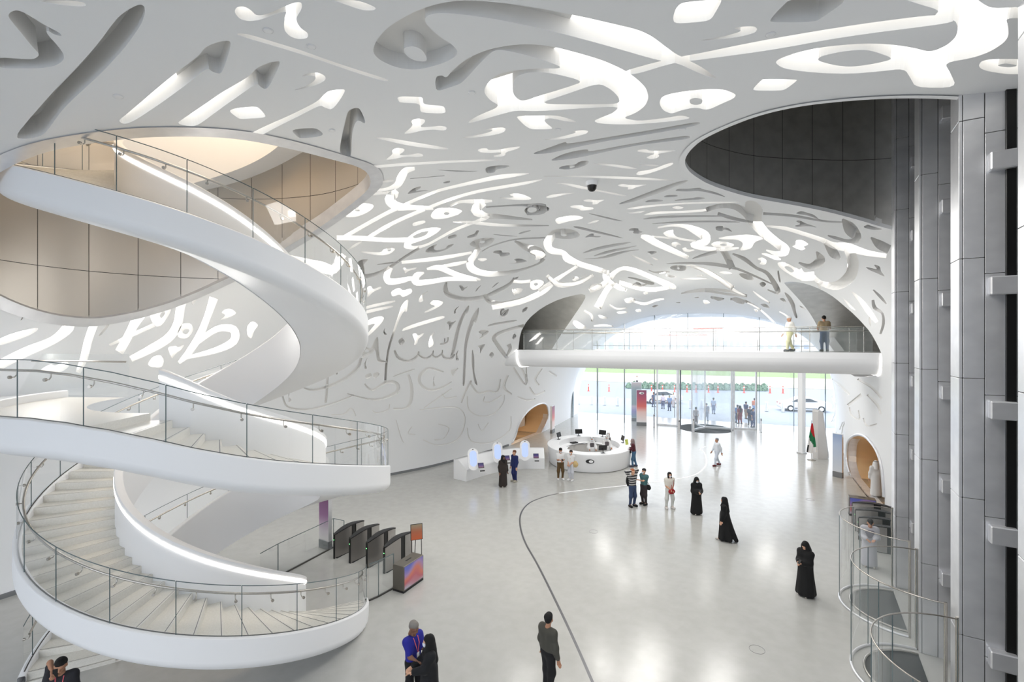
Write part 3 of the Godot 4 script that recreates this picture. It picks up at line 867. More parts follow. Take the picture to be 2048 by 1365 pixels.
	each("F", "B", [[1355, 120, 1380, 116, 1395, 140, 1432, 120, 1400, 150, 1380, 167, 1370, 140], [1532, 108, 1500, 150, 1480, 172, 1490, 145], [1593, 85, 1630, 66, 1637, 85, 1605, 100], [1668, 92, 1640, 100, 1600, 142, 1630, 125],
		[1365, 268, 1330, 310, 1337, 330, 1316, 337, 1325, 300], [1260, 400, 1290, 383, 1300, 403, 1342, 380, 1310, 417, 1280, 467, 1285, 425], [1668, 305, 1695, 290, 1705, 308, 1742, 290, 1700, 327, 1675, 360], [1887, 256, 1850, 300, 1852, 325, 1830, 320],
		[1437, 258, 1432, 310, 1417, 337, 1407, 332, 1370, 430, 1342, 560, 1322, 640, 1285, 687, 1308, 590, 1338, 450, 1378, 340], [1512, 275, 1507, 340, 1487, 407, 1472, 397, 1442, 480, 1417, 580, 1412, 690, 1402, 880, 1383, 885, 1393, 690, 1398, 560, 1428, 430, 1463, 340],
		[1458, 583, 1477, 680, 1472, 780, 1502, 890, 1470, 850, 1453, 700], [893, 537, 925, 511, 952, 545, 915, 582], [1568, 432, 1590, 410, 1803, 376, 1790, 394, 1600, 427],
		pen([1850, 425, 26, 1700, 465, 25, 1622, 510, 30, 1650, 570, 30, 1700, 640, 30, 1750, 705, 16]), [1500, 475, 1530, 453, 1592, 465, 1570, 492, 1498, 532, 1540, 495], [1498, 577, 1530, 568, 1562, 563, 1530, 612, 1515, 642, 1520, 600],
		[1583, 645, 1605, 618, 1627, 645, 1605, 674], pen([1735, 565, 30, 1745, 600, 26, 1718, 655, 12]), [1762, 500, 1780, 482, 1796, 505, 1775, 528],
		[800, 433, 790, 470, 814, 490, 795, 499, 781, 470], [1357, 598, 1340, 650, 1362, 690, 1335, 692, 1333, 640]], 0.2)
	letter("F", "B", [pen([868, 610, 14, 900, 670, 22, 980, 692, 22, 1040, 655, 20, 1050, 620, 12]), pen([1045, 640, 16, 1100, 672, 18, 1150, 650, 16, 1162, 612, 8]), pen([1155, 640, 14, 1185, 665, 18, 1225, 640, 14, 1232, 608, 8]), pen([1228, 640, 14, 1250, 668, 20, 1300, 672, 20, 1325, 640, 14])], [], [], 0.14)
	letter("F", "B", [[612, 600, 630, 572, 660, 585, 690, 600, 725, 520, 745, 505, 750, 600, 757, 680, 800, 692, 820, 705, 760, 705, 735, 690, 725, 600, 690, 640, 650, 655, 620, 670, 625, 640]], [[640, 615, 660, 602, 680, 615, 655, 632]], [], 0.14)
	each("F", "B", [pen([615, 670, 20, 590, 740, 26, 500, 820, 24, 380, 880, 24, 250, 912, 18, 165, 888, 8]), pen([1215, 565, 14, 1245, 560, 12, 1250, 520, 8]), pen([1250, 560, 12, 1270, 545, 12, 1274, 512, 8]), [455, 705, 430, 745, 440, 790, 425, 800, 418, 750], [670, 655, 645, 710, 662, 748, 642, 757, 638, 710]], 0.1)
	each("F", "B", [[845, 820, 870, 800, 1030, 746, 1010, 762], pen([1240, 775, 12, 1130, 745, 16, 1062, 800, 22, 1065, 865, 22, 1130, 910, 20, 1210, 900, 16, 1300, 850, 8]), pen([640, 865, 12, 700, 912, 15, 800, 855, 22, 885, 862, 26, 880, 930, 26, 720, 985, 15, 510, 940, 8]),
		pen([975, 795, 18, 1000, 900, 25, 990, 1005, 25, 945, 1050, 15, 860, 1052, 14]), pen([1440, 850, 12, 1500, 932, 16, 1580, 920, 15, 1650, 920, 13, 1672, 830, 10]), pen([1770, 740, 14, 1862, 870, 15, 1866, 720, 10]),
		[640, 800, 690, 780, 700, 810, 655, 832], [700, 790, 745, 772, 758, 800, 715, 830], [1290, 760, 1320, 755, 1358, 740, 1330, 780, 1310, 812], pen([1450, 840, 14, 1400, 940, 16, 1375, 1010, 10]), pen([360, 740, 18, 358, 880, 18, 345, 1010, 18]),
		pen([20, 960, 12, 60, 1040, 16, 200, 1060, 16, 380, 1020, 14, 560, 950, 10]), [75, 915, 60, 960, 92, 990, 60, 1012], [1175, 790, 1160, 840, 1182, 882, 1155, 890]], 0.06)
	each("F", "B", [pen([1060, 1062, 7, 1300, 1040, 9, 1388, 1080, 9, 1398, 1180, 9, 1340, 1290, 9, 1200, 1330, 9, 1085, 1290, 7]), pen([1420, 960, 8, 1432, 1060, 9, 1520, 1110, 9, 1620, 1090, 9, 1690, 1010, 9, 1702, 950, 6]), pen([1750, 1112, 7, 1738, 1220, 9, 1600, 1310, 9, 1450, 1300, 9, 1420, 1200, 7]),
		pen([1230, 940, 8, 1260, 975, 10, 1340, 960, 8]), pen([1550, 960, 8, 1545, 1000, 9, 1600, 1000, 9, 1680, 950, 7]), pen([1090, 1050, 9, 1200, 970, 9, 1300, 900, 7]), pen([700, 1070, 8, 740, 1085, 10, 820, 1060, 9, 830, 1020, 7]), pen([390, 1100, 8, 480, 1095, 9, 540, 1050, 9, 575, 1110, 8]),
		pen([880, 1140, 6, 920, 1280, 7, 940, 1310, 6]), pen([1200, 1170, 6, 1280, 1200, 7, 1240, 1280, 6, 1170, 1290, 6]), pen([1000, 1190, 6, 970, 1240, 7, 1025, 1250, 6]), pen([1500, 1170, 6, 1530, 1220, 7, 1580, 1160, 6])], 0.03)
	# right-hand side of the vault
	letter("G", "L", [pen([110, 205, 34, 200, 180, 30, 300, 182, 40, 380, 222, 60, 440, 285, 80, 510, 365, 70, 585, 425, 60, 650, 480, 66, 600, 505, 36, 520, 480, 10]), [370, 145, 440, 140, 500, 195, 485, 260, 505, 345, 430, 300, 380, 225]], [], [0, 345, 800, 345, 800, 600, 0, 600])
	letter("G", "L", [pen([520, 315, 10, 650, 332, 25, 780, 370, 28, 900, 410, 32, 980, 448, 44, 1080, 462, 60, 1200, 497, 42, 1340, 520, 30]), pen([1075, 460, 60, 1112, 560, 78, 1090, 660, 78, 1000, 722, 60, 900, 708, 34, 840, 660, 30]), pen([850, 655, 60, 770, 660, 60, 735, 620, 60]), [590, 565, 640, 560, 720, 600, 790, 640, 760, 690, 700, 660, 620, 610]], [[640, 590, 680, 592, 715, 625, 690, 635, 655, 612]], [500, 280, 1345, 420, 1345, 540, 1060, 540, 900, 780, 500, 720])
	each("G", "B", [pen([190, 230, 22, 300, 265, 24, 430, 290, 12]), pen([500, 230, 18, 700, 245, 18, 900, 280, 14, 1040, 290, 12]), pen([862, 490, 10, 892, 550, 66, 820, 592, 40, 742, 565, 12]), pen([920, 430, 18, 980, 500, 66, 1025, 540, 16]), pen([1040, 268, 12, 1090, 330, 86, 1142, 400, 56, 1080, 417, 22, 990, 395, 20, 940, 380, 8]),
		[1170, 322, 1250, 293, 1340, 335, 1250, 345], pen([1235, 393, 10, 1290, 440, 60, 1360, 475, 60]), [720, 227, 760, 211, 800, 226, 850, 238, 905, 303, 880, 272, 800, 241, 740, 235], [720, 282, 745, 275, 790, 298, 880, 328, 800, 315, 740, 323, 708, 314, 760, 303],
		pen([0, 570, 12, 150, 570, 14, 300, 600, 16, 450, 660, 14, 560, 712, 8]), pen([290, 505, 12, 370, 540, 28, 450, 600, 20, 530, 640, 25, 592, 740, 38, 600, 775, 18, 530, 750, 8]), [330, 640, 370, 636, 430, 658, 437, 687, 390, 684, 350, 664], [473, 705, 500, 693, 527, 715, 500, 737, 480, 722],
		[275, 812, 310, 796, 372, 820, 372, 852, 320, 842], [135, 800, 180, 796, 237, 822, 200, 819, 150, 815], pen([-60, 775, 8, 100, 760, 14, 250, 780, 16, 390, 797, 12]), [595, 620, 607, 616, 622, 700, 610, 702], [640, 760, 690, 798, 722, 860, 738, 940, 720, 948, 698, 870, 658, 800],
		[608, 810, 640, 806, 664, 842, 630, 829], [1195, 593, 1240, 603, 1280, 613, 1250, 576, 1297, 590, 1302, 625, 1337, 667, 1290, 644, 1220, 615], pen([1250, 750, 8, 1300, 800, 20, 1340, 847, 8]), pen([1248, 820, 18, 1260, 872, 26, 1312, 912, 15, 1320, 980, 20, 1298, 1055, 14]),
		[742, 855, 780, 872, 800, 890, 760, 876], [475, 848, 520, 845, 550, 880, 500, 868]])
	each("G", "L", [[690, 455, 720, 445, 720, 412, 760, 408, 817, 440, 770, 455, 792, 470, 760, 482], [185, 400, 240, 386, 330, 378, 400, 373, 480, 388, 512, 402, 440, 422, 420, 472, 330, 487, 370, 440, 330, 407, 230, 407],
		[480, 505, 510, 498, 560, 513, 600, 523, 627, 547, 580, 547, 540, 529], [455, 540, 490, 528, 527, 550, 515, 582, 470, 577, 490, 555], pen([0, 590, 8, 100, 620, 25, 200, 680, 30, 280, 740, 20, 380, 795, 12]),
		pen([1105, 765, 8, 1160, 820, 30, 1220, 900, 40, 1275, 972, 24]), [1035, 803, 1060, 818, 1110, 868, 1137, 897, 1090, 874], [1222, 928, 1237, 960, 1234, 1012, 1218, 970], [858, 700, 887, 713, 897, 752, 880, 737],
		[85, 820, 120, 823, 142, 840, 100, 853], [430, 878, 472, 890, 450, 908], [190, 630, 240, 622, 300, 640, 240, 645], pen([430, 760, 8, 480, 800, 14, 545, 840, 8]), [40, 650, 90, 648, 80, 660, 45, 660],
		pen([390, 840, 8, 470, 880, 12, 560, 960, 14, 585, 985, 8]), pen([610, 900, 8, 660, 930, 12, 685, 975, 8])])
	# far end of the vault, beyond the bridge
	each("I", "L", [pen([500, 195, 40, 540, 115, 30, 580, 60, 36]), pen([610, 65, 22, 760, 102, 24, 890, 85, 16]), pen([-40, 192, 26, 100, 165, 28, 215, 115, 28, 270, 70, 22]), pen([240, 30, 20, 300, 78, 24, 400, 66, 22, 470, 28, 12]),
		[450, 95, 480, 75, 525, 80, 520, 100, 470, 112], [365, 50, 390, 30, 410, 45, 380, 60], [60, 105, 90, 92, 125, 100, 90, 130], [380, 255, 410, 270, 450, 300, 400, 305, 370, 275], [500, 228, 540, 240, 555, 250, 510, 250],
		pen([480, 288, 8, 530, 285, 12, 580, 290, 6]), [630, 150, 680, 140, 700, 160, 650, 175], pen([680, 160, 10, 740, 175, 14, 800, 155, 12, 840, 150, 6]), [730, 115, 755, 110, 760, 125, 738, 128], pen([560, 180, 8, 600, 200, 10, 650, 195, 6]), [590, 215, 640, 210, 660, 222, 610, 228],
		pen([430, 210, 10, 470, 235, 12, 470, 265, 8]), [905, 45, 1000, 40, 1085, 45, 1000, 52], [690, 205, 720, 200, 725, 215, 700, 218]])
	each("I", "B", [pen([945, 115, 6, 1050, 100, 12, 1180, 110, 14, 1265, 132, 10]), pen([1180, 150, 12, 1260, 162, 14, 1335, 205, 8]), [1073, 133, 1140, 143, 1152, 150, 1120, 162, 1090, 148], pen([655, 38, 5, 700, 48, 10, 760, 68, 16, 790, 72, 6]), pen([680, 75, 8, 720, 82, 12, 760, 70, 6]),
		[775, 188, 800, 178, 815, 182, 790, 195], [895, 168, 925, 165, 920, 172], [990, 142, 1020, 138, 1015, 146], [115, 200, 145, 188, 135, 212, 115, 218], [5, 225, 30, 205, 48, 200, 35, 235, 10, 245], [62, 345, 75, 330, 80, 345, 70, 360]])
	each("I", "B", [pen([105, 495, 8, 135, 560, 14, 130, 590, 8]), pen([215, 505, 8, 180, 560, 12, 200, 590, 8]), pen([250, 520, 10, 290, 545, 10]), pen([40, 540, 10, 20, 600, 14, 60, 640, 8]), pen([150, 600, 8, 180, 640, 10, 230, 620, 8]), pen([90, 650, 8, 140, 668, 10, 180, 660, 6]),
		pen([1700, 560, 8, 1740, 590, 14, 1790, 640, 12]), pen([1830, 560, 10, 1900, 600, 14, 1955, 660, 12]), pen([1850, 640, 18, 1780, 695, 14]), pen([1790, 705, 8, 1800, 745, 10, 1840, 765, 10, 1835, 720, 6]), pen([1880, 640, 10, 1930, 690, 16, 1950, 740, 10]), pen([1700, 650, 8, 1720, 720, 10, 1700, 780, 8]),
		pen([1860, 760, 8, 1880, 800, 10, 1930, 790, 8]), pen([1740, 820, 8, 1760, 780, 10, 1750, 840, 6])], 0.05)
	# lit wall behind the stair
	letter("H", "L", [pen([720, 985, 66, 680, 1060, 46, 645, 1130, 46, 610, 1190, 46]), pen([560, 1155, 12, 680, 1100, 20, 790, 1050, 22]), [768, 1000, 800, 963, 872, 953, 878, 980, 832, 1052, 800, 1062, 775, 1032]], [[815, 1002, 838, 977, 850, 988, 825, 1022]])
	letter("H", "L", [[908, 1092, 930, 1043, 982, 1043, 992, 1080, 960, 1122, 913, 1118]], [[930, 1092, 950, 1070, 975, 1075, 955, 1102]])
	letter("H", "L", [pen([1095, 912, 46, 1062, 1010, 36, 1020, 1110, 40, 960, 1200, 34, 915, 1245, 16]), pen([1005, 1145, 24, 1110, 1072, 32, 1195, 1075, 42, 1195, 1135, 42, 1100, 1182, 30, 955, 1218, 16])])
	each("H", "L", [[-20, 1130, 60, 1093, 190, 1063, 197, 1075, 150, 1107, -20, 1165], pen([225, 1005, 30, 330, 1030, 50, 350, 1062, 60, 270, 1130, 42, 130, 1190, 50, -30, 1270, 50]), pen([495, 1015, 44, 455, 1120, 42, 430, 1220, 40, 400, 1295, 26]), [567, 1018, 540, 1060, 498, 1112, 520, 1102, 557, 1060],
		pen([945, 890, 50, 925, 960, 46, 908, 1050, 46, 860, 1120, 46, 760, 1180, 40, 670, 1225, 30]), [1000, 890, 1032, 878, 1010, 920, 990, 952, 978, 940], [1128, 987, 1170, 963, 1212, 985, 1200, 1002, 1113, 1032, 1160, 1000],
		[858, 1165, 900, 1158, 910, 1168, 947, 1148, 930, 1177, 900, 1197, 880, 1227, 868, 1190], [1268, 1112, 1263, 1060, 1290, 1028, 1327, 1050, 1300, 1082, 1290, 1122], [188, 1292, 260, 1248, 280, 1263, 340, 1233, 362, 1260, 300, 1302], [750, 1262, 780, 1213, 820, 1203, 842, 1230, 830, 1272],
		pen([1440, 690, 16, 1560, 722, 26, 1640, 752, 56, 1710, 765, 46, 1760, 690, 30])])
	each("H", "B", [[100, 1032, 145, 966, 152, 963, 115, 1022]])

# ---------------------------------------------------------------- floor
func strip_on_floor(pts: Array, width: float, y0: float, y1: float) -> MB:
	var mb := MB.new()
	var rows := []
	for i in pts.size():
		var t: Vector3 = (pts[mini(i + 1, pts.size() - 1)] - pts[maxi(i - 1, 0)]).normalized()
		var nn := Vector3(-t.z, 0, t.x) * width * 0.5
		var p: Vector3 = pts[i]
		rows.append([p - nn + Vector3.UP * y0, p - nn + Vector3.UP * y1, p + nn + Vector3.UP * y1, p + nn + Vector3.UP * y0])
	for i in rows.size() - 1:
		for k in 3: mb.quad(rows[i][k], rows[i][k + 1], rows[i + 1][k + 1], rows[i + 1][k])
	return mb

func curve_px(a: Array, sub := 5, h := 0.0) -> Array:
	var p := []
	for i in range(0, a.size(), 2): p.append(at(a[i], a[i + 1], h))
	var q := []
	for i in p.size() - 1:
		for k in sub:
			q.append(p[i].cubic_interpolate(p[i + 1], p[maxi(i - 1, 0)], p[mini(i + 2, p.size() - 1)], float(k) / sub))
	q.append(p[-1])
	return q

func build_floor() -> void:
	var mb := MB.new()
	var N := 64
	for i in N:
		var a := lerpf(S0, S1 + 0.4, float(i) / N)
		var b := lerpf(S0, S1 + 0.4, float(i + 1) / N)
		var p := [SW(a, tv(0, a) - 4.0), SW(a, tv(1, a) + 5.0), SW(b, tv(1, b) + 5.0), SW(b, tv(0, b) - 4.0)]
		mb.quad(p[0], p[3], p[2], p[1])
		var dn := Vector3(0, -0.3, 0)
		mb.quad(p[0] + dn, p[1] + dn, p[2] + dn, p[3] + dn)
	var fl := obj("floor", mb, M.floor)
	struct(fl, "polished off-white resin floor of the lobby", "floor")
	obj("inlay_strip", strip_on_floor(curve_px([1200, 1400, 1150, 1285, 1110, 1200, 1075, 1130, 1050, 1085, 1040, 1050, 1043, 1025, 1060, 1006, 1090, 994, 1115, 988]), 0.07, 0.0, 0.004), M.inlay, fl)
	obj("inlay_strip", strip_on_floor(curve_px([1118, 987, 1150, 983, 1200, 977, 1240, 973, 1290, 967, 1340, 961, 1385, 952, 1405, 940, 1413, 925, 1408, 905, 1400, 899, 1412, 893]), 0.1, 0.0, 0.004), M.white, fl)  # far run is white, its reflected light put into the colour
	for q in [[1187, 1064], [1514, 1300], [1620, 1000]]:
		var r := MB.new()
		var ring := []
		for k in 28: ring.append(at(q[0], q[1]) + Vector3(cos(TAU * k / 28) * 0.18, 0.002, sin(TAU * k / 28) * 0.18))
		r.tube(ring, 0.0035, 5, true)
		obj("floor_box_rim", r, M.inlay, fl)
	# dark grey baseboard strip at the foot of the left wall
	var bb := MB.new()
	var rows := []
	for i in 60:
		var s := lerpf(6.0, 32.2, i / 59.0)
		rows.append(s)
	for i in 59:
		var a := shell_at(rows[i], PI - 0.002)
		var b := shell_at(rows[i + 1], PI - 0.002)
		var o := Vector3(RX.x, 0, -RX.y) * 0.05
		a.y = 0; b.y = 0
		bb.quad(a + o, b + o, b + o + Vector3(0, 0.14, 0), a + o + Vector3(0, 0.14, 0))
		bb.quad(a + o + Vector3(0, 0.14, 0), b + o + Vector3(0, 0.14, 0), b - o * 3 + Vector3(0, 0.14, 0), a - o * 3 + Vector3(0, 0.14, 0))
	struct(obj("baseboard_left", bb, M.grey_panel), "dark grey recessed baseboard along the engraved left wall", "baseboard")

# ---------------------------------------------------------------- round openings with metal linings
func liner(called: String, label: String, poly: PackedVector2Array, top: float, panels: int, row_h: float, m: Material, m2: Material, m3: Material) -> Node3D:
	var per := 5
	var N := panels * per
	# even points round the rim
	var acc := [0.0]
	for i in poly.size(): acc.append(acc[-1] + uv_pt(poly[i]).distance_to(uv_pt(poly[(i + 1) % poly.size()])))
	var rim := []
	var rim_uv := []
	var j := 0
	for k in N:
		var L: float = acc[-1] * k / N
		while acc[j + 1] < L: j += 1
		var t: float = (L - acc[j]) / maxf(acc[j + 1] - acc[j], 1e-5)
		var u := poly[j].lerp(poly[(j + 1) % poly.size()], t)
		rim_uv.append(u)
		rim.append(uv_pt(u))
	var mid := Vector3.ZERO
	for p in rim: mid += p
	mid /= N
	var root := group_node(called)
	struct(root, label, "wall")
	for p in panels:
		var y0 := 0.0
		var r := 0
		while true:
			var mb := MB.new()
			var rows := [[], []]
			var lowest := 99.0
			for k in per + 1:
				var a: Vector3 = rim[(p * per + k) % N]
				var out := Vector3(a.x - mid.x, 0, a.z - mid.z).normalized()
				var b: Vector3 = rim[(p * per + k + 1) % N] if k < per else rim[(p * per + k - 1) % N]
				var slide := Vector3.ZERO
				if k == 0: slide = (b - a); slide.y = 0; slide = slide.normalized() * 0.008
				if k == per: slide = (b - a); slide.y = 0; slide = slide.normalized() * 0.008
				var q := a + out * 0.03 + slide
				var lo := q; lo.y = maxf(a.y - 0.02, top - (r + 1) * row_h + 0.008)
				var hi := q; hi.y = maxf(lo.y, top - r * row_h - 0.008)
				rows[0].append(lo); rows[1].append(hi)
				lowest = minf(lowest, a.y)
			var any := false
			for k in per + 1:
				if rows[1][k].y > rows[0][k].y + 0.001: any = true
			if any:
				mb.grid(rows)
				obj("wall_panel", mb, m, root)
			r += 1
			if top - r * row_h < lowest: break
	var back := MB.new()
	var r0 := []
	var r1 := []
	for p in rim:
		var out := Vector3(p.x - mid.x, 0, p.z - mid.z).normalized()
		r0.append(p + out * 0.07); r1.append(Vector3(p.x, top, p.z) + out * 0.07)
	back.grid([r0, r1], false, true)
	obj("joint_backing", back, M.joint, root)
	# metal band round the mouth
	var band := MB.new()
	var b0 := []
	var b1 := []
	var b2 := []
	var cuv := Vector2.ZERO
	for u in rim_uv: cuv += u
	cuv /= N
	for k in N:
		var u: Vector2 = rim_uv[k]
		var n0 := uv_n(u)
		var dirn: Vector2 = (u - cuv).normalized()
		var u2: Vector2 = u + dirn * (0.3 if called == "wall_stairwell" else 0.14)
		b0.append(rim[k] + n0 * (0.35 if called == "wall_stairwell" else 0.1))
		b1.append(rim[k] - n0 * 0.025)
		b2.append(uv_pt(u2) - uv_n(u2) * 0.025)
	band.grid([b1, b2], false, true)
	obj("rim_band", band, m2, root)
	band = MB.new()
	band.grid([b0, b1], false, true)
	obj("rim_edge", band, m3, root)
	# lid
	var lid := MB.new()
	lid.fan(r1, Vector3.DOWN)
	obj("lid", lid, M.white, root)
	return root

func build_oculi() -> void:
	liner("wall_stairwell", "champagne metal panelled drum around the upper stair", hole_stair, 17.6, 22, 2.6, M.champagne, M.steel, M.steel)
	liner("wall_liftwell", "dark metal panelled drum above the lifts", hole_lift, 21.0, 26, 2.4, M.dark_steel, M.white, M.white)
	# lamps under the lids
	var t := thing("ceiling_lamp", "round warm ceiling lamp high in the champagne stairwell", "lamp", P(-7.8, 12.7, 17.5))
	var mb := MB.new()
	mb.lathe(Vector3(0, -0.14, 0), [[1.35, 0.0], [1.42, 0.03], [1.42, 0.14]], 32)
	obj("housing", mb, M.white, t)
	mb = MB.new()
	mb.lathe(Vector3(0, -0.16, 0), [[1.3, 0.0], [1.3, 0.02]], 32)
	obj("light_diffuser", mb, M.warm_light, t)
	var li := AreaLight3D.new()
	li.name = "stairwell_light"
	add_child(li)
	li.position = P(-7.8, 12.7, 17.3)
	li.rotation.x = -PI / 2
	li.area_size = Vector2(2.2, 2.2)
	li.light_color = Color(1.0, 0.92, 0.82)
	li.light_energy = 13.0
	li.area_range = 40.0
	li.shadow_enabled = true
	# tunnels behind the bridge and the two doorways
	tunnel("wall_bridge_left", "grey metal lined passage at the left end of the bridge", hole_bridge_l, -1.0, 11.0, M.dark_steel, M.dark_steel)
	tunnel("wall_bridge_right", "grey metal lined passage at the right end of the bridge", hole_bridge_r, 1.0, 11.0, M.dark_steel, M.dark_steel)
	var d1 := tunnel("door_1", "arched doorway with wooden lining in the left wall beside the kiosks", hole_door_l, -1.0, 3.4, M.wood, M.wood)
	var d2 := tunnel("door_2", "arched doorway with wooden lining in the right wall", hole_door_r, 1.0, 2.8, M.wood, M.wood)
	mb = MB.new()
	var dc := at(1053, 872)
	mb.box(Transform3D(Basis(Vector3.UP, -PSI + 0.5), dc + SW(2.0, -1.7, 1.25)), Vector3(1.25, 2.5, 0.06), 0.02)
	var leaf := obj("door_leaf", mb, M.door_white, d1)
	for q in [[at(1062, 880) + SW(1.2, -1.6, 2.1), "added small round lamp that brightens the left arched doorway"], [at(1725, 975) + SW(0.6, 1.5, 2.3), "added small round lamp that brightens the right arched doorway"]]:
		var lt := thing("ceiling_lamp", q[1], "lamp", q[0])  # added lamp, no fixture known here; brightens the doorway lining
		var b := MB.new()
		b.lathe(Vector3.ZERO, [[0.0, -0.04], [0.1, -0.03], [0.12, 0.0], [0.12, 0.03]], 16)
		obj("added_light_lens", b, M.warm_light, lt)
		b = MB.new()
		b.lathe(Vector3.ZERO, [[0.125, 0.0], [0.14, 0.02], [0.14, 0.06]], 16)
		obj("housing", b, M.white, lt)
		var om := OmniLight3D.new()
		om.name = "added_doorway_light"
		add_child(om, true)
		om.position = q[0] + Vector3(0, -0.15, 0)
		om.light_color = Color(1.0, 0.86, 0.68)
		om.light_energy = 0.7
		om.light_size = 0.1
		om.omni_range = 20.0
		om.omni_attenuation = 2.0
		om.shadow_enabled = true
	for q in [[d1, hole_door_l], [d2, hole_door_r]]:
		var fr := MB.new()
		var path := []
		for u in q[1]:
			if uv_pt(u).y > 0.03: path.append(uv_pt(u) - uv_n(u) * 0.03)
		var gap := 0
		for i in path.size():
			if path[i].distance_to(path[(i + 1) % path.size()]) > path[gap].distance_to(path[(gap + 1) % path.size()]): gap = i
		var ordered := []
		for i in path.size(): ordered.append(path[(gap + 1 + i) % path.size()])
		fr.tube(ordered, 0.07, 6)
		obj("door_frame", fr, M.steel, q[0])

func tunnel(called: String, label: String, poly: PackedVector2Array, side: float, depth: float, m: Material, mend: Material) -> Node3D:
	var root := group_node(called)
	struct(root, label, "door" if called.begins_with("door") else "wall")
	var r0 := []
	var r1 := []
	var o := SW(0.0, side * depth)
	for u in poly:
		var p := uv_pt(u)
		r0.append(p)
		r1.append(p + o)
	var mb := MB.new()
	mb.grid([r0, r1], false, true)
	obj("passage_lining", mb, m, root)
	mb = MB.new()
	mb.fan(r1, -o)
	obj("end_wall", mb, mend, root)
	return root

# ---------------------------------------------------------------- glazed arch
func fac_s(w: float) -> float:
	var a := [-15.0, -3.5, 7.2]
	var b := [47.4, 46.3, 49.3]
	var r := 0.0
	for i in 3:
		var t: float = b[i]
		for j in 3:
			if i != j: t *= (w - a[j]) / (a[i] - a[j])
		r += t
	return r

func fac(w: float, h := 0.0) -> Vector3: return SW(fac_s(w), w, h)

func fac_px(px: float) -> float:      # the place across the front that shows at a column of the photograph
	var a := -16.5
	var b := 9.0
	for i in 30:
		var m := (a + b) * 0.5
		var p := fac(m)
		if 1024.0 + F * p.x / -p.z < px: a = m
		else: b = m
	return a

func vault_h(s: float, w: float) -> float:
	var wc := tv(2, s)
	var dw := w - wc
	var W := (tv(1, s) - wc) if dw >= 0 else (wc - tv(0, s))
	var n := tv(5, s) if dw >= 0 else tv(4, s)
	var x := absf(dw) / W
	if x >= 1.0: return 0.0
	return tv(3, s) * pow(1.0 - pow(x, n), 1.0 / n)

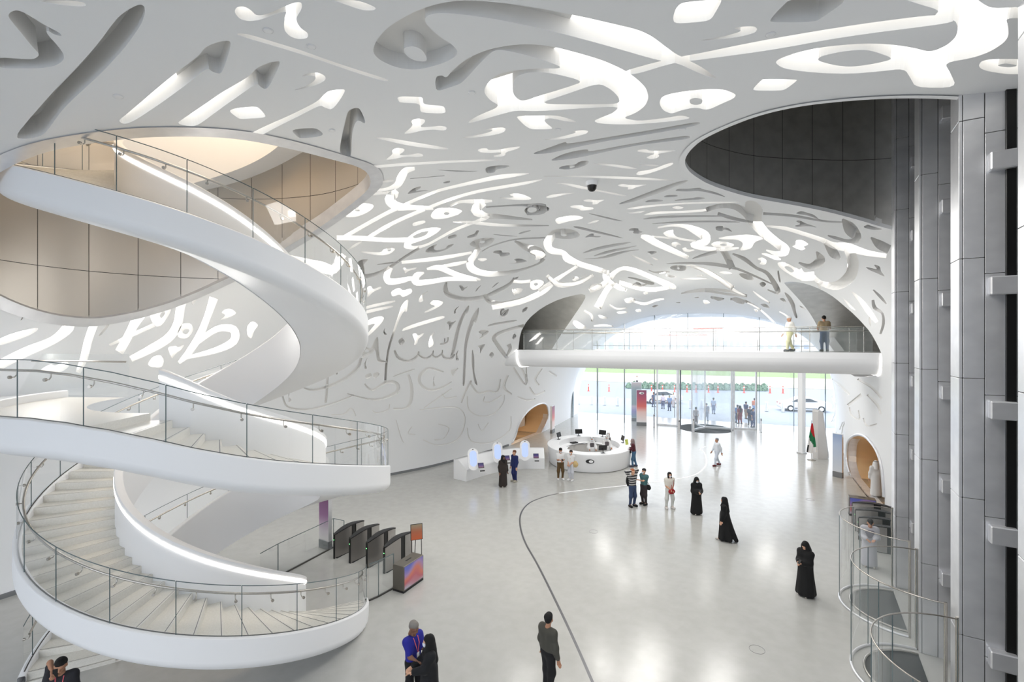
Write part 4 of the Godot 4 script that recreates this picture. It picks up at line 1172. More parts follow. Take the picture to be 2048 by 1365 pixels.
func build_facade() -> void:
	var root := group_node("window_1")
	struct(root, "tall glazed entrance wall filling the far arch", "window")
	var cols := [1060, 1104, 1147, 1196, 1250, 1310, 1376, 1447, 1518, 1587, 1650, 1700]
	var fin := MB.new()
	for i in cols.size() - 1:
		var wa := fac_px(cols[i])
		var wb := fac_px(cols[i + 1])
		var mb := MB.new()
		var lo := 5.5 if (cols[i] >= 1310 and cols[i] < 1518) else 0.02
		var prev := Vector3.ZERO
		for k in 7:
			var w := lerpf(wa, wb, k / 6.0)
			var top := vault_h(fac_s(w), w) + 0.3
			if k > 0:
				var p := fac(w, lo)
				var q := fac(w, maxf(top, lo))
				var p0 := fac(lerpf(wa, wb, (k - 1) / 6.0), lo)
				var w0 := lerpf(wa, wb, (k - 1) / 6.0)
				var q0 := fac(w0, maxf(vault_h(fac_s(w0), w0) + 0.3, lo))
				mb.quad(p0, p, q, q0)
		obj("window_pane", mb, M.facade_glass, root)
	for c in cols.slice(1, -1):
		var w := fac_px(c)
		var top := vault_h(fac_s(w), w) + 0.2
		var lo := 5.5 if (c > 1310 and c < 1518) else 0.0
		if top <= lo: continue
		var mb := MB.new()
		mb.box(Transform3D(Basis(Vector3.UP, -PSI), fac(w, (top + lo) * 0.5) - SW(0.2, 0)), Vector3(0.035, top - lo, 0.42), 0.005)
		obj("glass_fin", mb, M.glass_edge, root)
	for h in [5.5, 7.35]:
		var mb := MB.new()
		var path := []
		var lim := -13.5
		for k in 40:
			var w := lerpf(fac_px(1310) if h < 6 else -13.2, fac_px(1518) if h < 6 else 6.2, k / 39.0)
			path.append(fac(w, h) - SW(0.08, 0))
		mb.tube(path, 0.05, 6)
		obj("transom", mb, M.steel, root)
	# swing doors either side of the revolving door
	var n := 2
	for q in [[1313, 1356], [1466, 1514]]:
		n += 1
		var d := group_node("door_%d" % n)
		struct(d, "tall steel-framed glass swing door " + ("left" if n == 3 else "right") + " of the revolving door", "door")
		var a := fac(fac_px(q[0]))
		var b := fac(fac_px(q[1]))
		var x := (b - a)
		var L := x.length()
		var turn := atan2(-x.z, x.x)
		var T := Transform3D(Basis(Vector3.UP, turn), (a + b) * 0.5)
		for s in [-1, 1]:
			var mb := MB.new()
			mb.box(T * Transform3D(Basis(), Vector3(s * (L * 0.5 - 0.07), 2.75, 0)), Vector3(0.14, 5.5, 0.16), 0.01)
			obj("door_jamb", mb, M.steel, d)
		for y in [0.07, 5.43]:
			var mb := MB.new()
			mb.box(T * Transform3D(Basis(), Vector3(0, y, 0)), Vector3(L - 0.28, 0.14, 0.14), 0.01)
			obj("door_rail", mb, M.steel, d)
		var mb := MB.new()
		mb.box(T * Transform3D(Basis(), Vector3(0, 2.75, 0)), Vector3(L - 0.28, 5.2, 0.03))
		obj("door_glass", mb, M.facade_glass, d)
		mb = MB.new()
		var hx := (L * 0.5 - 0.3) * (1 if n == 3 else -1)
		mb.bar(T * Vector3(hx, 0.8, 0.12), T * Vector3(hx, 2.2, 0.12), 0.025)
		obj("door_handle", mb, M.rail, d)
	# revolving door
	var c := at(1410, 857.5)
	var R := 2.3
	var rd := group_node("door_5")
	struct(rd, "round revolving glass door with dark floor mat", "door")
	var mb := MB.new()
	mb.lathe(c, [[R, 0.0], [R, 0.012], [R - 0.05, 0.016]], 48)
	mb.lathe(c, [[R - 0.05, 0.016], [0.02, 0.016]], 48)
	obj("floor_mat", mb, M.charcoal, rd)
	for side in [0, 1]:
		var q0: float = (0.35 if side == 0 else 0.35 + PI) + PSI
		for k in 3:
			mb = MB.new()
			var lo := []
			var hi := []
			for j in 7:
				var q := q0 + (k + j / 6.0) * 0.82
				lo.append(c + Vector3(cos(q) * R, 0.05, sin(q) * R)); hi.append(c + Vector3(cos(q) * R, 5.4, sin(q) * R))
			mb.grid([lo, hi])
			obj("curved_glass", mb, M.facade_glass, rd)
		for k in [0, 3]:
			mb = MB.new()
			var q: float = q0 + k * 0.82
			mb.bar(c + Vector3(cos(q) * R, 0, sin(q) * R), c + Vector3(cos(q) * R, 5.5, sin(q) * R), 0.07)
			obj("drum_post", mb, M.steel if side == 0 else M.charcoal, rd)
	for k in 3:
		var q := 0.35 + TAU * k / 3.0
		var e := c + Vector3(cos(q), 0, sin(q)) * (R - 0.1)
		var T := Transform3D(Basis(Vector3.UP, -q), (c + e) * 0.5)
		mb = MB.new()
		mb.box(T * Transform3D(Basis(), Vector3(0, 2.7, 0)), Vector3(R - 0.2, 5.2, 0.03))
		var wing := obj("door_wing", mb, M.facade_glass, rd)
		mb = MB.new()
		mb.box(T * Transform3D(Basis(), Vector3(0, 0.1, 0)), Vector3(R - 0.1, 0.18, 0.12), 0.02)
		mb.bar(e, e + Vector3(0, 5.4, 0), 0.04)
		obj("wing_frame", mb, M.steel, wing)
	mb = MB.new()
	mb.bar(c, c + Vector3(0, 5.5, 0), 0.06)
	obj("spindle", mb, M.steel, rd)
	mb = MB.new()
	mb.lathe(c + Vector3(0, 5.45, 0), [[R + 0.08, 0.0], [R + 0.08, 0.3], [0.05, 0.32]], 40)
	obj("canopy", mb, M.steel, rd)

# ---------------------------------------------------------------- bridge
func build_bridge() -> void:
	var y := 7.3
	var sf := 25.0
	var t := thing("bridge", "white footbridge with rounded underside and glass railings spanning the hall", "bridge")
	var prof := [[0.0, 0.0], [0.0, -0.28]]      # (s from the front edge, height)
	for k in 9:
		var q := PI / 2 * k / 8.0
		prof.append([0.7 - cos(q) * 0.7, -0.28 - sin(q) * 0.7])
	for k in 9:
		var q := PI / 2 * k / 8.0
		prof.append([2.5 + sin(q) * 0.7, -0.28 - cos(q) * 0.7])
	prof.append([3.2, 0.0])
	var rows := []
	var wl := -12.6
	var wr := 9.5
	for i in 31:
		var w := lerpf(wl, wr, i / 30.0)
		var row := []
		for p in prof: row.append(SW(sf + p[0], w, y + p[1]))
		rows.append(row)
	var mb := MB.new()
	mb.grid(rows)
	obj("deck_shell", mb, M.white, t)
	mb = MB.new()
	mb.quad(SW(sf, wl, y), SW(sf, wr, y), SW(sf + 3.2, wr, y), SW(sf + 3.2, wl, y))
	obj("walking_surface", mb, M.floor, t)
	for side in [0, 1]:
		var s := sf + (0.12 if side == 0 else 3.08)
		var w := -11.0
		while w < 5.3:
			mb = MB.new()
			var w1 := minf(w + 2.0, 5.3)
			mb.box(Transform3D(Basis(Vector3.UP, -PSI), SW(s, (w + w1) * 0.5, y + 0.56)), Vector3(w1 - w - 0.02, 1.12, 0.02))
			obj("glass_panel", mb, M.clear, t)
			mb = MB.new()
			mb.bar(SW(s + 0.06, w + 0.01, y), SW(s + 0.06, w + 0.01, y + 1.12), 0.014, 6)
			obj("post", mb, M.rail, t)
			w += 2.0
		mb = MB.new()
		mb.bar(SW(s, -11.2, y + 1.13), SW(s, 5.5, y + 1.13), 0.016, 6)
		obj("top_rail", mb, M.rail, t)
		mb = MB.new()
		mb.bar(SW(s + (0.12 if side == 0 else -0.12), -11.2, y + 0.95), SW(s + (0.12 if side == 0 else -0.12), 5.5, y + 0.95), 0.022, 8)
		obj("handrail", mb, M.rail, t)
	for w in [-11.35, 5.6]:
		mb = MB.new()
		var path := []
		for p in prof.slice(0, 20): path.append(SW(sf + p[0] - 0.02, w, y + p[1] - 0.03))
		mb.tube(path, 0.035, 6)
		obj("led_strip", mb, M.led, t)

# ---------------------------------------------------------------- double-helix stair
const SC := Vector2(-7.79, 12.76)               # its axis, in (x, D)
var SN := Vector2(0.521, -0.8536)               # from the axis towards the camera
var SR := Vector2(0.8536, 0.521)                # to the right of that

func hx(r: float, deg: float, h: float) -> Vector3:
	var q := SC + (SN * cos(deg_to_rad(deg)) + SR * sin(deg_to_rad(deg))) * r
	return Vector3(q.x, h, -q.y)

func look(tb: Array, x: float) -> float:        # table of [angle, value, angle, value ...], ascending
	if x <= tb[0]: return tb[1]
	for i in range(0, tb.size() - 2, 2):
		if x <= tb[i + 2]: return lerpf(tb[i + 1], tb[i + 3], (x - tb[i]) / (tb[i + 2] - tb[i]))
	return tb[-1]

func smooth_look(tb: Array, x: float) -> float:
	return (look(tb, x - 14) + look(tb, x - 5) + look(tb, x + 5) + look(tb, x + 14)) * 0.25

func strand(label: String, H: Array, RO: Array, RI: Array, a0: float, a1: float, glass_from: float, glass_to: float, par_from: float, par_to: float) -> Node3D:
	# angles grow downhill from a0 (top) to a1 (foot on the floor)
	var t := thing("helical_staircase", label, "staircase", Vector3.ZERO, 0.0, "")
	var N := int((a1 - a0) / 3.0)
	# ribbon: outer fascia rolling under to the soffit and up to the inner edge
	var prof := [[0.0, 0.16], [0.0, -0.3]]
	for k in 8:
		var q := PI / 2 * (k + 1) / 8.0
		prof.append([0.34 * (1 - cos(q)), -0.3 - 0.26 * sin(q)])
	var rows := []
	var lip := []
	var inner := []
	for i in N + 1:
		var a := lerpf(a0, a1, float(i) / N)
		var h := smooth_look(H, a)
		var ro := look(RO, a)
		var ri := look(RI, a)
		var row := []
		for p in prof: row.append(hx(ro - p[0], a, maxf(h + p[1], 0.004)))
		for k in 5: row.append(hx(lerpf(ro - 0.34, ri - 0.05, (k + 1) / 5.0), a, maxf(h - 0.56 + 0.06 * (k + 1) / 5.0, 0.004)))
		rows.append(row)
		lip.append([hx(ro, a, h + 0.16), hx(ro - 0.02, a, h + 0.185), hx(ro - 0.12, a, h + 0.185), hx(ro - 0.14, a, h + 0.16), hx(ro - 0.14, a, h - 0.25)])
	var mb := MB.new()
	mb.grid(rows)
	obj("stringer", mb, M.white, t)
	mb = MB.new()
	mb.grid(lip)
	obj("kerb", mb, M.white, t)
	# inner parapet with its light groove
	var pr := []
	var n2 := int((par_to - par_from) / 3.0)
	var led := []
	for i in n2 + 1:
		var a := lerpf(par_from, par_to, float(i) / n2)
		var h := smooth_look(H, a)
		var ri := look(RI, a)
		pr.append([hx(ri - 0.06, a, maxf(h - 0.52, 0.0)), hx(ri - 0.06, a, h + 1.1), hx(ri - 0.04, a, h + 1.14), hx(ri + 0.1, a, h + 1.14), hx(ri + 0.12, a, h + 1.12), hx(ri + 0.12, a, h + 1.02), hx(ri + 0.05, a, h + 1.0), hx(ri + 0.05, a, h + 0.93), hx(ri + 0.1, a, h + 0.9), hx(ri + 0.1, a, maxf(h - 0.4, 0.0))])
		led.append([hx(ri + 0.125, a, h + 1.015), hx(ri + 0.125, a, h + 0.945), hx(ri + 0.06, a, h + 0.93)])
	mb = MB.new()
	mb.grid(pr)
	var first := []
	var last := []
	for p in pr[0]: first.append(p)
	for p in pr[-1]: last.append(p)
	mb.fan(first, pr[0][0] - pr[1][0])
	mb.fan(last, pr[-1][0] - pr[-2][0])
	obj("inner_parapet", mb, M.white, t)
	mb = MB.new()
	mb.grid(led)
	obj("led_strip", mb, M.led, t)
	# steps
	var hs := smooth_look(H, a0)
	var a := a0
	var prev := a0
	var level := hs
	var step_i := 0
	while a < a1:
		a += 0.5
		var h := smooth_look(H, a)
		if level - h >= 0.155 or a >= a1:
			if a - prev < 1.5: continue
			if level < 0.02: break
			mb = MB.new()
			var M2 := int(ceil((a - prev) / 3.0))
			var th := 0.3
			for k in M2:
				var q0 := lerpf(prev, a, float(k) / M2)
				var q1 := lerpf(prev, a, float(k + 1) / M2)
				var ri0 := look(RI, q0) + 0.08; var ro0 := look(RO, q0) - 0.13
				var ri1 := look(RI, q1) + 0.08; var ro1 := look(RO, q1) - 0.13
				mb.quad(hx(ri0, q0, level), hx(ro0, q0, level), hx(ro1, q1, level), hx(ri1, q1, level))
			var ri := look(RI, a) + 0.08; var ro := look(RO, a) - 0.13
			mb.quad(hx(ri, a, level), hx(ro, a, level), hx(ro, a, maxf(level - th, 0.0)), hx(ri, a, maxf(level - th, 0.0)))
			var s := obj("step", mb, M.stone, t)
			if a - prev < 30:
				mb = MB.new()
				for q in [0.9]:
					mb.quad(hx(ri, a - q, level + 0.002), hx(ro, a - q, level + 0.002), hx(ro, a - q + 0.25, level + 0.002), hx(ri, a - q + 0.25, level + 0.002))
				obj("nosing_strip", mb, M.inlay, s)
			prev = a
			level = h
			step_i += 1
	# outer glass, handrail and brackets
	var g := glass_from
	while g < glass_to - 1:
		var g1 := minf(g + 17.0, glass_to)
		var lo := []
		var hi := []
		for k in 9:
			var q := lerpf(g + 0.1, g1 - 0.1, k / 8.0)
			var h := smooth_look(H, q)
			lo.append(hx(look(RO, q) - 0.07, q, h + 0.15)); hi.append(hx(look(RO, q) - 0.07, q, h + 1.22))
		mb = MB.new()
		mb.grid([lo, hi])
		var pan := obj("glass_panel", mb, M.clear, t)
		mb = MB.new()
		mb.tube(hi, 0.009, 5)
		mb.bar(lo[0], hi[0], 0.009, 5)
		obj("glass_edge", mb, M.glass_edge, pan)
		g = g1
	var path := []
	var steps := int((glass_to - glass_from) / 3.0)
	for i in steps + 1:
		var q := lerpf(glass_from, glass_to, float(i) / steps)
		path.append(hx(look(RO, q) - 0.17, q, smooth_look(H, q) + 1.02))
	mb = MB.new()
	mb.tube(path, 0.024, 8)
	obj("handrail", mb, M.rail, t)
	g = glass_from + 4
	while g < glass_to:
		var h := smooth_look(H, g)
		var ro := look(RO, g)
		mb = MB.new()
		mb.tube([hx(ro - 0.07, g, h + 0.9), hx(ro - 0.14, g, h + 0.9), hx(ro - 0.17, g, h + 0.94), hx(ro - 0.17, g, h + 1.0)], 0.011, 6)
		mb.bar(hx(ro - 0.05, g, h + 0.9), hx(ro - 0.09, g, h + 0.9), 0.03, 8)
		obj("rail_bracket", mb, M.rail, t)
		g += 10.5
	# dark shoe line at the foot of the glass
	path = []
	for i in steps + 1:
		var q := lerpf(glass_from, glass_to, float(i) / steps)
		path.append(hx(look(RO, q) - 0.085, q, smooth_look(H, q) + 0.187))
	mb = MB.new()
	mb.tube(path, 0.014, 5)
	obj("glass_shoe", mb, M.joint, t)
	return t

func build_stairs() -> void:
	var a := strand("white helical stair that climbs through the round ceiling opening", [-640, 15.2, -435, 11.3, -360, 9.95, -285, 8.2, -180, 5.75, -75, 3.3, 0, 1.72, 82, -0.05, 96, -0.3],
		[-640, 4.1, -435, 4.05, -330, 3.8, 100, 3.82], [-640, 2.05, 100, 2.03], -640, 84, -640, 80, -640, 78)
	var b := strand("lower white helical stair that starts from the landing by the left wall", [-125, 6.28, -27, 6.24, 0, 5.46, 73, 4.02, 180, 1.9, 272, -0.02, 290, -0.2],
		[-125, 4.4, 90, 4.42, 200, 3.9, 290, 3.85], [-125, 2.55, 90, 2.55, 200, 2.1, 290, 2.05], -125, 270, -62, 268, -24, 266)
	# landing that joins the second stair to the left wall
	var l := thing("landing", "flat white landing slab between the lower stair and the left wall", "landing")
	var mb := MB.new()
	var top := 6.27
	var poly := PackedVector2Array()
	for a2 in [-127, -115, -103, -91, -79, -66]:
		var q := hx(4.43, a2, 0)
		poly.append(Vector2(q.x, q.z))
	for q in [hx(4.43, -66, 0) + Vector3(-5.6, 0, 0), hx(4.43, -127, 0) + Vector3(-4.2, 0, -1.0)]: poly.append(Vector2(q.x, q.z))
	mb.prism(Transform3D(Basis(Vector3.RIGHT, PI / 2), Vector3(0, top - 0.2, 0)), poly, 0.36)
	obj("slab", mb, M.white, l)
	# glass along the back and the front of the landing
	for e in [[hx(2.6, -126.5, top), hx(4.43, -127, top) + Vector3(-4.0, 0, -0.9)], [hx(4.46, -67, top), hx(4.46, -67, top) + Vector3(-5.3, 0, 0.0)]]:
		var A: Vector3 = e[0]
		var B: Vector3 = e[1]
		mb = MB.new()
		mb.box(Transform3D(Basis(Vector3.UP, atan2(-(B - A).z, (B - A).x)), (A + B) * 0.5 + Vector3(0, 0.6, 0)), Vector3(A.distance_to(B), 1.15, 0.02))
		obj("glass_panel", mb, M.clear, l)
		mb = MB.new()
		mb.bar(A + Vector3(0, 0.97, 0.1), B + Vector3(0, 0.97, 0.1), 0.024)
		obj("handrail", mb, M.rail, l)

# ---------------------------------------------------------------- lifts
func build_lifts() -> void:
	var L := Vector2(0.52, 0.854)       # along the row of lifts, away from the camera
	var Q := Vector2(0.854, -0.52)      # to the right, into the shafts
	var corners := [Vector2(12.13, 15.2), Vector2(10.2, 12.0), Vector2(8.465, 9.07), Vector2(6.68, 6.1)]
	var names := ["beyond the far glass lift guard", "between the far and the middle glass lift guards", "between the middle and the near glass lift guards", "before the near glass lift guard"]
	var v3 := func(q: Vector2, h: float) -> Vector3: return Vector3(q.x, h, -q.y)
	var turn := atan2(L.x, L.y)   # box x axis = Q, z axis = -L
	var B := Basis(Vector3(Q.x, 0, -Q.y), Vector3.UP, Vector3(-L.x, 0, L.y))
	for i in 4:
		var c: Vector2 = corners[i]
		var t := thing("lift_pylon", "tall brushed steel lift pylon " + names[i], "pylon", Vector3.ZERO, 0.0, "steel lift pylons")
		var mb := MB.new()
		# core
		mb.box(Transform3D(B, v3.call(c + Q * 1.35 + L * 0.3, 10.4)), Vector3(2.66, 20.8, 0.56))
		obj("core", mb, M.joint, t)
		var y := 0.0
		var k := 0
		while y < 20.6:
			var hh: float = 2.25 if k % 3 != 1 else 2.6
			hh = minf(hh, 20.7 - y)
			# end panel facing the hall
			mb = MB.new()
			mb.box(Transform3D(B, v3.call(c + L * 0.3 + Q * 0.008, y + hh * 0.5)), Vector3(0.05, hh - 0.012, 0.6), 0.006)
			obj("end_panel", mb, M.steel, t)
			# side panels facing the camera: a narrow strip and a wide sheet
			mb = MB.new()
			mb.box(Transform3D(B, v3.call(c + Q * 0.19 + L * 0.012, y + hh * 0.5)), Vector3(0.29, hh - 0.012, 0.04), 0.005)
			obj("side_panel", mb, M.steel, t)
			mb = MB.new()
			mb.box(Transform3D(B, v3.call(c + Q * 1.5 + L * 0.012, y + hh * 0.5 - 0.3)), Vector3(2.3, hh - 0.012, 0.04), 0.005)
			obj("side_panel", mb, M.steel, t)
			y += hh
			k += 1
		# guide rail and its brackets on the camera side
		mb = MB.new()
		mb.box(Transform3D(B, v3.call(c + Q * 0.68 - L * 0.03, 10.3)), Vector3(0.14, 20.6, 0.09), 0.01)
		obj("guide_rail", mb, M.black, t)
		for b in 8:
			mb = MB.new()
			mb.box(Transform3D(B, v3.call(c + Q * 0.565 - L * 0.1, 2.0 + b * 2.27)), Vector3(0.37, 0.33, 0.18), 0.02)
			obj("bracket", mb, M.steel, t)
	# glass guards around the shaft mouths
	var cs := [Vector2(11.2, 13.85), Vector2(9.45, 10.87), Vector2(7.68, 7.85)]
	var gl := ["standing farthest along the row of lifts, nearest the right-hand turnstiles", "in the middle of the row of lifts", "before the near steel pylon"]
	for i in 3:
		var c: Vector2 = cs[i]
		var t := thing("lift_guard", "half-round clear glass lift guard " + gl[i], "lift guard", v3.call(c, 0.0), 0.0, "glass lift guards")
		var R := 1.45
		var H := 2.53
		var pt := func(q: float, r: float, h: float) -> Vector3:
			var p: Vector2 = L * cos(q) * r - Q * sin(q) * r
			return Vector3(p.x, h, -p.y)
		for k in 4:
			var lo := []
			var hi := []
			for j in 9:
				var q := PI * (k + j / 8.0) / 4.0
				lo.append(pt.call(q, R, 0.02)); hi.append(pt.call(q, R, H))
			var mb := MB.new()
			mb.grid([lo, hi])
			var o := obj("glass_panel", mb, M.clear, t)
			mb = MB.new()
			mb.bar(lo[0], hi[0], 0.01, 6)
			obj("glass_joint", mb, M.glass_edge, o)
		var rim := []
		var rb := []
		for j in 41:
			rim.append(pt.call(PI * j / 40.0, R, H)); rb.append(pt.call(PI * j / 40.0, R, 0.02))
		var mb := MB.new()
		mb.tube(rim, 0.014, 6)
		obj("top_edge", mb, M.rail, t)
		mb = MB.new()
		mb.tube(rb, 0.035, 6)
		obj("base_ring", mb, M.steel, t)
		# black disc with the open shaft's shade put into its colour; steel lip
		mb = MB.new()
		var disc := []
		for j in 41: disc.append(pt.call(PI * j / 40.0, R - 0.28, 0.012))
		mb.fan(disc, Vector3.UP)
		obj("shaft_shade_disc", mb, M.black, t)
		mb = MB.new()
		var l2 := []
		for j in 41: l2.append(pt.call(PI * j / 40.0, R - 0.26, 0.03))
		mb.tube(l2, 0.03, 6)
		obj("mouth_lip", mb, M.rail, t)
		# round lift car seen at the back of the shaft
		mb = MB.new()
		for s in [-1, 1]:
			var e: Vector3 = pt.call(0.0 if s > 0 else PI, R + 0.02, 0.0)
			mb.bar(e, e + Vector3(0, H + 0.03, 0), 0.03, 8)
		obj("end_post", mb, M.rail, t)

# ---------------------------------------------------------------- flat printed faces
func print_mat(name: String, stops: Array, w := 32, h := 128, mottled := 0.0) -> StandardMaterial3D:
	var g := Gradient.new()
	g.offsets = PackedFloat32Array(); g.colors = PackedColorArray()
	for s in stops: g.add_point(s[0], s[1])
	var im := Image.create(w, h, false, Image.FORMAT_RGB8)
	var nz := FastNoiseLite.new()
	nz.seed = name.length() * 7
	nz.frequency = 0.011
	nz.fractal_octaves = 1
	for y in h:
		for x in w:
			im.set_pixel(x, y, g.sample(clampf(float(y) / (h - 1) + mottled * nz.get_noise_2d(x, y), 0, 1)))
	var m := mat(name, Color.WHITE, 0.35)
	m.albedo_texture = ImageTexture.create_from_image(im)
	return m

func face(a: Vector3, b: Vector3, c: Vector3, d: Vector3, m: Material) -> ArrayMesh:   # top-left, top-right, bottom-right, bottom-left
	var st := SurfaceTool.new()
	st.begin(Mesh.PRIMITIVE_TRIANGLES)
	var n := (c - a).cross(b - d).normalized()
	for q in [[a, 0, 0], [b, 1, 0], [c, 1, 1], [a, 0, 0], [c, 1, 1], [d, 0, 1]]:
		st.set_normal(n)
		st.set_uv(Vector2(q[1], q[2]))
		st.add_vertex(q[0])
	var me := st.commit()
	me.surface_set_material(0, m)
	return me

func ellipse_pts(rx: float, ry: float, n := 28, cx := 0.0, cy := 0.0) -> PackedVector2Array:
	var p := PackedVector2Array()
	for k in n: p.append(Vector2(cx + cos(TAU * k / n) * rx, cy + sin(TAU * k / n) * ry))
	return p

# the eye-shaped emblem: an ellipse with an off-centre ellipse in it
func emblem(parent: Node, T: Transform3D, w: float, outer: Material, inner: Material) -> void:
	var mb := MB.new()
	mb.prism(T, ellipse_pts(w * 0.5, w * 0.24), 0.012)
	var e := obj("emblem", mb, outer, parent)
	mb = MB.new()
	mb.prism(T * Transform3D(Basis(), Vector3(w * 0.12, 0, 0.004)), ellipse_pts(w * 0.26, w * 0.15), 0.012)
	obj("emblem_eye", mb, inner, e)

# ---------------------------------------------------------------- information desk and ticket kiosks
const DC := Vector2(5.02, 31.25)
func desk_pt(q: float, off: float, h: float) -> Vector3:
	var u := Vector2(0.16, 0.987)
	var r := Vector2(0.987, -0.16)
	var p := DC + u * (sin(q) * (3.1 + off)) + r * (cos(q) * (2.7 + off))
	return Vector3(p.x, h, -p.y)

func monitor(at_: Vector3, turn: float, label: String) -> void:
	var t := thing("monitor", label, "monitor", at_, turn, "desk monitors")
	var mb := MB.new()
	mb.box(Transform3D(Basis(Vector3.RIGHT, -0.25), Vector3(0, 0.32, 0)), Vector3(0.52, 0.32, 0.035), 0.008)
	obj("housing", mb, M.charcoal, t)
	mb = MB.new()
	mb.box(Transform3D(Basis(Vector3.RIGHT, -0.25), Vector3(0, 0.325, 0.019)), Vector3(0.49, 0.29, 0.004))
	obj("screen_glass", mb, M.black, t)
	mb = MB.new()
	mb.bar(Vector3(0, 0.0, -0.03), Vector3(0, 0.3, -0.03), 0.025)
	mb.bx(Vector3(0, 0.01, 0), Vector3(0.24, 0.02, 0.18), 0.006)
	obj("stand", mb, M.black, t)

func build_desk() -> void:
	var t := thing("reception_desk", "oval white reception desk with black eye emblem", "desk")
	var N := 72
	var prof := [[-0.25, 0.0], [0.0, 0.04], [0.1, 1.0], [0.12, 1.05], [0.1, 1.1]]
	var rows := []
	for k in N:
		var row := []
		for p in prof: row.append(desk_pt(TAU * k / N, p[0] - 0.1, p[1]))
		rows.append(row)
	var mb := MB.new()
	mb.grid(rows, true)
	obj("front_shell", mb, M.white, t)
	for part in [["counter_top", 0.0, -0.75, 1.1, 1.1, M.white], ["inner_wall", -0.75, -0.7, 1.1, 0.75, M.white], ["work_surface", -0.7, -1.3, 0.75, 0.75, M.white], ["drawer_wall", -1.2, -1.2, 0.74, 0.0, M.door_white]]:
		mb = MB.new()
		rows = []
		for k in N: rows.append([desk_pt(TAU * k / N, part[1], part[3]), desk_pt(TAU * k / N, part[2], part[4])])
		mb.grid(rows, true)
		obj(part[0], mb, part[5], t)
	for k in 5:
		var q := 0.5 + k * 0.53
		mb = MB.new()
		var p := desk_pt(q, -1.23, 0.4)
		var c := desk_pt(q, -2.0, 0.4)
		mb.box(Transform3D(Basis.looking_at(p - c, Vector3.UP), p), Vector3(0.85, 0.6, 0.03), 0.01)
		var dr := obj("drawer_front", mb, M.grey_panel if k == 9 else M.door_white, t)
		mb = MB.new()
		mb.box(Transform3D(Basis.looking_at(p - c, Vector3.UP), p + Vector3(0, 0.34, 0)), Vector3(0.8, 0.04, 0.04))
		obj("drawer_dark_strip", mb, M.charcoal, dr)  # charcoal strip above the drawer front
	var fq := -PI / 2 + 0.02
	var fp := desk_pt(fq, 0.0, 0.72)
	var outward := (desk_pt(fq, 1.0, 0) - desk_pt(fq, 0.0, 0)).normalized()
	emblem(t, Transform3D(Basis.looking_at(-outward, Vector3.UP), fp + outward * 0.01), 0.5, M.black, M.white)
	var spots := [[-1.2, "black monitor facing the desk front beside the emblem"], [0.25, "black monitor at the right end of the oval desk"], [1.15, "black monitor on the back of the oval desk, toward the entrance"], [1.9, "grey monitor on the back of the oval desk, nearer the wall"], [2.7, "small black monitor at the left end of the oval desk"]]
	for s in spots:
		var p := desk_pt(s[0], -0.45, 1.1)
		var inw := desk_pt(s[0], -2.0, 1.1) - p
		monitor(p, atan2(inw.x, inw.z), s[1])
	for q in [1.45, 2.2]:
		mb = MB.new()
		var p := desk_pt(q, -0.95, 0.79)
		var c := desk_pt(q, -2.0, 0.79)
		mb.box(Transform3D(Basis.looking_at(p - c, Vector3.UP), p), Vector3(0.5, 0.06, 0.3), 0.01)
		tag(obj("keyboard_tray", mb, M.charcoal), "flat black keyboard tray on the desk's inner shelf, " + ("toward the entrance" if q < 2.0 else "nearer the left wall"), "keyboard", "keyboard trays in the desk")
	mb = MB.new()
	var lp := desk_pt(0.05, -0.3, 1.27)
	mb.box(Transform3D(Basis(Vector3.UP, 0.5) * Basis(Vector3.RIGHT, -0.2), lp), Vector3(0.24, 0.34, 0.02), 0.004)
	tag(obj("leaflet_holder", mb, mat("lime", Color(0.72, 0.75, 0.36), 0.5)), "lime green leaflet holder on the right end of the desk", "leaflet holder")
	# kiosk bench
	var k := thing("kiosk_bench", "curved white kiosk bench with sloping front beside the desk", "bench")
	var base := []
	for q in curve_px([932, 964, 965, 953, 997, 945, 1040, 939, 1089, 938.5], 6): base.append(q)
	rows = []
	for i in base.size():
		var d: Vector3 = (base[mini(i + 1, base.size() - 1)] - base[maxi(i - 1, 0)]).normalized()
		var bk := Vector3(d.z, 0, -d.x)
		if bk.z > 0: bk = -bk
		rows.append([base[i], base[i] + bk * -0.06 + Vector3(0, 0.62, 0), base[i] + bk * 0.0 + Vector3(0, 0.7, 0), base[i] + bk * 0.55 + Vector3(0, 1.1, 0), base[i] + bk * 0.95 + Vector3(0, 1.1, 0), base[i] + bk * 0.95])
	mb = MB.new()
	mb.grid(rows)
	mb.fan(rows[0], rows[0][0] - rows[1][0])
	mb.fan(rows[-1], rows[-1][0] - rows[-2][0])
	obj("body", mb, M.white, k)
	var scr := glow("screen_blue", Color(0.7, 0.78, 1.0), 0.6)
	scr.albedo_color = Color(0.3, 0.3, 0.4)
	var small := print_mat("ticket_print", [[0.0, Color(0.16, 0.16, 0.38)], [0.5, Color(0.3, 0.24, 0.5)], [1.0, Color(0.6, 0.4, 0.5)]])
	var names := ["at the free end of the white bench", "in the middle of the white bench", "at the desk end of the white bench"]
	var px := [[946, 940, 962, 0.45], [995, 925, 1014, 0.3], [1050, 921, 1072, 0.05]]
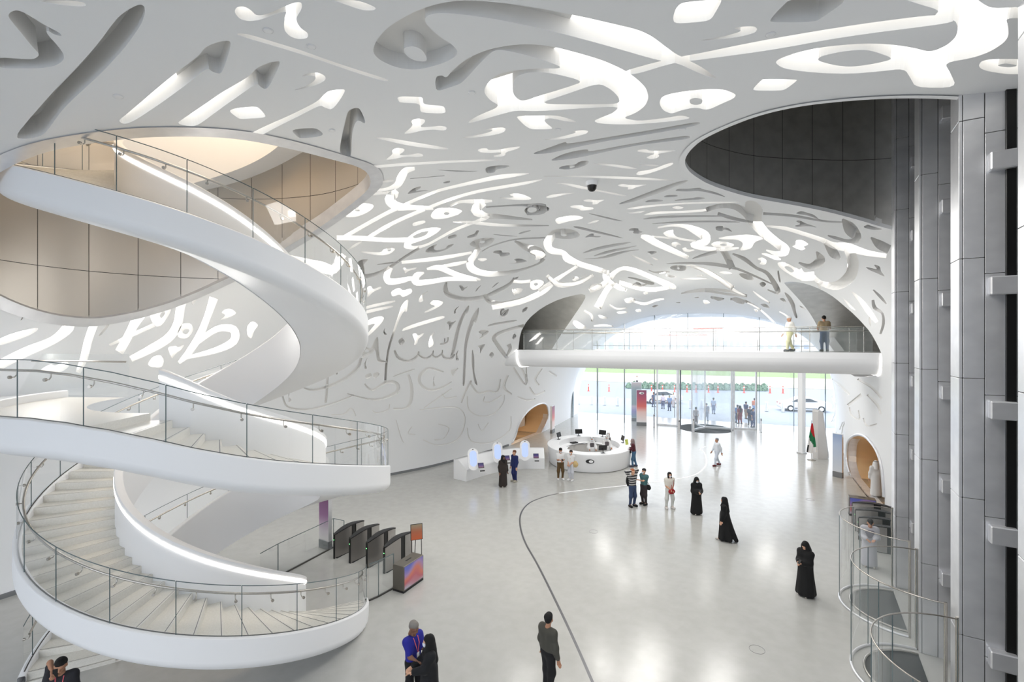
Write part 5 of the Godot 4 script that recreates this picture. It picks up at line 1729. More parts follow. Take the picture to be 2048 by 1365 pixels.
	for i in 3:
		var p := at(px[i][0], px[i][1], 0.72) + Vector3(0, 0.0, -0.1)
		var kk := thing("ticket_kiosk", "oval white ticket kiosk with glowing blue screen " + names[i], "kiosk", p, px[i][3] * 0.6, "oval ticket kiosks")
		var T := Transform3D(Basis(Vector3.RIGHT, -0.3), Vector3(0, 0.55, 0))
		var cap := PackedVector2Array()
		var cap2 := PackedVector2Array()
		for q in 28:
			var a := TAU * q / 28
			cap.append(Vector2(cos(a) * 0.3, sin(a) * 0.3 + (0.3 if sin(a) > 0 else -0.3)))
			cap2.append(Vector2(cos(a) * 0.19, sin(a) * 0.19 + (0.26 if sin(a) > 0 else -0.2)))
		mb = MB.new()
		mb.prism(T, cap, 0.1)
		obj("surround", mb, M.white, kk)
		mb = MB.new()
		mb.prism(T * Transform3D(Basis(), Vector3(0, 0, 0.05)), cap2, 0.02)
		obj("screen", mb, scr, kk)
		mb = MB.new()
		mb.box(T * Transform3D(Basis(), Vector3(0, 0.53, 0.055)), Vector3(0.08, 0.03, 0.02))
		obj("camera_eye", mb, M.black, kk)
		mb = MB.new()
		mb.box(Transform3D(Basis(), Vector3(0, 0.12, -0.08)), Vector3(0.3, 0.3, 0.16), 0.03)
		obj("foot", mb, M.white, kk)
		# payment display and receipt slot set into the bench beside it
		var c := at(px[i][2], px[i][1] - 8, 0.95) + Vector3(0, 0.02, 0.02)
		var d := Basis(Vector3.UP, px[i][3] * 0.6) * Basis(Vector3.RIGHT, -0.8)
		var tt := thing("payment_display", "small square purple payment display " + names[i], "display", c, 0.0, "payment displays on the bench")
		mb = MB.new()
		mb.box(Transform3D(d, Vector3.ZERO), Vector3(0.32, 0.32, 0.03), 0.006)
		obj("bezel", mb, M.black, tt)
		inst("printed_face", face(d * Vector3(-0.14, 0.14, 0.018), d * Vector3(0.14, 0.14, 0.018), d * Vector3(0.14, -0.14, 0.018), d * Vector3(-0.14, -0.14, 0.018), small), tt)
		mb = MB.new()
		mb.box(Transform3D(d, d * Vector3(0.03, -0.34, 0.0)), Vector3(0.26, 0.06, 0.03))
		obj("receipt_slot", mb, M.charcoal, tt)

# ---------------------------------------------------------------- turnstiles and glass screens
func turnstile(p: Vector3, dirn: Vector3, label: String, group: String) -> void:
	var t := thing("turnstile", label, "turnstile", p, atan2(dirn.x, dirn.z), group)     # local z runs along the gate
	var L := 1.45
	var n := 12
	var prof := []
	var rows := []
	for i in n + 1:
		var f := float(i) / n
		var w := 0.035 + 0.075 * sin(PI * f)
		rows.append([Vector3(-w, 0.03, f * L), Vector3(-w, 0.86 + 0.1 * sin(PI * f), f * L), Vector3(w, 0.86 + 0.1 * sin(PI * f), f * L), Vector3(w, 0.03, f * L)])
	for seg in [[0, 6, "front_cabinet"], [8, 12, "rear_cabinet"]]:
		var mb := MB.new()
		for i in range(seg[0], seg[1]):
			for k in [0, 2]: mb.quad(rows[i][k], rows[i][k + 1], rows[i + 1][k + 1], rows[i + 1][k])
		for e in [seg[0], seg[1]]: mb.quad(rows[e][0], rows[e][1], rows[e][2], rows[e][3])
		obj(seg[2], mb, M.gate_steel, t)
	var mb := MB.new()
	for i in range(6, 8):
		for k in [0, 2]: mb.quad(rows[i][k] * Vector3(0.8, 1, 1), rows[i][k + 1] * Vector3(0.8, 1, 1), rows[i + 1][k + 1] * Vector3(0.8, 1, 1), rows[i + 1][k] * Vector3(0.8, 1, 1))
	obj("wing_housing", mb, M.black, t)
	mb = MB.new()
	for i in n:
		var a0: Vector3 = rows[i][1] + Vector3(-0.012, 0.03, 0); var b0: Vector3 = rows[i][2] + Vector3(0.012, 0.03, 0)
		var a1: Vector3 = rows[i + 1][1] + Vector3(-0.012, 0.03, 0); var b1: Vector3 = rows[i + 1][2] + Vector3(0.012, 0.03, 0)
		var dn := Vector3(0, -0.035, 0)
		mb.quad(a0, a1, b1, b0)
		mb.quad(a0 + dn, a0, a1, a1 + dn)
		mb.quad(b0 + dn, b0, b1, b1 + dn)
	obj("dark_top", mb, M.charcoal, t)
	mb = MB.new()
	mb.bx(Vector3(0, 0.43, -0.012), Vector3(0.08, 0.86, 0.025), 0.006)
	var fe := obj("front_edge", mb, M.black, t)
	mb = MB.new()
	mb.bx(Vector3(0, 0.68, -0.027), Vector3(0.03, 0.03, 0.006))
	obj("indicator_light", mb, M.get("green_led"), fe)
	mb = MB.new()
	mb.bx(Vector3(0.26, 0.55, 0.83), Vector3(0.3, 0.7, 0.012))
	obj("glass_wing", mb, M.clear, t)
	mb = MB.new()
	mb.bx(Vector3(0, 0.015, L * 0.5), Vector3(0.16, 0.03, L * 0.92))
	obj("foot_plate", mb, M.charcoal, t)

func glass_screen(pts: Array, h: float, label: String) -> void:
	var t := thing("glass_screen", label, "screen")
	for i in pts.size() - 1:
		var a: Vector3 = pts[i]
		var b: Vector3 = pts[i + 1]
		var d := (b - a)
		var T := Transform3D(Basis(Vector3.UP, atan2(-d.z, d.x)), (a + b) * 0.5)
		var mb := MB.new()
		mb.box(T * Transform3D(Basis(), Vector3(0, h * 0.5, 0)), Vector3(d.length() - 0.01, h, 0.018))
		var g := obj("glass_panel", mb, M.clear, t)
		mb = MB.new()
		mb.box(T * Transform3D(Basis(), Vector3(0, h, 0)), Vector3(d.length() - 0.01, 0.014, 0.022))
		mb.box(T * Transform3D(Basis(), Vector3(d.length() * 0.5, h * 0.5, 0)), Vector3(0.014, h, 0.022))
		obj("glass_edge", mb, M.glass_edge, g)
		mb = MB.new()
		mb.box(T * Transform3D(Basis(), Vector3(0, 0.02, 0)), Vector3(d.length(), 0.04, 0.05))
		obj("floor_channel", mb, M.joint, t)

func ballot_box(p: Vector3, turn: float, label: String, m: Material) -> void:
	var t := thing("collection_box", label, "box", p, turn)
	var mb := MB.new()
	mb.bx(Vector3(0, 0.44, 0), Vector3(0.98, 0.76, 0.44), 0.01)
	obj("cabinet", mb, M.get("bronze"), t)
	mb = MB.new()
	mb.bx(Vector3(0, 0.03, 0), Vector3(0.98, 0.06, 0.43))
	obj("plinth", mb, M.charcoal, t)
	mb = MB.new()
	mb.bx(Vector3(0, 0.822, 0), Vector3(0.26, 0.006, 0.05))
	obj("slot", mb, M.black, t)
	inst("printed_panel", face(Vector3(-0.46, 0.8, 0.224), Vector3(0.46, 0.8, 0.224), Vector3(0.46, 0.1, 0.224), Vector3(-0.46, 0.1, 0.224), m), t)

func build_gates() -> void:
	glow("green_led", Color(0.3, 1.0, 0.45), 1.0)
	var br := mat("bronze", Color(0.47, 0.45, 0.42), 0.4, 0.7)
	var ord_ := ["nearest the purple totem", "second from the purple totem", "second from the bronze collection box", "beside the bronze collection box"]
	var fr := [P(-6.36, 17.19, 0), P(-5.68, 16.84, 0), P(-4.98, 16.48, 0), P(-4.28, 16.1, 0)]
	for i in 4: turnstile(fr[i], Vector3(0.44, 0, -0.9), "steel speed gate with dark curved top, " + ord_[i], "speed gates left of the hall")
	var fr2 := [P(14.58, 20.56, 0), P(14.1, 19.7, 0), P(13.62, 18.85, 0), P(13.15, 18.02, 0)]
	var o2 := ["farthest from the lifts", "third from the lifts", "second from the lifts", "nearest the lifts"]
	for i in 4: turnstile(fr2[i], Vector3(0.854, 0, 0.52), "steel speed gate behind the glass lift guards, " + o2[i], "speed gates behind the lifts")
	var mix := print_mat("bright_print", [[0.0, Color(0.42, 0.45, 0.78)], [0.3, Color(0.68, 0.55, 0.74)], [0.55, Color(0.85, 0.5, 0.42)], [0.75, Color(0.78, 0.42, 0.46)], [1.0, Color(0.75, 0.7, 0.76)]], 96, 64, 0.3)
	var fp := P(-3.345, 14.8, 0)
	var rt := P(-2.9, 15.67, 0)
	var lf := P(-3.72, 15.0, 0)
	var x := (rt - fp).normalized()
	ballot_box((rt + lf) * 0.5, atan2(-x.z, x.x), "bronze collection box with a rainbow printed side near the speed gates", mix)
	ballot_box(P(15.6, 21.4, 0), -0.5, "grey collection box behind the right-hand speed gates", mix)
	glass_screen([at(738, 1203), at(757, 1194.5), at(787, 1178)], 1.1, "low clear glass screen from the stair foot to the collection box")
	glass_screen([at(520, 1178), at(556, 1155), at(667, 1096), at(688, 1101)], 1.1, "low clear glass screen behind the stair leading to the purple totem")
	# easel sign
	var t := thing("easel_sign", "slim easel with small orange poster behind the collection box", "sign", P(-3.35, 16.9, 0), 0.35)
	var mb := MB.new()
	mb.bar(Vector3(-0.17, 0, 0), Vector3(-0.17, 1.3, -0.12), 0.013)
	mb.bar(Vector3(0.17, 0, 0), Vector3(0.17, 1.3, -0.12), 0.013)
	mb.bar(Vector3(0, 0, -0.5), Vector3(0, 1.25, -0.12), 0.013)
	obj("easel_frame", mb, M.charcoal, t)
	mb = MB.new()
	mb.box(Transform3D(Basis(Vector3.RIGHT, -0.09), Vector3(0, 1.05, -0.07)), Vector3(0.42, 0.55, 0.02))
	obj("board", mb, M.charcoal, t)
	var d := Basis(Vector3.RIGHT, -0.09)
	var o := Vector3(0, 1.05, -0.057)
	inst("poster", face(o + d * Vector3(-0.19, 0.26, 0), o + d * Vector3(0.19, 0.26, 0), o + d * Vector3(0.19, -0.26, 0), o + d * Vector3(-0.19, -0.26, 0), print_mat("easel_print", [[0.0, Color(0.62, 0.58, 0.48)], [0.5, Color(0.72, 0.42, 0.3)], [1.0, Color(0.8, 0.4, 0.25)]])), t)

# ---------------------------------------------------------------- totems, flag, posts and fittings
func totem(p: Vector3, turn: float, w: float, h: float, label: String, m: Material, logo := false) -> void:
	var t := thing("totem_sign", label, "sign", p, turn)
	var mb := MB.new()
	mb.bx(Vector3(0, h * 0.5 + 0.1, 0), Vector3(w, h - 0.2, 0.16), 0.01)
	obj("body", mb, M.steel, t)
	mb = MB.new()
	mb.bx(Vector3(0, 0.16, 0), Vector3(w, 0.32, 0.2), 0.01)
	obj("plinth", mb, M.grey_panel, t)
	inst("printed_face", face(Vector3(-w * 0.48, h - 0.03, 0.083), Vector3(w * 0.48, h - 0.03, 0.083), Vector3(w * 0.48, 0.34, 0.083), Vector3(-w * 0.48, 0.34, 0.083), m), t)
	if logo: emblem(t, Transform3D(Basis(), Vector3(0, h - 0.3, 0.09)), w * 0.5, M.white, M.grey_panel)

func build_signs() -> void:
	var red := print_mat("red_print", [[0.0, Color(0.55, 0.33, 0.45)], [0.25, Color(0.72, 0.36, 0.44)], [0.5, Color(0.86, 0.45, 0.42)], [0.68, Color(0.93, 0.8, 0.78)], [1.0, Color(0.95, 0.93, 0.93)]])
	var pink := print_mat("purple_print", [[0.0, Color(0.48, 0.3, 0.47)], [0.45, Color(0.62, 0.45, 0.62)], [0.8, Color(0.88, 0.84, 0.88)], [1.0, Color(0.93, 0.92, 0.92)]])
	totem(at(1283, 852), -0.2, 0.9, 3.3, "tall red to white totem with eye emblem inside the entrance", red, true)
	totem(at(1105, 866), 1.2, 0.8, 2.3, "slim red to white totem beside the left arched doorway", red)
	totem(at(651, 1097), -0.55, 0.55, 2.1, "purple to white totem beside the left speed gates", pink)
	var grey := print_mat("grey_print", [[0.0, Color(0.85, 0.78, 0.78)], [0.2, Color(0.6, 0.66, 0.68)], [0.62, Color(0.6, 0.66, 0.68)], [0.68, Color(0.8, 0.74, 0.8)], [0.82, Color(0.62, 0.6, 0.78)], [1.0, Color(0.6, 0.68, 0.72)]])
	totem(fac(fac_px(1268)) + SW(1.2, 0), -0.2, 0.95, 3.8, "grey and lilac totem standing outside the glass behind the red one", grey)
	totem(at(1676, 955), -1.0, 0.5, 2.5, "slim grey sign post beside the right arched doorway", print_mat("pale_print", [[0.0, Color(0.6, 0.68, 0.82)], [0.25, Color(0.72, 0.78, 0.88)], [1.0, Color(0.85, 0.87, 0.9)]]))
	# flag
	var t := thing("flag", "furled flag of red, green, white and black on a pole", "flag", at(1623, 921))
	var mb := MB.new()
	mb.lathe(Vector3.ZERO, [[0.26, 0.0], [0.26, 0.025], [0.1, 0.06], [0.022, 0.09], [0.02, 2.5]], 16)
	obj("pole", mb, M.rail, t)
	mb = MB.new()
	mb.lathe(Vector3(0, 2.5, 0), [[0.0, 0.0], [0.04, 0.04], [0.0, 0.12]], 10)
	obj("finial", mb, M.rail, t)
	var cols := [["red_band", Color(0.75, 0.12, 0.14)], ["green_band", Color(0.1, 0.45, 0.28)], ["white_band", Color(0.92, 0.92, 0.92)], ["black_band", Color(0.05, 0.05, 0.06)]]
	var cloth := func(x: float, f: float) -> Vector3:
		return Vector3(x * (0.05 + 0.3 * f) - 0.06 * f, lerpf(2.42, 0.45, f) + 0.12 * f * absf(x), 0.07 + 0.05 * sin(x * 7.0 + f * 2.0) * f)
	var parts := [MB.new(), MB.new(), MB.new(), MB.new()]
	for j in 28:
		for k in 16:
			var f := j / 28.0
			var x := k / 8.0 - 1.0
			var c := f - 0.16 * x
			var i := 0 if c < 0.34 else (1 if c < 0.64 else 2)
			if f > 0.72 and x < -0.55: i = 3
			if i == 2 and x > 0.45 and f < 0.8: i = 1
			parts[i].quad(cloth.call(x, f), cloth.call(x + 0.125, f), cloth.call(x + 0.125, f + 1 / 28.0), cloth.call(x, f + 1 / 28.0))
	for i in 4:
		var cm := mat(cols[i][0], cols[i][1], 0.75)
		cm.rim_enabled = true
		cm.rim = 0.2
		obj(cols[i][0], parts[i], cm, t)
	# column and leaning fin behind the flag
	var c := thing("white_column", "slender white rectangular column beside the flag", "column", at(1622, 915) + Vector3(0.1, 0, -1.2), 0.4)
	mb = MB.new()
	mb.bx(Vector3(0, 2.85, 0), Vector3(0.36, 5.7, 0.36), 0.02)
	obj("shaft", mb, M.white, c)
	mb = MB.new()
	mb.bx(Vector3(0, 0.04, 0), Vector3(0.46, 0.08, 0.46), 0.01)
	obj("base_plate", mb, M.steel, c)
	var f := thing("leaning_fin", "tapering grey-white fin sculpture standing on the floor by the flag", "sculpture", at(1640, 917), 0.15)
	mb = MB.new()
	mb.prism(Transform3D(), PackedVector2Array([Vector2(-0.36, 0), Vector2(0.36, 0), Vector2(0.4, 0.15), Vector2(-0.02, 3.1), Vector2(-0.3, 3.25), Vector2(-0.36, 3.1)]), 0.5)
	obj("body", mb, M.door_white, f)
	mb = MB.new()
	mb.tube([Vector3(0.38, 0.02, 0.25), Vector3(0.4, 0.2, 0.25), Vector3(-0.02, 3.1, 0.25), Vector3(-0.3, 3.25, 0.25)], 0.035, 6)
	obj("metal_edge", mb, M.steel, f)
	# sensor posts before the doors
	var lab := ["steel sensor post left of the left swing door", "steel sensor post between the left swing door and revolving door", "steel sensor post before the revolving door mat", "steel sensor post right of the right swing door"]
	var sp := [[1308, 855], [1358, 868], [1387, 865], [1522, 865]]
	for i in 4:
		var q := thing("sensor_post", lab[i], "post", at(sp[i][0], sp[i][1]), 0.0, "sensor posts by the doors")
		mb = MB.new()
		mb.bx(Vector3(0, 0.6, 0), Vector3(0.13, 1.18, 0.07), 0.015)
		obj("post", mb, M.steel, q)
		mb = MB.new()
		mb.bx(Vector3(0, 0.02, 0), Vector3(0.2, 0.03, 0.16), 0.01)
		obj("foot", mb, M.steel, q)
		mb = MB.new()
		mb.bx(Vector3(0, 1.05, 0.037), Vector3(0.07, 0.12, 0.008))
		obj("reader_window", mb, M.charcoal, q)
	# low pale cabinet by the glass at the left
	mb = MB.new()
	mb.bx(fac(fac_px(1122)) + SW(-1.2, 0.2, 0.8), Vector3(1.5, 1.6, 0.6), 0.03, -PSI)
	tag(obj("side_cabinet", mb, M.door_white), "pale grey cabinet standing against the glass at the left of the entrance", "cabinet")
	# dome camera and ceiling detectors
	var u := on_shell(1184, 364)
	var cam := thing("dome_camera", "black dome camera hanging from the white ceiling between the two openings", "camera", uv_pt(u))
	mb = MB.new()
	mb.lathe(Vector3(0, -0.12, 0), [[0.17, 0.0], [0.19, 0.05], [0.19, 0.14]], 20)
	obj("mount", mb, M.white, cam)
	mb = MB.new()
	mb.lathe(Vector3(0, -0.3, 0), [[0.0, 0.0], [0.08, 0.02], [0.13, 0.08], [0.145, 0.18]], 18)
	obj("dome", mb, M.black, cam)
	var det := [[236, 193], [622, 93], [664, 261], [944, 185], [1116, 259], [1366, 259], [1541, 69], [536, 61]]
	for i in det.size():
		var uu := on_shell(det[i][0], det[i][1])
		var dn := -uv_n(uu)
		var r := thing("ceiling_detector", "small round white detector set flush in the engraved ceiling", "detector", uv_pt(uu), 0.0, "flush ceiling detectors")
		r.quaternion = Quaternion(Vector3.DOWN, dn)
		mb = MB.new()
		mb.lathe(Vector3(0, -0.014, 0), [[0.045, 0.0], [0.06, 0.002], [0.062, 0.014]], 18)
		obj("cover", mb, M.white, r)
		mb = MB.new()
		var ring := []
		for k in 20: ring.append(Vector3(cos(TAU * k / 20) * 0.075, -0.002, sin(TAU * k / 20) * 0.075))
		mb.tube(ring, 0.003, 5, true)
		obj("rim", mb, M.steel, r)

# ---------------------------------------------------------------- the forecourt
func slab(called: String, label: String, s0: float, s1: float, y: float, m: Material) -> void:
	var mb := MB.new()
	var a := SW(s0, -260, y); var b := SW(s0, 300, y); var c := SW(s1, 300, y); var d := SW(s1, -260, y)
	mb.quad(a, d, c, b)
	var dn := Vector3(0, -0.3, 0)
	mb.quad(a + dn, a, b, b + dn)
	struct(obj(called, mb, m), label, "ground")

func car(p: Vector3, turn: float, label: String) -> void:
	var t := thing("car", label, "car", p, turn)
	var side := PackedVector2Array([Vector2(-2.5, 0.35), Vector2(-2.55, 0.75), Vector2(-2.35, 0.98), Vector2(-1.5, 1.08), Vector2(-0.75, 1.5), Vector2(0.45, 1.56), Vector2(1.5, 1.15), Vector2(2.3, 1.05), Vector2(2.5, 0.85), Vector2(2.5, 0.4), Vector2(2.0, 0.3), Vector2(-2.0, 0.28)])
	var rows := []
	for s in [-1.0, -0.93, 0.93, 1.0]:
		var row := []
		for q in side:
			var pinch := 1.0 - 0.22 * clampf((q.y - 1.0) / 0.55, 0, 1)
			var sh := 0.94 if absf(s) == 1.0 else 1.0
			row.append(Vector3(q.x * (0.985 if absf(s) == 1.0 else 1.0), 0.7 + (q.y - 0.7) * sh, s * 0.92 * pinch))
		rows.append(row)
	var mb := MB.new()
	mb.grid(rows, false, true)
	mb.fan(rows[0], Vector3(0, 0, -1)); mb.fan(rows[3], Vector3(0, 0, 1))
	obj("body", mb, M.car_white, t)
	for s in [-1, 1]:
		mb = MB.new()
		var rim_pts := []
		for q in [Vector2(-1.4, 1.06), Vector2(-0.72, 1.42), Vector2(0.4, 1.46), Vector2(1.25, 1.1)]:
			rim_pts.append(Vector3(q.x, q.y, s * (0.92 * (1.0 - 0.22 * clampf((q.y - 1.0) / 0.55, 0, 1)) + 0.02)))
		mb.quad(rim_pts[0], rim_pts[1], rim_pts[2], rim_pts[3])
		obj("side_window", mb, M.car_glass, t)
		for x in [-1.5, 1.5]:
			mb = MB.new()
			var c := Vector3(x, 0.33, 0.78 * s)
			mb.bar(c, c + Vector3(0, 0, 0.17 * s), 0.34, 20)
			var w := obj("wheel", mb, M.black, t)
			mb = MB.new()
			mb.bar(c + Vector3(0, 0, 0.16 * s), c + Vector3(0, 0, 0.185 * s), 0.21, 16)
			obj("rim", mb, M.steel, w)
		mb = MB.new()
		mb.bx(Vector3(0, 0.36, 0.9 * s), Vector3(2.2, 0.16, 0.08), 0.02)
		obj("sill", mb, M.grey_panel, t)
	for e in [[2.47, Color(0.9, 0.9, 0.9), "headlamp"], [-2.5, Color(0.6, 0.12, 0.1), "tail_lamp"]]:
		for s in [-1, 1]:
			mb = MB.new()
			mb.bx(Vector3(e[0], 0.82, 0.6 * s), Vector3(0.1, 0.14, 0.36), 0.02)
			obj(e[2], mb, M.steel if e[0] > 0 else M.red_lamp_cover, t)

func shrub(p: Vector3, r: Vector3, k: int) -> void:
	var nz := FastNoiseLite.new()
	nz.seed = 50 + k
	nz.frequency = 0.9
	var mb := MB.new()
	var rows := []
	for i in 11:
		var a := PI * 0.5 * i / 10.0
		var row := []
		for j in 20:
			var b := TAU * j / 20
			var d := Vector3(cos(b) * cos(a), sin(a), sin(b) * cos(a))
			var q := 1.0 + 0.3 * nz.get_noise_3dv(d * 3.0 + p) + 0.18 * nz.get_noise_3dv(d * 9.0 + p)
			row.append(d * r * q)
		rows.append(row)
	mb.grid(rows, false, true)
	# leaf clumps standing off the crown
	var rg := RandomNumberGenerator.new()
	rg.seed = 900 + k
	for i in 90:
		var a := rg.randf() * 1.45
		var b := rg.randf() * TAU
		var d := Vector3(cos(b) * cos(a), sin(a), sin(b) * cos(a))
		var c := d * r * 1.08
		var x := Vector3(rg.randfn(), rg.randfn(), rg.randfn()).normalized() * 0.22
		var y := x.cross(d).normalized() * 0.12
		mb.quad(c - x, c + y, c + x, c - y)
	var t := thing("shrub", "low rounded green shrub in the hedge beyond the road", "shrub", p, 0.0, "hedge shrubs outside")
	obj("foliage", mb, M.leaf, t)
	mb = MB.new()
	mb.bar(Vector3(0, -0.05, 0), Vector3(0, 0.4, 0), 0.08, 6)
	obj("stem", mb, M.bark, t)

func build_outside() -> void:
	var pv := mat("paving", Color(0.62, 0.65, 0.69), 0.7)
	pv.albedo_texture = noise_tex(256, 0.05, 61, Color(0.93, 0.93, 0.93), Color(1, 1, 1))
	pv.uv1_triplanar = true; pv.uv1_world_triplanar = true; pv.uv1_scale = Vector3(0.1, 0.1, 0.1)
	mat("road", Color(0.56, 0.59, 0.63), 0.8)
	var sd := mat("sand", Color(0.74, 0.70, 0.65), 0.9)
	sd.albedo_texture = noise_tex(256, 0.04, 63, Color(0.9, 0.9, 0.88), Color(1, 1, 1))
	sd.uv1_triplanar = true; sd.uv1_world_triplanar = true; sd.uv1_scale = Vector3(0.05, 0.05, 0.05)
	var gr := mat("grass", Color(0.55, 0.62, 0.42), 0.9)
	gr.albedo_texture = noise_tex(256, 0.08, 65, Color(0.82, 0.85, 0.8), Color(1, 1, 1))
	gr.uv1_triplanar = true; gr.uv1_world_triplanar = true; gr.uv1_scale = Vector3(0.08, 0.08, 0.08)
	mat("leaf", Color(0.48, 0.58, 0.50), 0.8)
	mat("bark", Color(0.4, 0.33, 0.26), 0.9)
	mat("car_white", Color(0.9, 0.9, 0.91), 0.25)
	mat("car_glass", Color(0.16, 0.2, 0.24), 0.08)
	mat("red_lamp_cover", Color(0.55, 0.12, 0.1), 0.3)
	mat("orange_red", Color(0.82, 0.25, 0.16), 0.5)
	slab("ground_forecourt", "pale stone forecourt outside the entrance", 50.3, 66.0, -0.02, M.paving)
	slab("ground_road", "pale asphalt drop-off road beyond the bollards", 66.0, 92.0, -0.1, M.road)
	slab("ground_sand", "sandy verge beyond the road", 92.0, 118.0, -0.03, M.sand)
	slab("ground_lawn", "strip of green lawn beyond the sandy verge", 118.0, 140.0, 0.0, M.grass)
	slab("ground_far", "pale sandy ground in the far distance", 140.0, 420.0, -0.02, M.sand)
	slab("ground_near", "pale stone terrace outside the near end of the hall", -100.0, -20.0, -0.02, M.paving)
	# bollards
	var bl := [1131, 1157, 1183, 1209, 1235, 1381, 1404, 1533, 1566, 1601]
	for i in bl.size():
		var p := at(bl[i], lerpf(808, 826, (bl[i] - 1131.0) / 480.0))
		var t := thing("bollard", "round grey steel bollard in the row along the forecourt", "bollard", p, 0.0, "bollards along the forecourt")
		var mb := MB.new()
		mb.lathe(Vector3.ZERO, [[0.16, 0.0], [0.16, 1.0], [0.15, 1.04], [0.0, 1.05]], 14)
		obj("post", mb, M.steel, t)
		mb = MB.new()
		mb.lathe(Vector3.ZERO, [[0.2, 0.0], [0.2, 0.02], [0.16, 0.03]], 14)
		obj("base_ring", mb, M.grey_panel, t)
	# road markers
	for x in [1118, 1150, 1177, 1218, 1303, 1325, 1349, 1374, 1392, 1417, 1436, 1488, 1540, 1566]:
		var p := at(x, lerpf(781, 786, (x - 1118.0) / 450.0))
		p.y = -0.1
		var t := thing("road_marker", "slim red and white marker post along the far kerb", "marker post", p, 0.0, "red marker posts")
		var mb := MB.new()
		mb.lathe(Vector3.ZERO, [[0.22, 0.0], [0.22, 0.05], [0.09, 0.09], [0.09, 0.75]], 10)
		mb.lathe(Vector3.ZERO, [[0.09, 0.9], [0.09, 1.05], [0.0, 1.08]], 10)
		obj("post", mb, M.orange_red, t)
		mb = MB.new()
		mb.lathe(Vector3.ZERO, [[0.092, 0.75], [0.092, 0.9]], 10)
		obj("band", mb, M.white, t)
	# hedge
	for i in 26:
		var x := 1258.0 + i * 10.8
		var p := at(x, 776.0 + 5.0 * (x - 1258.0) / 270.0, 0.0)
		p.y = -0.03
		shrub(p, Vector3(0.5, 0.75 + 0.22 * absf(sin(i * 1.7)), 0.6), i)
	# cars
	car(at(1607, 822), -PSI + 0.15, "white saloon car parked beyond the bollards on the right")
	car(at(1322, 806), -PSI + 0.5, "white car standing on the road behind the red totem")
	# sapling
	var t := thing("young_tree", "slender young palm growing beyond the glass on the left", "tree", at(1132, 772), 0.0)
	var mb := MB.new()
	mb.tube([Vector3(0, 0, 0), Vector3(0.08, 1.6, 0), Vector3(0, 3.4, 0)], [0.13, 0.1, 0.08], 8)
	obj("trunk", mb, M.bark, t)
	for k in 9:
		mb = MB.new()
		var b := TAU * k / 9.0
		var d := Vector3(cos(b), 0, sin(b))
		var rows := []
		for j in 7:
			var f := j / 6.0
			var c := Vector3(0, 3.4, 0) + d * (1.5 * f) + Vector3(0, 0.9 * f - 1.5 * f * f, 0)
			var wv := Vector3(-d.z, 0, d.x) * 0.2 * sin(PI * (0.12 + 0.86 * f))
			rows.append([c - wv - Vector3(0, 0.05, 0), c, c + wv - Vector3(0, 0.05, 0)])
		mb.grid(rows)
		obj("frond", mb, M.leaf, t)
	# distant low buildings
	mat("far_wall", Color(0.86, 0.85, 0.84), 0.8)
	mat("far_tint", Color(0.62, 0.68, 0.78), 0.5)
	mat("far_red", Color(0.75, 0.4, 0.36), 0.7)
	var far := [[1212, 34, 9.0, "pale low building with tall blue-grey windows far beyond the lawn"], [1272, 20, 16.0, "pale block with one broad blue-grey window band on the skyline"], [1360, 44, 11.0, "long pale building with red parapet on the skyline"], [1415, 22, 15.0, "pale building with orange-red canopy on the skyline"], [1470, 34, 12.0, "low pale building with many small windows on the skyline"], [1560, 60, 8.0, "broad low pale building at the right of the skyline"]]
	for i in far.size():
		var D := 250.0 + 14.0 * i
		var p := P((far[i][0] - 1024.0) / F * D, D, -0.02)
		var b := thing("distant_building", far[i][3], "building", p, -0.15)
		mb = MB.new()
		mb.bx(Vector3(0, far[i][2] * 0.5, 0), Vector3(far[i][1] * 0.6, far[i][2], 12.0), 0.1)
		obj("walls", mb, M.far_wall, b)
		mb = MB.new()
		mb.bx(Vector3(0, far[i][2] + 0.25, 0), Vector3(far[i][1] * 0.6 + 1.0, 0.9, 13.0), 0.1)
		obj("parapet", mb, M.far_red if i in [2, 3] else M.far_wall, b)
		var nwin := 4 + i % 3
		for k in nwin:
			mb = MB.new()
			mb.bx(Vector3((k + 0.5 - nwin * 0.5) * far[i][1] * 0.55 / nwin, far[i][2] * 0.5, 6.03), Vector3(far[i][1] * 0.3 / nwin, far[i][2] * (0.62 if i < 2 else 0.34), 0.2), 0.02)
			obj("window", mb, M.far_tint, b)

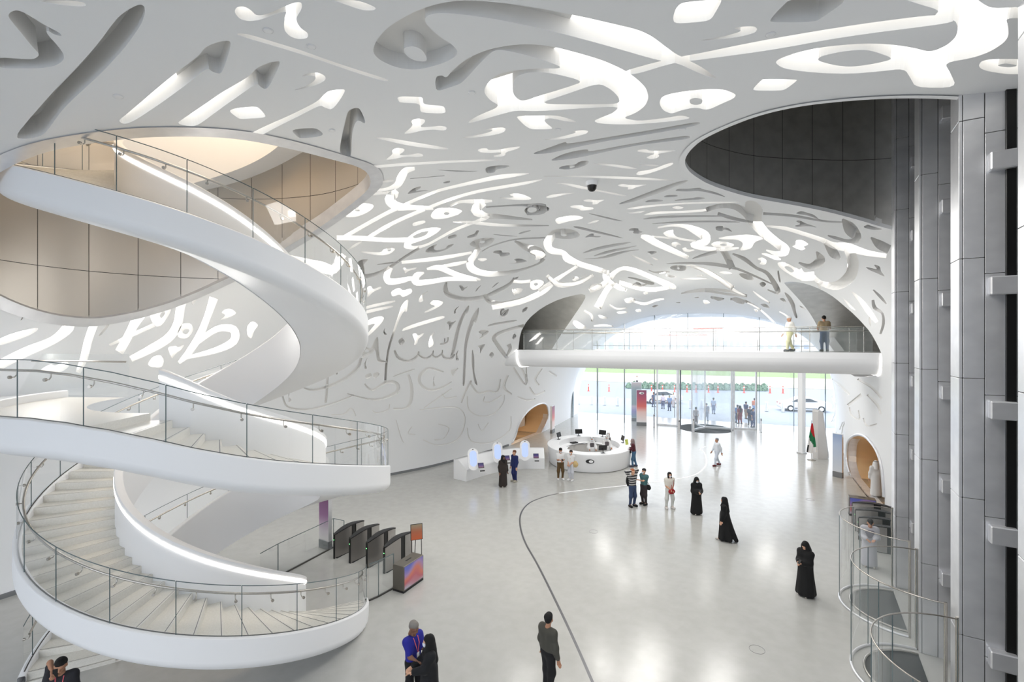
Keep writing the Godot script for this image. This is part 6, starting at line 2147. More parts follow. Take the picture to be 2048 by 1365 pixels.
# ---------------------------------------------------------------- people
# a skin over tapered bones [ax, ay, az, bx, by, bz, ra, rb]: distances joined softly on a grid, meshed as surface nets
func skin(bones: Array, cell: float, soft := 34.0) -> MB:
	var lo := Vector3(1e9, 1e9, 1e9)
	var hi := -lo
	for b in bones:
		var r := maxf(b[6], b[7]) + cell * 2.5
		for q in [Vector3(b[0], b[1], b[2]), Vector3(b[3], b[4], b[5])]:
			lo = lo.min(q - Vector3.ONE * r)
			hi = hi.max(q + Vector3.ONE * r)
	var nx := int((hi.x - lo.x) / cell) + 2
	var ny := int((hi.y - lo.y) / cell) + 2
	var nz := int((hi.z - lo.z) / cell) + 2
	var f := PackedFloat32Array()
	f.resize(nx * ny * nz)
	for b in bones:
		var A := Vector3(b[0], b[1], b[2])
		var B := Vector3(b[3], b[4], b[5])
		var r := maxf(b[6], b[7]) + cell * 2.2
		var mn := A.min(B) - Vector3.ONE * r - lo
		var mx := A.max(B) + Vector3.ONE * r - lo
		var AB := B - A
		var L2 := maxf(AB.length_squared(), 1e-8)
		var ra: float = b[6]
		var dr: float = b[7] - b[6]
		for z in range(maxi(int(mn.z / cell), 0), mini(int(mx.z / cell) + 1, nz)):
			for y in range(maxi(int(mn.y / cell), 0), mini(int(mx.y / cell) + 1, ny)):
				var p := Vector3(0, lo.y + y * cell, lo.z + z * cell) - Vector3(0, A.y, A.z)
				var row := (z * ny + y) * nx
				for x in range(maxi(int(mn.x / cell), 0), mini(int(mx.x / cell) + 1, nx)):
					p.x = lo.x + x * cell - A.x
					var t := clampf(p.dot(AB) / L2, 0.0, 1.0)
					f[row + x] += exp(-soft * ((p - AB * t).length() - ra - dr * t))
	# inside where the sum is above one
	var mb := MB.new()
	var id := PackedInt32Array()
	id.resize(f.size())
	id.fill(-1)
	var sy := nx
	var sz := nx * ny
	var off := [0, 1, sy, sy + 1, sz, sz + 1, sz + sy, sz + sy + 1]
	var edges := [[0, 1], [2, 3], [4, 5], [6, 7], [0, 2], [1, 3], [4, 6], [5, 7], [0, 4], [1, 5], [2, 6], [3, 7]]
	for z in nz - 1:
		for y in ny - 1:
			var i := z * sz + y * sy
			for x in nx - 1:
				var a0 := f[i] > 1.0
				if (f[i + 1] > 1.0) != a0 or (f[i + sy] > 1.0) != a0 or (f[i + sy + 1] > 1.0) != a0 or (f[i + sz] > 1.0) != a0 or (f[i + sz + 1] > 1.0) != a0 or (f[i + sz + sy] > 1.0) != a0 or (f[i + sz + sy + 1] > 1.0) != a0:
					var d := []
					for k in 8: d.append(-log(maxf(f[i + off[k]], 1e-4)) / soft)
					var c := Vector3.ZERO
					var cnt := 0
					for e in edges:
						var u: float = d[e[0]]
						var v: float = d[e[1]]
						if (u < 0.0) != (v < 0.0):
							var t := u / (u - v)
							var q := Vector3(e[0] & 1, (e[0] >> 1) & 1, (e[0] >> 2) & 1)
							c += q.lerp(Vector3(e[1] & 1, (e[1] >> 1) & 1, (e[1] >> 2) & 1), t)
							cnt += 1
					if cnt > 0:
						id[i] = mb.v.size()
						mb.v.append(lo + (Vector3(x, y, z) + c / cnt) * cell)
						mb.n.append(Vector3(d[1] + d[3] + d[5] + d[7] - d[0] - d[2] - d[4] - d[6], d[2] + d[3] + d[6] + d[7] - d[0] - d[1] - d[4] - d[5], d[4] + d[5] + d[6] + d[7] - d[0] - d[1] - d[2] - d[3]).normalized())
				i += 1
	for z in range(1, nz - 1):
		for y in range(1, ny - 1):
			var i := z * sz + y * sy + 1
			for x in range(1, nx - 1):
				if id[i] >= 0:
					var a0 := f[i] > 1.0
					if (f[i + 1] > 1.0) != a0: _net(mb, id, i, i - sy, i - sy - sz, i - sz)
					if (f[i + sy] > 1.0) != a0: _net(mb, id, i, i - 1, i - 1 - sz, i - sz)
					if (f[i + sz] > 1.0) != a0: _net(mb, id, i, i - 1, i - 1 - sy, i - sy)
				i += 1
	return mb

func _net(mb: MB, id: PackedInt32Array, a: int, b: int, c: int, d: int) -> void:
	var p := id[a]; var q := id[b]; var r := id[c]; var s := id[d]
	if q < 0 or r < 0 or s < 0: return
	if (mb.v[r] - mb.v[p]).cross(mb.v[q] - mb.v[s]).dot(mb.n[p] + mb.n[r]) >= 0: mb.ix.append_array(PackedInt32Array([p, q, r, p, r, s]))
	else: mb.ix.append_array(PackedInt32Array([p, r, q, p, s, r]))

func append_mb(to: MB, from: MB, t: Transform3D) -> void:
	var k := to.v.size()
	for p in from.v: to.v.append(t * p)
	var flip := t.basis.determinant() < 0
	for q in from.n: to.n.append((t.basis * q).normalized())
	for i in range(0, from.ix.size(), 3):
		to.ix.append(k + from.ix[i])
		to.ix.append(k + from.ix[i + (2 if flip else 1)])
		to.ix.append(k + from.ix[i + (1 if flip else 2)])

var head_mb: MB       # origin at the middle of the head, face towards +z
var hand_mb := []     # relaxed and gripping left hands: wrist at the origin, fingers down, palm towards +x inwards

func make_heads() -> void:
	head_mb = skin([[0, 0.03, -0.02, 0, 0.045, 0.0, 0.086, 0.08], [0, -0.02, 0.02, 0, -0.06, 0.04, 0.074, 0.05], [0, -0.09, 0.055, 0, -0.085, 0.06, 0.03, 0.028], [0, 0.012, 0.098, 0, -0.03, 0.112, 0.009, 0.016],
		[-0.03, 0.02, 0.082, 0.03, 0.02, 0.082, 0.018, 0.018], [-0.022, -0.062, 0.088, 0.022, -0.062, 0.088, 0.011, 0.011], [0.086, 0.015, -0.005, 0.09, -0.02, 0.0, 0.014, 0.01], [-0.086, 0.015, -0.005, -0.09, -0.02, 0.0, 0.014, 0.01],
		[0, -0.06, -0.02, 0, -0.17, -0.03, 0.056, 0.056]], 0.011, 90.0)
	for grip in [0.0, 1.0]:
		var b := [[0, 0.01, 0, 0, -0.075, 0.005, 0.026, 0.024], [0, -0.02, 0.022, 0, -0.08, 0.03, 0.018, 0.016], [0, -0.02, -0.02, 0, -0.075, -0.025, 0.018, 0.015]]
		for k in 4:
			var z: float = 0.034 - k * 0.021
			var L: float = [0.036, 0.042, 0.039, 0.03][k]
			var a := Vector3(0, -0.085, z)
			var bend: float = 0.3 + grip * 0.75
			var dirn := Vector3(-sin(bend * 0.5), -cos(bend * 0.5), 0.05)
			for j in 3:
				var e := a + dirn * L * (1.0 - 0.2 * j)
				b.append([a.x, a.y, a.z, e.x, e.y, e.z, 0.0095 - j * 0.0008, 0.0088 - j * 0.0008])
				a = e
				dirn = Vector3(-sin(bend * (0.5 + 0.8 * (j + 1))), -cos(bend * (0.5 + 0.8 * (j + 1))), 0.03)
		b.append([0, -0.03, 0.035, -0.02, -0.06, 0.062, 0.0125, 0.011])
		b.append([-0.02, -0.06, 0.062, -0.035, -0.09, 0.066, 0.0105, 0.0085])
		hand_mb.append(skin(b, 0.0065, 160.0))

func bone(a: Vector3, b: Vector3, ra: float, rb: float) -> Array: return [a.x, a.y, a.z, b.x, b.y, b.z, ra, rb]

func elbow(s: Vector3, w: Vector3, u: float, l: float, pole: Vector3) -> Vector3:
	var d := w - s
	var L := minf(d.length(), u + l - 0.005)
	var x := (u * u - l * l + L * L) / (2 * L)
	var h := sqrt(maxf(u * u - x * x, 0.0))
	var n := d.normalized()
	var p := (pole - n * pole.dot(n)).normalized()
	return s + n * x + p * h

# o: h height, yaw, pose, wear, colours (top, legs, shoes, hair), skin tone, long sleeves, hair style, head turn, tilt, fine
func person(p: Vector3, label: String, o: Dictionary, group := "") -> Node3D:
	var t := thing("person", label, "person", p, o.get("yaw", 0.0), group)
	var H: float = o.get("h", 1.72)
	var k := H / 1.75
	var fine: bool = o.get("fine", false)
	var cell := 0.02 if fine else 0.032
	if o.get("far", false): cell = 0.045
	var pose: String = o.get("pose", "stand")
	var wear: String = o.get("wear", "casual")
	var lean: float = o.get("lean", 0.0)
	var step_: float = o.get("stride", 0.0)
	var spread: float = o.get("spread", 0.1)
	var V := func(x: float, y: float, z: float) -> Vector3:
		var yy := maxf(y - 0.95, 0.0)
		return Vector3(x, minf(y, 0.95) + yy * cos(lean), z + yy * sin(lean)) * k
	var hip := [V.call(0.085, 0.93, 0.0), V.call(-0.085, 0.93, 0.0)]
	var knee := [V.call(spread * 0.9 + 0.02, 0.5, 0.03 + step_ * 0.55), V.call(-spread * 0.9 - 0.02, 0.5, 0.03 - step_ * 0.35)]
	var ank := [V.call(spread, 0.09, step_ - 0.02), V.call(-spread, 0.09 + absf(step_) * 0.12, -step_ - 0.03)]
	var toe := [ank[0] + Vector3(0.03, -0.045, 0.14) * k, ank[1] + Vector3(-0.03, -0.045, 0.14) * k]
	var sh := [V.call(0.175, 1.415, -0.01), V.call(-0.175, 1.415, -0.01)]
	var hands := {"stand": [[0.25, 0.86, 0.06], [-0.25, 0.86, 0.06]], "phone": [[0.05, 1.13, 0.27], [-0.06, 1.15, 0.26]], "head": [[0.1, 1.68, 0.02], [-0.1, 1.68, 0.02]], "ear": [[0.24, 0.9, 0.1], [-0.11, 1.58, 0.05]],
		"cross": [[-0.12, 1.2, 0.17], [0.12, 1.24, 0.18]], "give": [[0.1, 1.1, 0.36], [-0.12, 1.08, 0.34]], "desk": [[0.2, 1.1, 0.36], [-0.2, 1.1, 0.36]], "bag": [[0.06, 0.97, 0.2], [-0.07, 1.0, 0.2]], "reach": [[0.24, 1.16, 0.4], [-0.24, 0.86, 0.05]], "walk": [[0.24, 0.88, -0.16], [-0.24, 0.9, 0.2]]}
	var wr := []
	var el := []
	for i in 2:
		var q: Array = hands[pose][i]
		wr.append(V.call(q[0], q[1], q[2]))
		var sgn := 1.0 if i == 0 else -1.0
		var pole := Vector3(sgn * 0.9, 0.35, -0.25) if pose == "head" else Vector3(sgn * 0.45, -0.5, -0.7)
		el.append(elbow(sh[i], wr[i], 0.29 * k, 0.25 * k, pole))
	var head: Vector3 = V.call(0, 1.64, 0.02)
	var turn := Basis(Vector3.UP, o.get("look", 0.0)) * Basis(Vector3.RIGHT, o.get("nod", 0.0))
	var tone: Material = M.get("skin_%d" % o.get("tone", 1))
	# the body itself, head and hands included
	var bd := [bone(V.call(0.06, 0.97, 0), V.call(0.075, 1.34, 0), 0.09, 0.09), bone(V.call(-0.06, 0.97, 0), V.call(-0.075, 1.34, 0), 0.09, 0.09), bone(sh[0], sh[1], 0.05, 0.05), bone(V.call(0, 1.42, -0.01), V.call(0, 1.54, 0.0), 0.05, 0.048)]
	for i in 2:
		bd.append_array([bone(hip[i], knee[i], 0.08, 0.052), bone(knee[i], ank[i], 0.05, 0.034), bone(ank[i], toe[i], 0.036, 0.03), bone(sh[i], el[i], 0.044, 0.034), bone(el[i], wr[i], 0.034, 0.026)])
	var body := skin(bd, maxf(cell, 0.026))
	append_mb(body, head_mb, Transform3D(turn.scaled(Vector3.ONE * k), head))
	if not o.get("far", false) or true:
		for i in 2:
			var d: Vector3 = (wr[i] - el[i]).normalized()
			var y := -d
			var x := Vector3(0, 0, 1).cross(y)
			if x.length() < 0.1: x = Vector3.RIGHT
			x = x.normalized()
			var z := x.cross(y).normalized()
			var B := Basis(x, y, z)
			if i == 1: B = Basis(-x, y, z)
			append_mb(body, hand_mb[1 if pose in ["phone", "ear", "desk", "bag"] else 0], Transform3D(B.scaled(Vector3.ONE * k), wr[i]))
	obj("body", body, tone, t)
	var col := func(n: String, c: Color) -> StandardMaterial3D:
		var key := n + c.to_html()
		if not M.has(key):
			mat(key, c, 0.85)
			M[key].rim_enabled = true
			M[key].rim = 0.15
		return M[key]
	var topc: Color = o.get("top", Color(0.9, 0.9, 0.9))
	var legc: Color = o.get("legs", Color(0.15, 0.17, 0.25))
	var sleeve: bool = o.get("long", false)
	var e := 0.016
	if wear == "casual":
		var tb := [bone(V.call(0.065, 0.95, 0), V.call(0.08, 1.33, 0.0), 0.1 + e, 0.1 + e), bone(V.call(-0.065, 0.95, 0), V.call(-0.08, 1.33, 0.0), 0.1 + e, 0.1 + e), bone(sh[0], sh[1], 0.062 + e, 0.062 + e)]
		for i in 2:
			tb.append(bone(sh[i], el[i] if sleeve else sh[i].lerp(el[i], 0.75), 0.056 + e, 0.05 + e))
			if sleeve: tb.append(bone(el[i], el[i].lerp(wr[i], 0.9), 0.048 + e, 0.036 + e))
		if o.get("striped", false):
			# knitted bands, each cut from the jersey as its own ring of cloth
			var full := skin(tb, cell)
			var bands := [MB.new(), MB.new()]
			for q in range(0, full.ix.size(), 3):
				var yy := (full.v[full.ix[q]].y + full.v[full.ix[q + 1]].y + full.v[full.ix[q + 2]].y) / 3.0
				var bnd: MB = bands[int(floor(yy / 0.055)) & 1]
				for j in 3:
					bnd.ix.append(bnd.v.size()); bnd.v.append(full.v[full.ix[q + j]]); bnd.n.append(full.n[full.ix[q + j]])
			var dk := obj("jersey", bands[0], col.call("cloth", Color(0.1, 0.1, 0.13)), t)
			obj("pale_stripes", bands[1], col.call("cloth", Color(0.72, 0.71, 0.7)), dk)
		else:
			obj("top", skin(tb, cell), col.call("cloth", topc), t)
		var lb := [bone(V.call(0.05, 0.95, 0), V.call(-0.05, 0.95, 0), 0.105 + e, 0.105 + e)]
		var short: bool = o.get("shorts", false)
		for i in 2:
			lb.append(bone(hip[i], knee[i], 0.09 + e, 0.066 + e))
			if not short: lb.append(bone(knee[i], ank[i], 0.06 + e, 0.045 + e))
		obj("shorts" if short else "trousers", skin(lb, cell), col.call("cloth", legc), t)
		for i in 2: obj("shoe", skin([bone(ank[i] + Vector3(0, -0.035, -0.03), toe[i], 0.05, 0.044), bone(ank[i] + Vector3(0, -0.045, -0.04), toe[i] + Vector3(0, -0.005, 0), 0.04, 0.038)], 0.022), col.call("shoe", o.get("shoes", Color(0.08, 0.08, 0.09))), t)
	else:
		var flare: float = o.get("flare", 1.0)
		var train: float = o.get("train", 0.0)
		var rb := [bone(V.call(0.065, 1.0, 0), V.call(0.085, 1.34, 0), 0.125, 0.115), bone(V.call(-0.065, 1.0, 0), V.call(-0.085, 1.34, 0), 0.125, 0.115), bone(sh[0], sh[1], 0.08, 0.08)]
		for i in 8:
			var a := TAU * i / 8.0 + 0.2
			var w := 0.1 * flare
			var b := Vector3(cos(a) * 0.07, 1.06, sin(a) * 0.04) * k
			var g := Vector3(cos(a) * (0.13 + w), 0.0, sin(a) * (0.08 + w) - train * maxf(-sin(a), 0.0)) * k
			g.y = 0.1
			rb.append(bone(b, g, 0.1, 0.075))
		rb.append(bone(Vector3(0, 1.0, 0), Vector3(0, 0.18, -train * 0.3), 0.15, 0.16 + 0.06 * flare))
		var wide: float = o.get("sleeve", 0.075)
		for i in 2:
			rb.append(bone(sh[i], el[i], 0.075, wide))
			rb.append(bone(el[i], el[i].lerp(wr[i], 0.85), wide, wide))
		obj("robe", skin(rb, cell), col.call("cloth", topc), t)
		for i in 2: obj("shoe", skin([bone(Vector3(ank[i].x, 0.045, ank[i].z + 0.06), Vector3(toe[i].x, 0.04, toe[i].z + 0.06), 0.042, 0.036)], 0.024), col.call("shoe", o.get("shoes", Color(0.75, 0.73, 0.7))), t)
		if o.has("vest"):
			var vb := [bone(V.call(0.07, 1.02, 0), V.call(0.09, 1.34, -0.01), 0.15, 0.142), bone(V.call(-0.07, 1.02, 0), V.call(-0.09, 1.34, -0.01), 0.15, 0.142)]
			obj("vest", skin(vb, cell), col.call("cloth", o.vest), t)
	# hair, scarf or head cloth
	var hb := func(list: Array) -> MB:
		var q := []
		for b in list:
			var a: Vector3 = head + turn * Vector3(b[0], b[1], b[2]) * k
			var c: Vector3 = head + turn * Vector3(b[3], b[4], b[5]) * k
			q.append(bone(a, c, b[6] * k, b[7] * k))
		return skin(q, 0.014 if fine else 0.022, 60.0)
	match o.get("hair", "short"):
		"short": obj("hair", hb.call([[0, 0.055, -0.025, 0, 0.075, 0.015, 0.088, 0.075], [0, 0.0, -0.05, 0, 0.05, -0.04, 0.07, 0.085]]), col.call("hair", o.get("hair_c", Color(0.06, 0.05, 0.045))), t)
		"long": obj("hair", hb.call([[0, 0.055, -0.025, 0, 0.078, 0.015, 0.09, 0.075], [0, 0.0, -0.055, 0, -0.2, -0.07, 0.085, 0.07], [0.07, 0.03, 0.0, 0.085, -0.19, 0.015, 0.04, 0.03], [-0.07, 0.03, 0.0, -0.085, -0.19, 0.015, 0.04, 0.03]]), col.call("hair", o.get("hair_c", Color(0.1, 0.07, 0.06))), t)
		"scarf": obj("headscarf", hb.call([[0, 0.05, -0.03, 0, 0.06, 0.01, 0.104, 0.09], [0, -0.02, -0.05, 0, -0.18, -0.05, 0.1, 0.12], [0.075, 0.0, 0.01, 0.08, -0.16, 0.02, 0.05, 0.075], [-0.075, 0.0, 0.01, -0.08, -0.16, 0.02, 0.05, 0.075], [0, -0.15, 0.03, 0, -0.22, 0.04, 0.07, 0.1], [0, -0.12, -0.06, 0, -0.42, -0.09, 0.1, 0.13]]), col.call("cloth", o.get("hair_c", Color(0.035, 0.035, 0.04))), t)
		"ghutra":
			obj("head_cloth", hb.call([[0, 0.05, -0.03, 0, 0.06, 0.01, 0.102, 0.088], [0, -0.02, -0.05, 0, -0.24, -0.07, 0.1, 0.12], [0.08, 0.02, 0.0, 0.11, -0.2, 0.01, 0.045, 0.06], [-0.08, 0.02, 0.0, -0.11, -0.2, 0.01, 0.045, 0.06]]), col.call("cloth", o.get("hair_c", Color(0.9, 0.9, 0.9))), t)
			var ring := []
			for j in 20: ring.append(head + turn * Vector3(cos(TAU * j / 20) * 0.1, 0.1, sin(TAU * j / 20) * 0.103 - 0.015) * k)
			var mb := MB.new()
			mb.tube(ring, 0.013, 6, true)
			obj("head_cord", mb, M.black, t)
		"cap": obj("cap", hb.call([[0, 0.07, -0.02, 0, 0.085, 0.01, 0.092, 0.08], [0, 0.06, 0.08, 0, 0.05, 0.14, 0.03, 0.02]]), col.call("cloth", o.get("hair_c", Color(0.2, 0.22, 0.3))), t)
	if o.get("mask", false):
		obj("face_mask", hb.call([[-0.03, -0.05, 0.085, 0.03, -0.05, 0.085, 0.034, 0.034], [0, -0.08, 0.075, 0, -0.03, 0.098, 0.03, 0.022]]), col.call("cloth", Color(0.85, 0.87, 0.9)), t)
	var mb2 := MB.new()
	if pose in ["phone", "ear"]:
		var hp: Vector3 = wr[1] + (wr[1] - el[1]).normalized() * 0.09 * k
		mb2.box(Transform3D(Basis(Vector3.RIGHT, -0.9 if pose == "phone" else 0.0), hp + Vector3(0.03, 0.03, 0.0)), Vector3(0.075, 0.15, 0.01), 0.003)
		var ph := obj("phone", mb2, M.black)
		ph.transform = t.transform
		tag(ph, "black phone held by the " + o.get("who", label), "phone")
	if o.has("lanyard"):
		mb2 = MB.new()
		mb2.tube([V.call(0.06, 1.47, 0.07), V.call(0.05, 1.35, 0.13), V.call(0.0, 1.16, 0.145), V.call(-0.05, 1.35, 0.13), V.call(-0.06, 1.47, 0.07)], 0.01, 5)
		obj("lanyard", mb2, col.call("cloth", Color(0.85, 0.4, 0.45)), t)
		mb2 = MB.new()
		mb2.bx(V.call(0.0, 1.12, 0.15), Vector3(0.07, 0.1, 0.008), 0.002)
		obj("badge", mb2, M.white, t)
	if o.has("bag"):      # [x, y, z, rx, ry, rz, colour, label]
		var b: Array = o.bag
		mb2 = MB.new()
		var prof := []
		for j in 9:
			var f := j / 8.0
			var s := pow(sin(PI * clampf(f, 0.06, 0.94)), 0.4)
			prof.append([b[3] * s, (f - 0.5) * 2.0 * b[4]])
		mb2.lathe(Vector3(b[0], b[1], b[2]) * k, prof, 16, 1.0, b[5] / b[3])
		var bag := Node3D.new()
		bag.name = numbered("bag")
		add_child(bag)
		bag.transform = t.transform
		tag(bag, b[7], "bag")
		obj("pouch", mb2, col.call("cloth", b[6]), bag)
		mb2 = MB.new()
		var c0 := Vector3(b[0], b[1] + b[4] * 0.6, b[2]) * k
		if b[1] > 1.1: mb2.tube([c0 + Vector3(0.08, 0.1, 0.03), sh[0] + Vector3(-0.03, 0.085, 0), sh[0] + Vector3(-0.03, -0.1, 0.14), c0 + Vector3(0.1, -0.2, 0.12)], 0.012, 5)
		else: mb2.tube([c0, (sh[1] if b[0] > 0 else sh[0]) * 0.5 + c0 * 0.5 + Vector3(0, 0.05, 0.14), (sh[1] if b[0] > 0 else sh[0]) + Vector3(0, 0.085, 0.02), c0 + Vector3(0, 0.05, -0.05)], 0.011, 5)
		obj("strap", mb2, col.call("cloth", b[6]), bag)
	return t

func build_people() -> void:
	mat("skin_0", Color(0.82, 0.64, 0.53), 0.6)
	mat("skin_1", Color(0.72, 0.53, 0.42), 0.6)
	mat("skin_2", Color(0.5, 0.35, 0.27), 0.6)
	make_heads()
	var blk := Color(0.03, 0.03, 0.036)
	var wht := Color(0.88, 0.88, 0.88)
	var jean := Color(0.2, 0.26, 0.38)
	# foreground
	person(P(-8.55, 9.1, 0), "man in a charcoal shirt phoning at the foot of the lower stair", {"h": 1.76, "yaw": 0.5, "pose": "ear", "top": Color(0.16, 0.16, 0.18), "legs": Color(0.12, 0.12, 0.14), "tone": 1, "fine": true, "nod": 0.2, "mask": false, "lanyard": true, "who": "man in the charcoal shirt"})
	person(P(-2.12, 10.3, 0), "grey-haired person in a royal blue shirt and pink lanyard, talking", {"h": 1.76, "yaw": 0.95, "pose": "give", "top": Color(0.13, 0.14, 0.55), "legs": Color(0.06, 0.06, 0.08), "hair_c": Color(0.5, 0.48, 0.46), "tone": 2, "fine": true, "nod": 0.35, "look": 0.1, "lanyard": true, "spread": 0.13})
	person(P(-1.72, 9.98, 0), "person in a black cloak and headscarf facing the blue-shirted one", {"h": 1.66, "yaw": -1.25, "pose": "give", "wear": "robe", "top": Color(0.05, 0.055, 0.075), "hair": "scarf", "tone": 0, "fine": true, "mask": true, "flare": 0.7})
	person(P(0.8, 10.6, 0), "man in a dark olive jacket standing alone on the bare floor", {"h": 1.76, "yaw": 2.25, "pose": "stand", "top": Color(0.27, 0.265, 0.24), "long": true, "legs": Color(0.05, 0.05, 0.07), "tone": 1, "fine": true, "spread": 0.07, "look": 0.35, "hair_c": Color(0.03, 0.03, 0.03)})
	person(at(1611, 1192), "person in a long black cloak looking at a phone near the lifts", {"h": 1.63, "yaw": -1.1, "pose": "phone", "wear": "robe", "top": blk, "hair": "scarf", "tone": 0, "fine": true, "nod": 0.35, "flare": 1.0, "train": 0.06, "who": "cloaked person near the lifts"})
	person(at(1449, 1081), "person in a flowing black cloak walking, trailing hem", {"h": 1.66, "yaw": -2.2, "pose": "stand", "wear": "robe", "top": blk, "hair": "scarf", "tone": 0, "fine": true, "stride": 0.12, "flare": 0.9, "train": 0.3})
	person(at(1393, 1029), "person in a wide black cape and trousers standing with hands together", {"h": 1.64, "yaw": 0.1, "pose": "phone", "wear": "robe", "top": blk, "hair": "scarf", "tone": 0, "nod": 0.3, "mask": true, "flare": 0.8, "sleeve": 0.1, "who": "person in the wide black cape"})
	person(at(1339, 1018), "long-haired person in white top and trousers holding a red bag", {"h": 1.68, "yaw": 0.15, "pose": "bag", "top": Color(0.86, 0.84, 0.8), "legs": Color(0.8, 0.8, 0.78), "shoes": Color(0.82, 0.8, 0.78), "hair": "long", "tone": 0, "mask": true, "spread": 0.15, "bag": [0.0, 0.9, 0.23, 0.17, 0.11, 0.06, Color(0.6, 0.1, 0.13), "dark red handbag held by the person in white"]})
	person(at(1265, 1014), "man in a black and grey striped jersey with hands behind his head", {"h": 1.76, "yaw": 0.5, "pose": "head", "striped": true, "long": true, "legs": jean, "hair_c": Color(0.66, 0.4, 0.26), "tone": 0, "spread": 0.12, "bag": [0.0, 1.16, -0.24, 0.17, 0.26, 0.11, Color(0.05, 0.05, 0.055), "black backpack on the man in the striped jersey"]})
	person(at(1288, 1010), "person in a teal shirt with crossed arms and shoulder bag", {"h": 1.7, "yaw": -1.0, "pose": "cross", "top": Color(0.27, 0.42, 0.43), "legs": Color(0.2, 0.17, 0.18), "tone": 0, "mask": true, "hair_c": Color(0.13, 0.12, 0.13), "bag": [0.24, 0.9, -0.05, 0.14, 0.12, 0.07, Color(0.07, 0.07, 0.08), "black camera bag on the person in the teal shirt"]})
	# round the desk and kiosks
	person(at(1121, 960), "man in white shirt and khaki trousers reading a phone at the desk", {"h": 1.76, "yaw": 0.15, "pose": "phone", "top": wht, "legs": Color(0.36, 0.28, 0.16), "shoes": wht, "tone": 1, "nod": 0.4, "mask": true, "spread": 0.12, "who": "man in khaki trousers"})
	person(at(1142, 962), "person in white with dark bun carrying a straw bag", {"h": 1.68, "yaw": -0.7, "pose": "bag", "top": wht, "legs": Color(0.78, 0.79, 0.82), "shoes": wht, "tone": 0, "mask": true, "hair_c": Color(0.16, 0.09, 0.07), "bag": [0.25, 1.0, -0.02, 0.22, 0.17, 0.09, Color(0.78, 0.68, 0.48), "straw-coloured tote on the person in white by the desk"]})
	person(at(1006, 974), "person in a long brown cloak standing before the kiosks", {"h": 1.66, "yaw": 0.6, "wear": "robe", "top": Color(0.17, 0.14, 0.125), "hair": "scarf", "hair_c": Color(0.07, 0.05, 0.05), "tone": 2, "flare": 0.5})
	person(at(1029, 964), "person in a navy overall standing between two kiosks", {"h": 1.72, "yaw": -0.9, "top": Color(0.1, 0.15, 0.36), "long": true, "legs": Color(0.1, 0.15, 0.36), "shoes": Color(0.7, 0.68, 0.62), "hair_c": Color(0.4, 0.25, 0.16), "tone": 0})
	person(at(1268, 934), "person in maroon jacket and jeans leaning on the desk end", {"h": 1.7, "yaw": -1.9, "pose": "desk", "top": Color(0.33, 0.12, 0.16), "long": true, "legs": Color(0.28, 0.42, 0.54), "shoes": Color(0.3, 0.3, 0.36), "hair": "scarf", "hair_c": Color(0.55, 0.48, 0.48), "tone": 0, "lean": 0.12, "stride": 0.1, "bag": [0.1, 0.96, 0.2, 0.13, 0.09, 0.06, Color(0.1, 0.09, 0.11), "small dark waist bag on the person in maroon"]})
	for q in [[5.0, 30.1, 0.0, "attendant in white robe and grey vest behind the desk front"], [6.0, 30.5, 0.1, "attendant in white robe and grey vest behind the black monitor"], [6.35, 31.7, 0.9, "attendant in white robe and grey vest at the desk's right end"]]:
		person(P(q[0], q[1], 0), q[3], {"h": 1.74, "yaw": q[2], "pose": "desk" if q[2] < 0.5 else "stand", "wear": "robe", "top": wht, "hair": "ghutra", "vest": Color(0.36, 0.34, 0.35), "mask": true, "flare": 0.2, "tone": 1})
	person(at(1434, 932), "walker in white clothes and maroon shoes crossing before the revolving door", {"h": 1.7, "yaw": -1.4, "pose": "walk", "top": Color(0.85, 0.87, 0.9), "long": true, "legs": Color(0.8, 0.83, 0.88), "shoes": Color(0.4, 0.16, 0.18), "stride": 0.22, "hair_c": Color(0.5, 0.5, 0.52)})
	# right-hand side
	person(at(1752, 993), "man in white robe and head cloth before the right arched doorway", {"h": 1.76, "yaw": 2.7, "wear": "robe", "top": wht, "hair": "ghutra", "flare": 0.3, "tone": 1})
	person(P(12.35, 16.6, 0), "attendant in pale grey robe and black cap stooping at the right speed gates", {"h": 1.72, "yaw": -0.5, "pose": "give", "wear": "robe", "top": Color(0.74, 0.74, 0.77), "hair": "cap", "hair_c": Color(0.04, 0.04, 0.05), "vest": Color(0.5, 0.49, 0.54), "lean": 0.35, "nod": 0.4, "flare": 0.3, "tone": 1})
	# on the bridge
	person(SW(27.5, 3.9, 7.3), "man in tan shirt and jeans leaning on the bridge railing", {"h": 1.72, "yaw": 2.75, "pose": "desk", "top": Color(0.6, 0.53, 0.42), "legs": jean, "tone": 1, "lean": 0.2, "nod": 0.35, "spread": 0.11})
	person(SW(26.6, 2.35, 7.3), "walker in white with yellow trousers on the bridge", {"h": 1.66, "yaw": -1.6, "pose": "walk", "top": Color(0.9, 0.9, 0.88), "long": true, "legs": Color(0.86, 0.85, 0.66), "stride": 0.2, "hair": "cap", "hair_c": Color(0.88, 0.88, 0.88), "tone": 0})
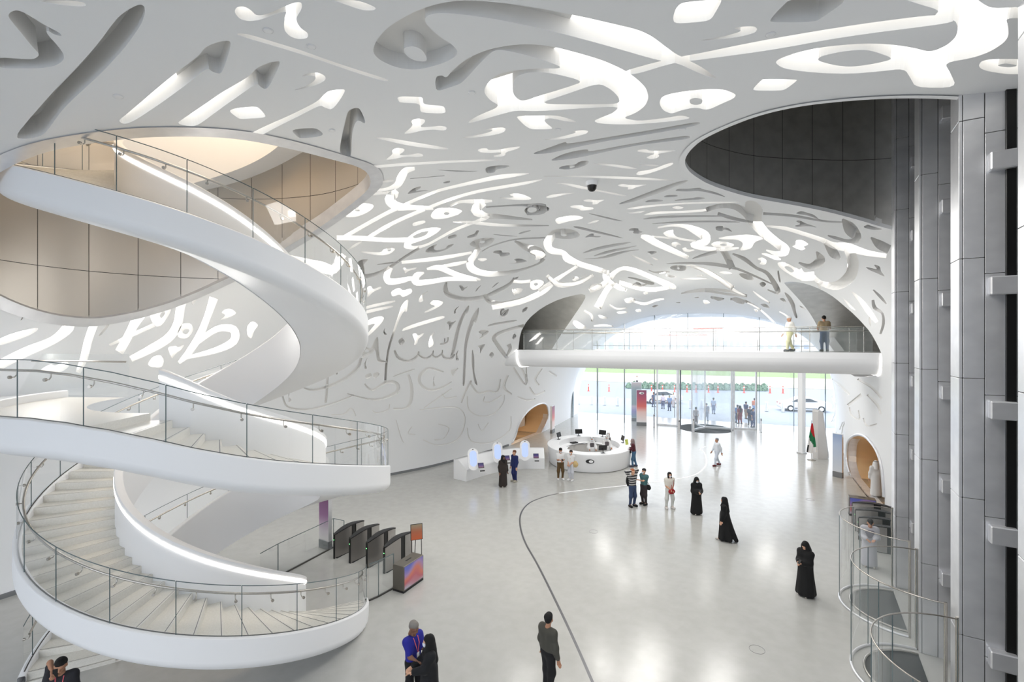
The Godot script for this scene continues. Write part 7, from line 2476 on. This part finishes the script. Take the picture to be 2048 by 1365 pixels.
	# outside the glass
	var out := [[1392, 852, Color(0.75, 0.72, 0.74), Color(0.5, 0.42, 0.45), 2.6, "person in pale grey seen through the revolving door"], [1413, 842, Color(0.5, 0.52, 0.6), Color(0.5, 0.55, 0.66), 3.0, "person in striped grey walking beyond the revolving door"], [1427, 828, Color(0.7, 0.75, 0.85), Color(0.4, 0.46, 0.6), 2.6, "person in light blue walking away beyond the revolving door"],
		[1475, 846, Color(0.45, 0.58, 0.8), Color(0.2, 0.25, 0.4), 3.0, "person in sky blue shirt beyond the right swing door"], [1480, 848, Color(0.5, 0.14, 0.2), Color(0.5, 0.14, 0.2), 3.3, "person in dark red dress beyond the right swing door"], [1492, 838, Color(0.2, 0.22, 0.36), Color(0.55, 0.45, 0.36), 2.0, "person in navy top and tan trousers beyond the right swing door"],
		[1500, 850, Color(0.14, 0.16, 0.28), Color(0.14, 0.16, 0.28), -0.4, "person in dark blue with backpack beyond the right swing door"], [1506, 855, Color(0.2, 0.25, 0.42), Color(0.2, 0.25, 0.42), 0.6, "tall person in blue nearest the right swing door"], [1509, 829, Color(0.8, 0.5, 0.4), Color(0.5, 0.6, 0.75), 2.8, "person with orange pack and blue jeans on the forecourt"],
		[1326, 818, Color(0.86, 0.8, 0.84), Color(0.25, 0.27, 0.42), 3.1, "person in white shirt and dark shorts by the road"], [1339, 822, Color(0.5, 0.58, 0.72), Color(0.2, 0.24, 0.4), 3.0, "person in blue shirt and green cap by the road"], [1347, 815, Color(0.85, 0.82, 0.8), Color(0.75, 0.7, 0.7), 2.4, "person in pale clothes beside the green cap"], [1307, 814, Color(0.35, 0.36, 0.45), Color(0.3, 0.32, 0.42), 0.4, "person in grey by the car behind the red totem"], [1274, 772, Color(0.88, 0.86, 0.84), Color(0.3, 0.26, 0.28), 0.0, "photographer in white top with raised arms beyond the hedge"]]
	for q in out:
		person(at(q[0], q[1]) - Vector3(0, 0.03, 0), q[5], {"h": 1.72, "yaw": q[4], "top": q[2], "legs": q[3], "far": true, "stride": 0.06, "hair": "cap" if "cap" in q[5] else ("scarf" if "dress" in q[5] else "short"), "hair_c": Color(0.35, 0.48, 0.35) if "cap" in q[5] else Color(0.1, 0.08, 0.1), "pose": "head" if "photog" in q[5] else "stand", "tone": 1})
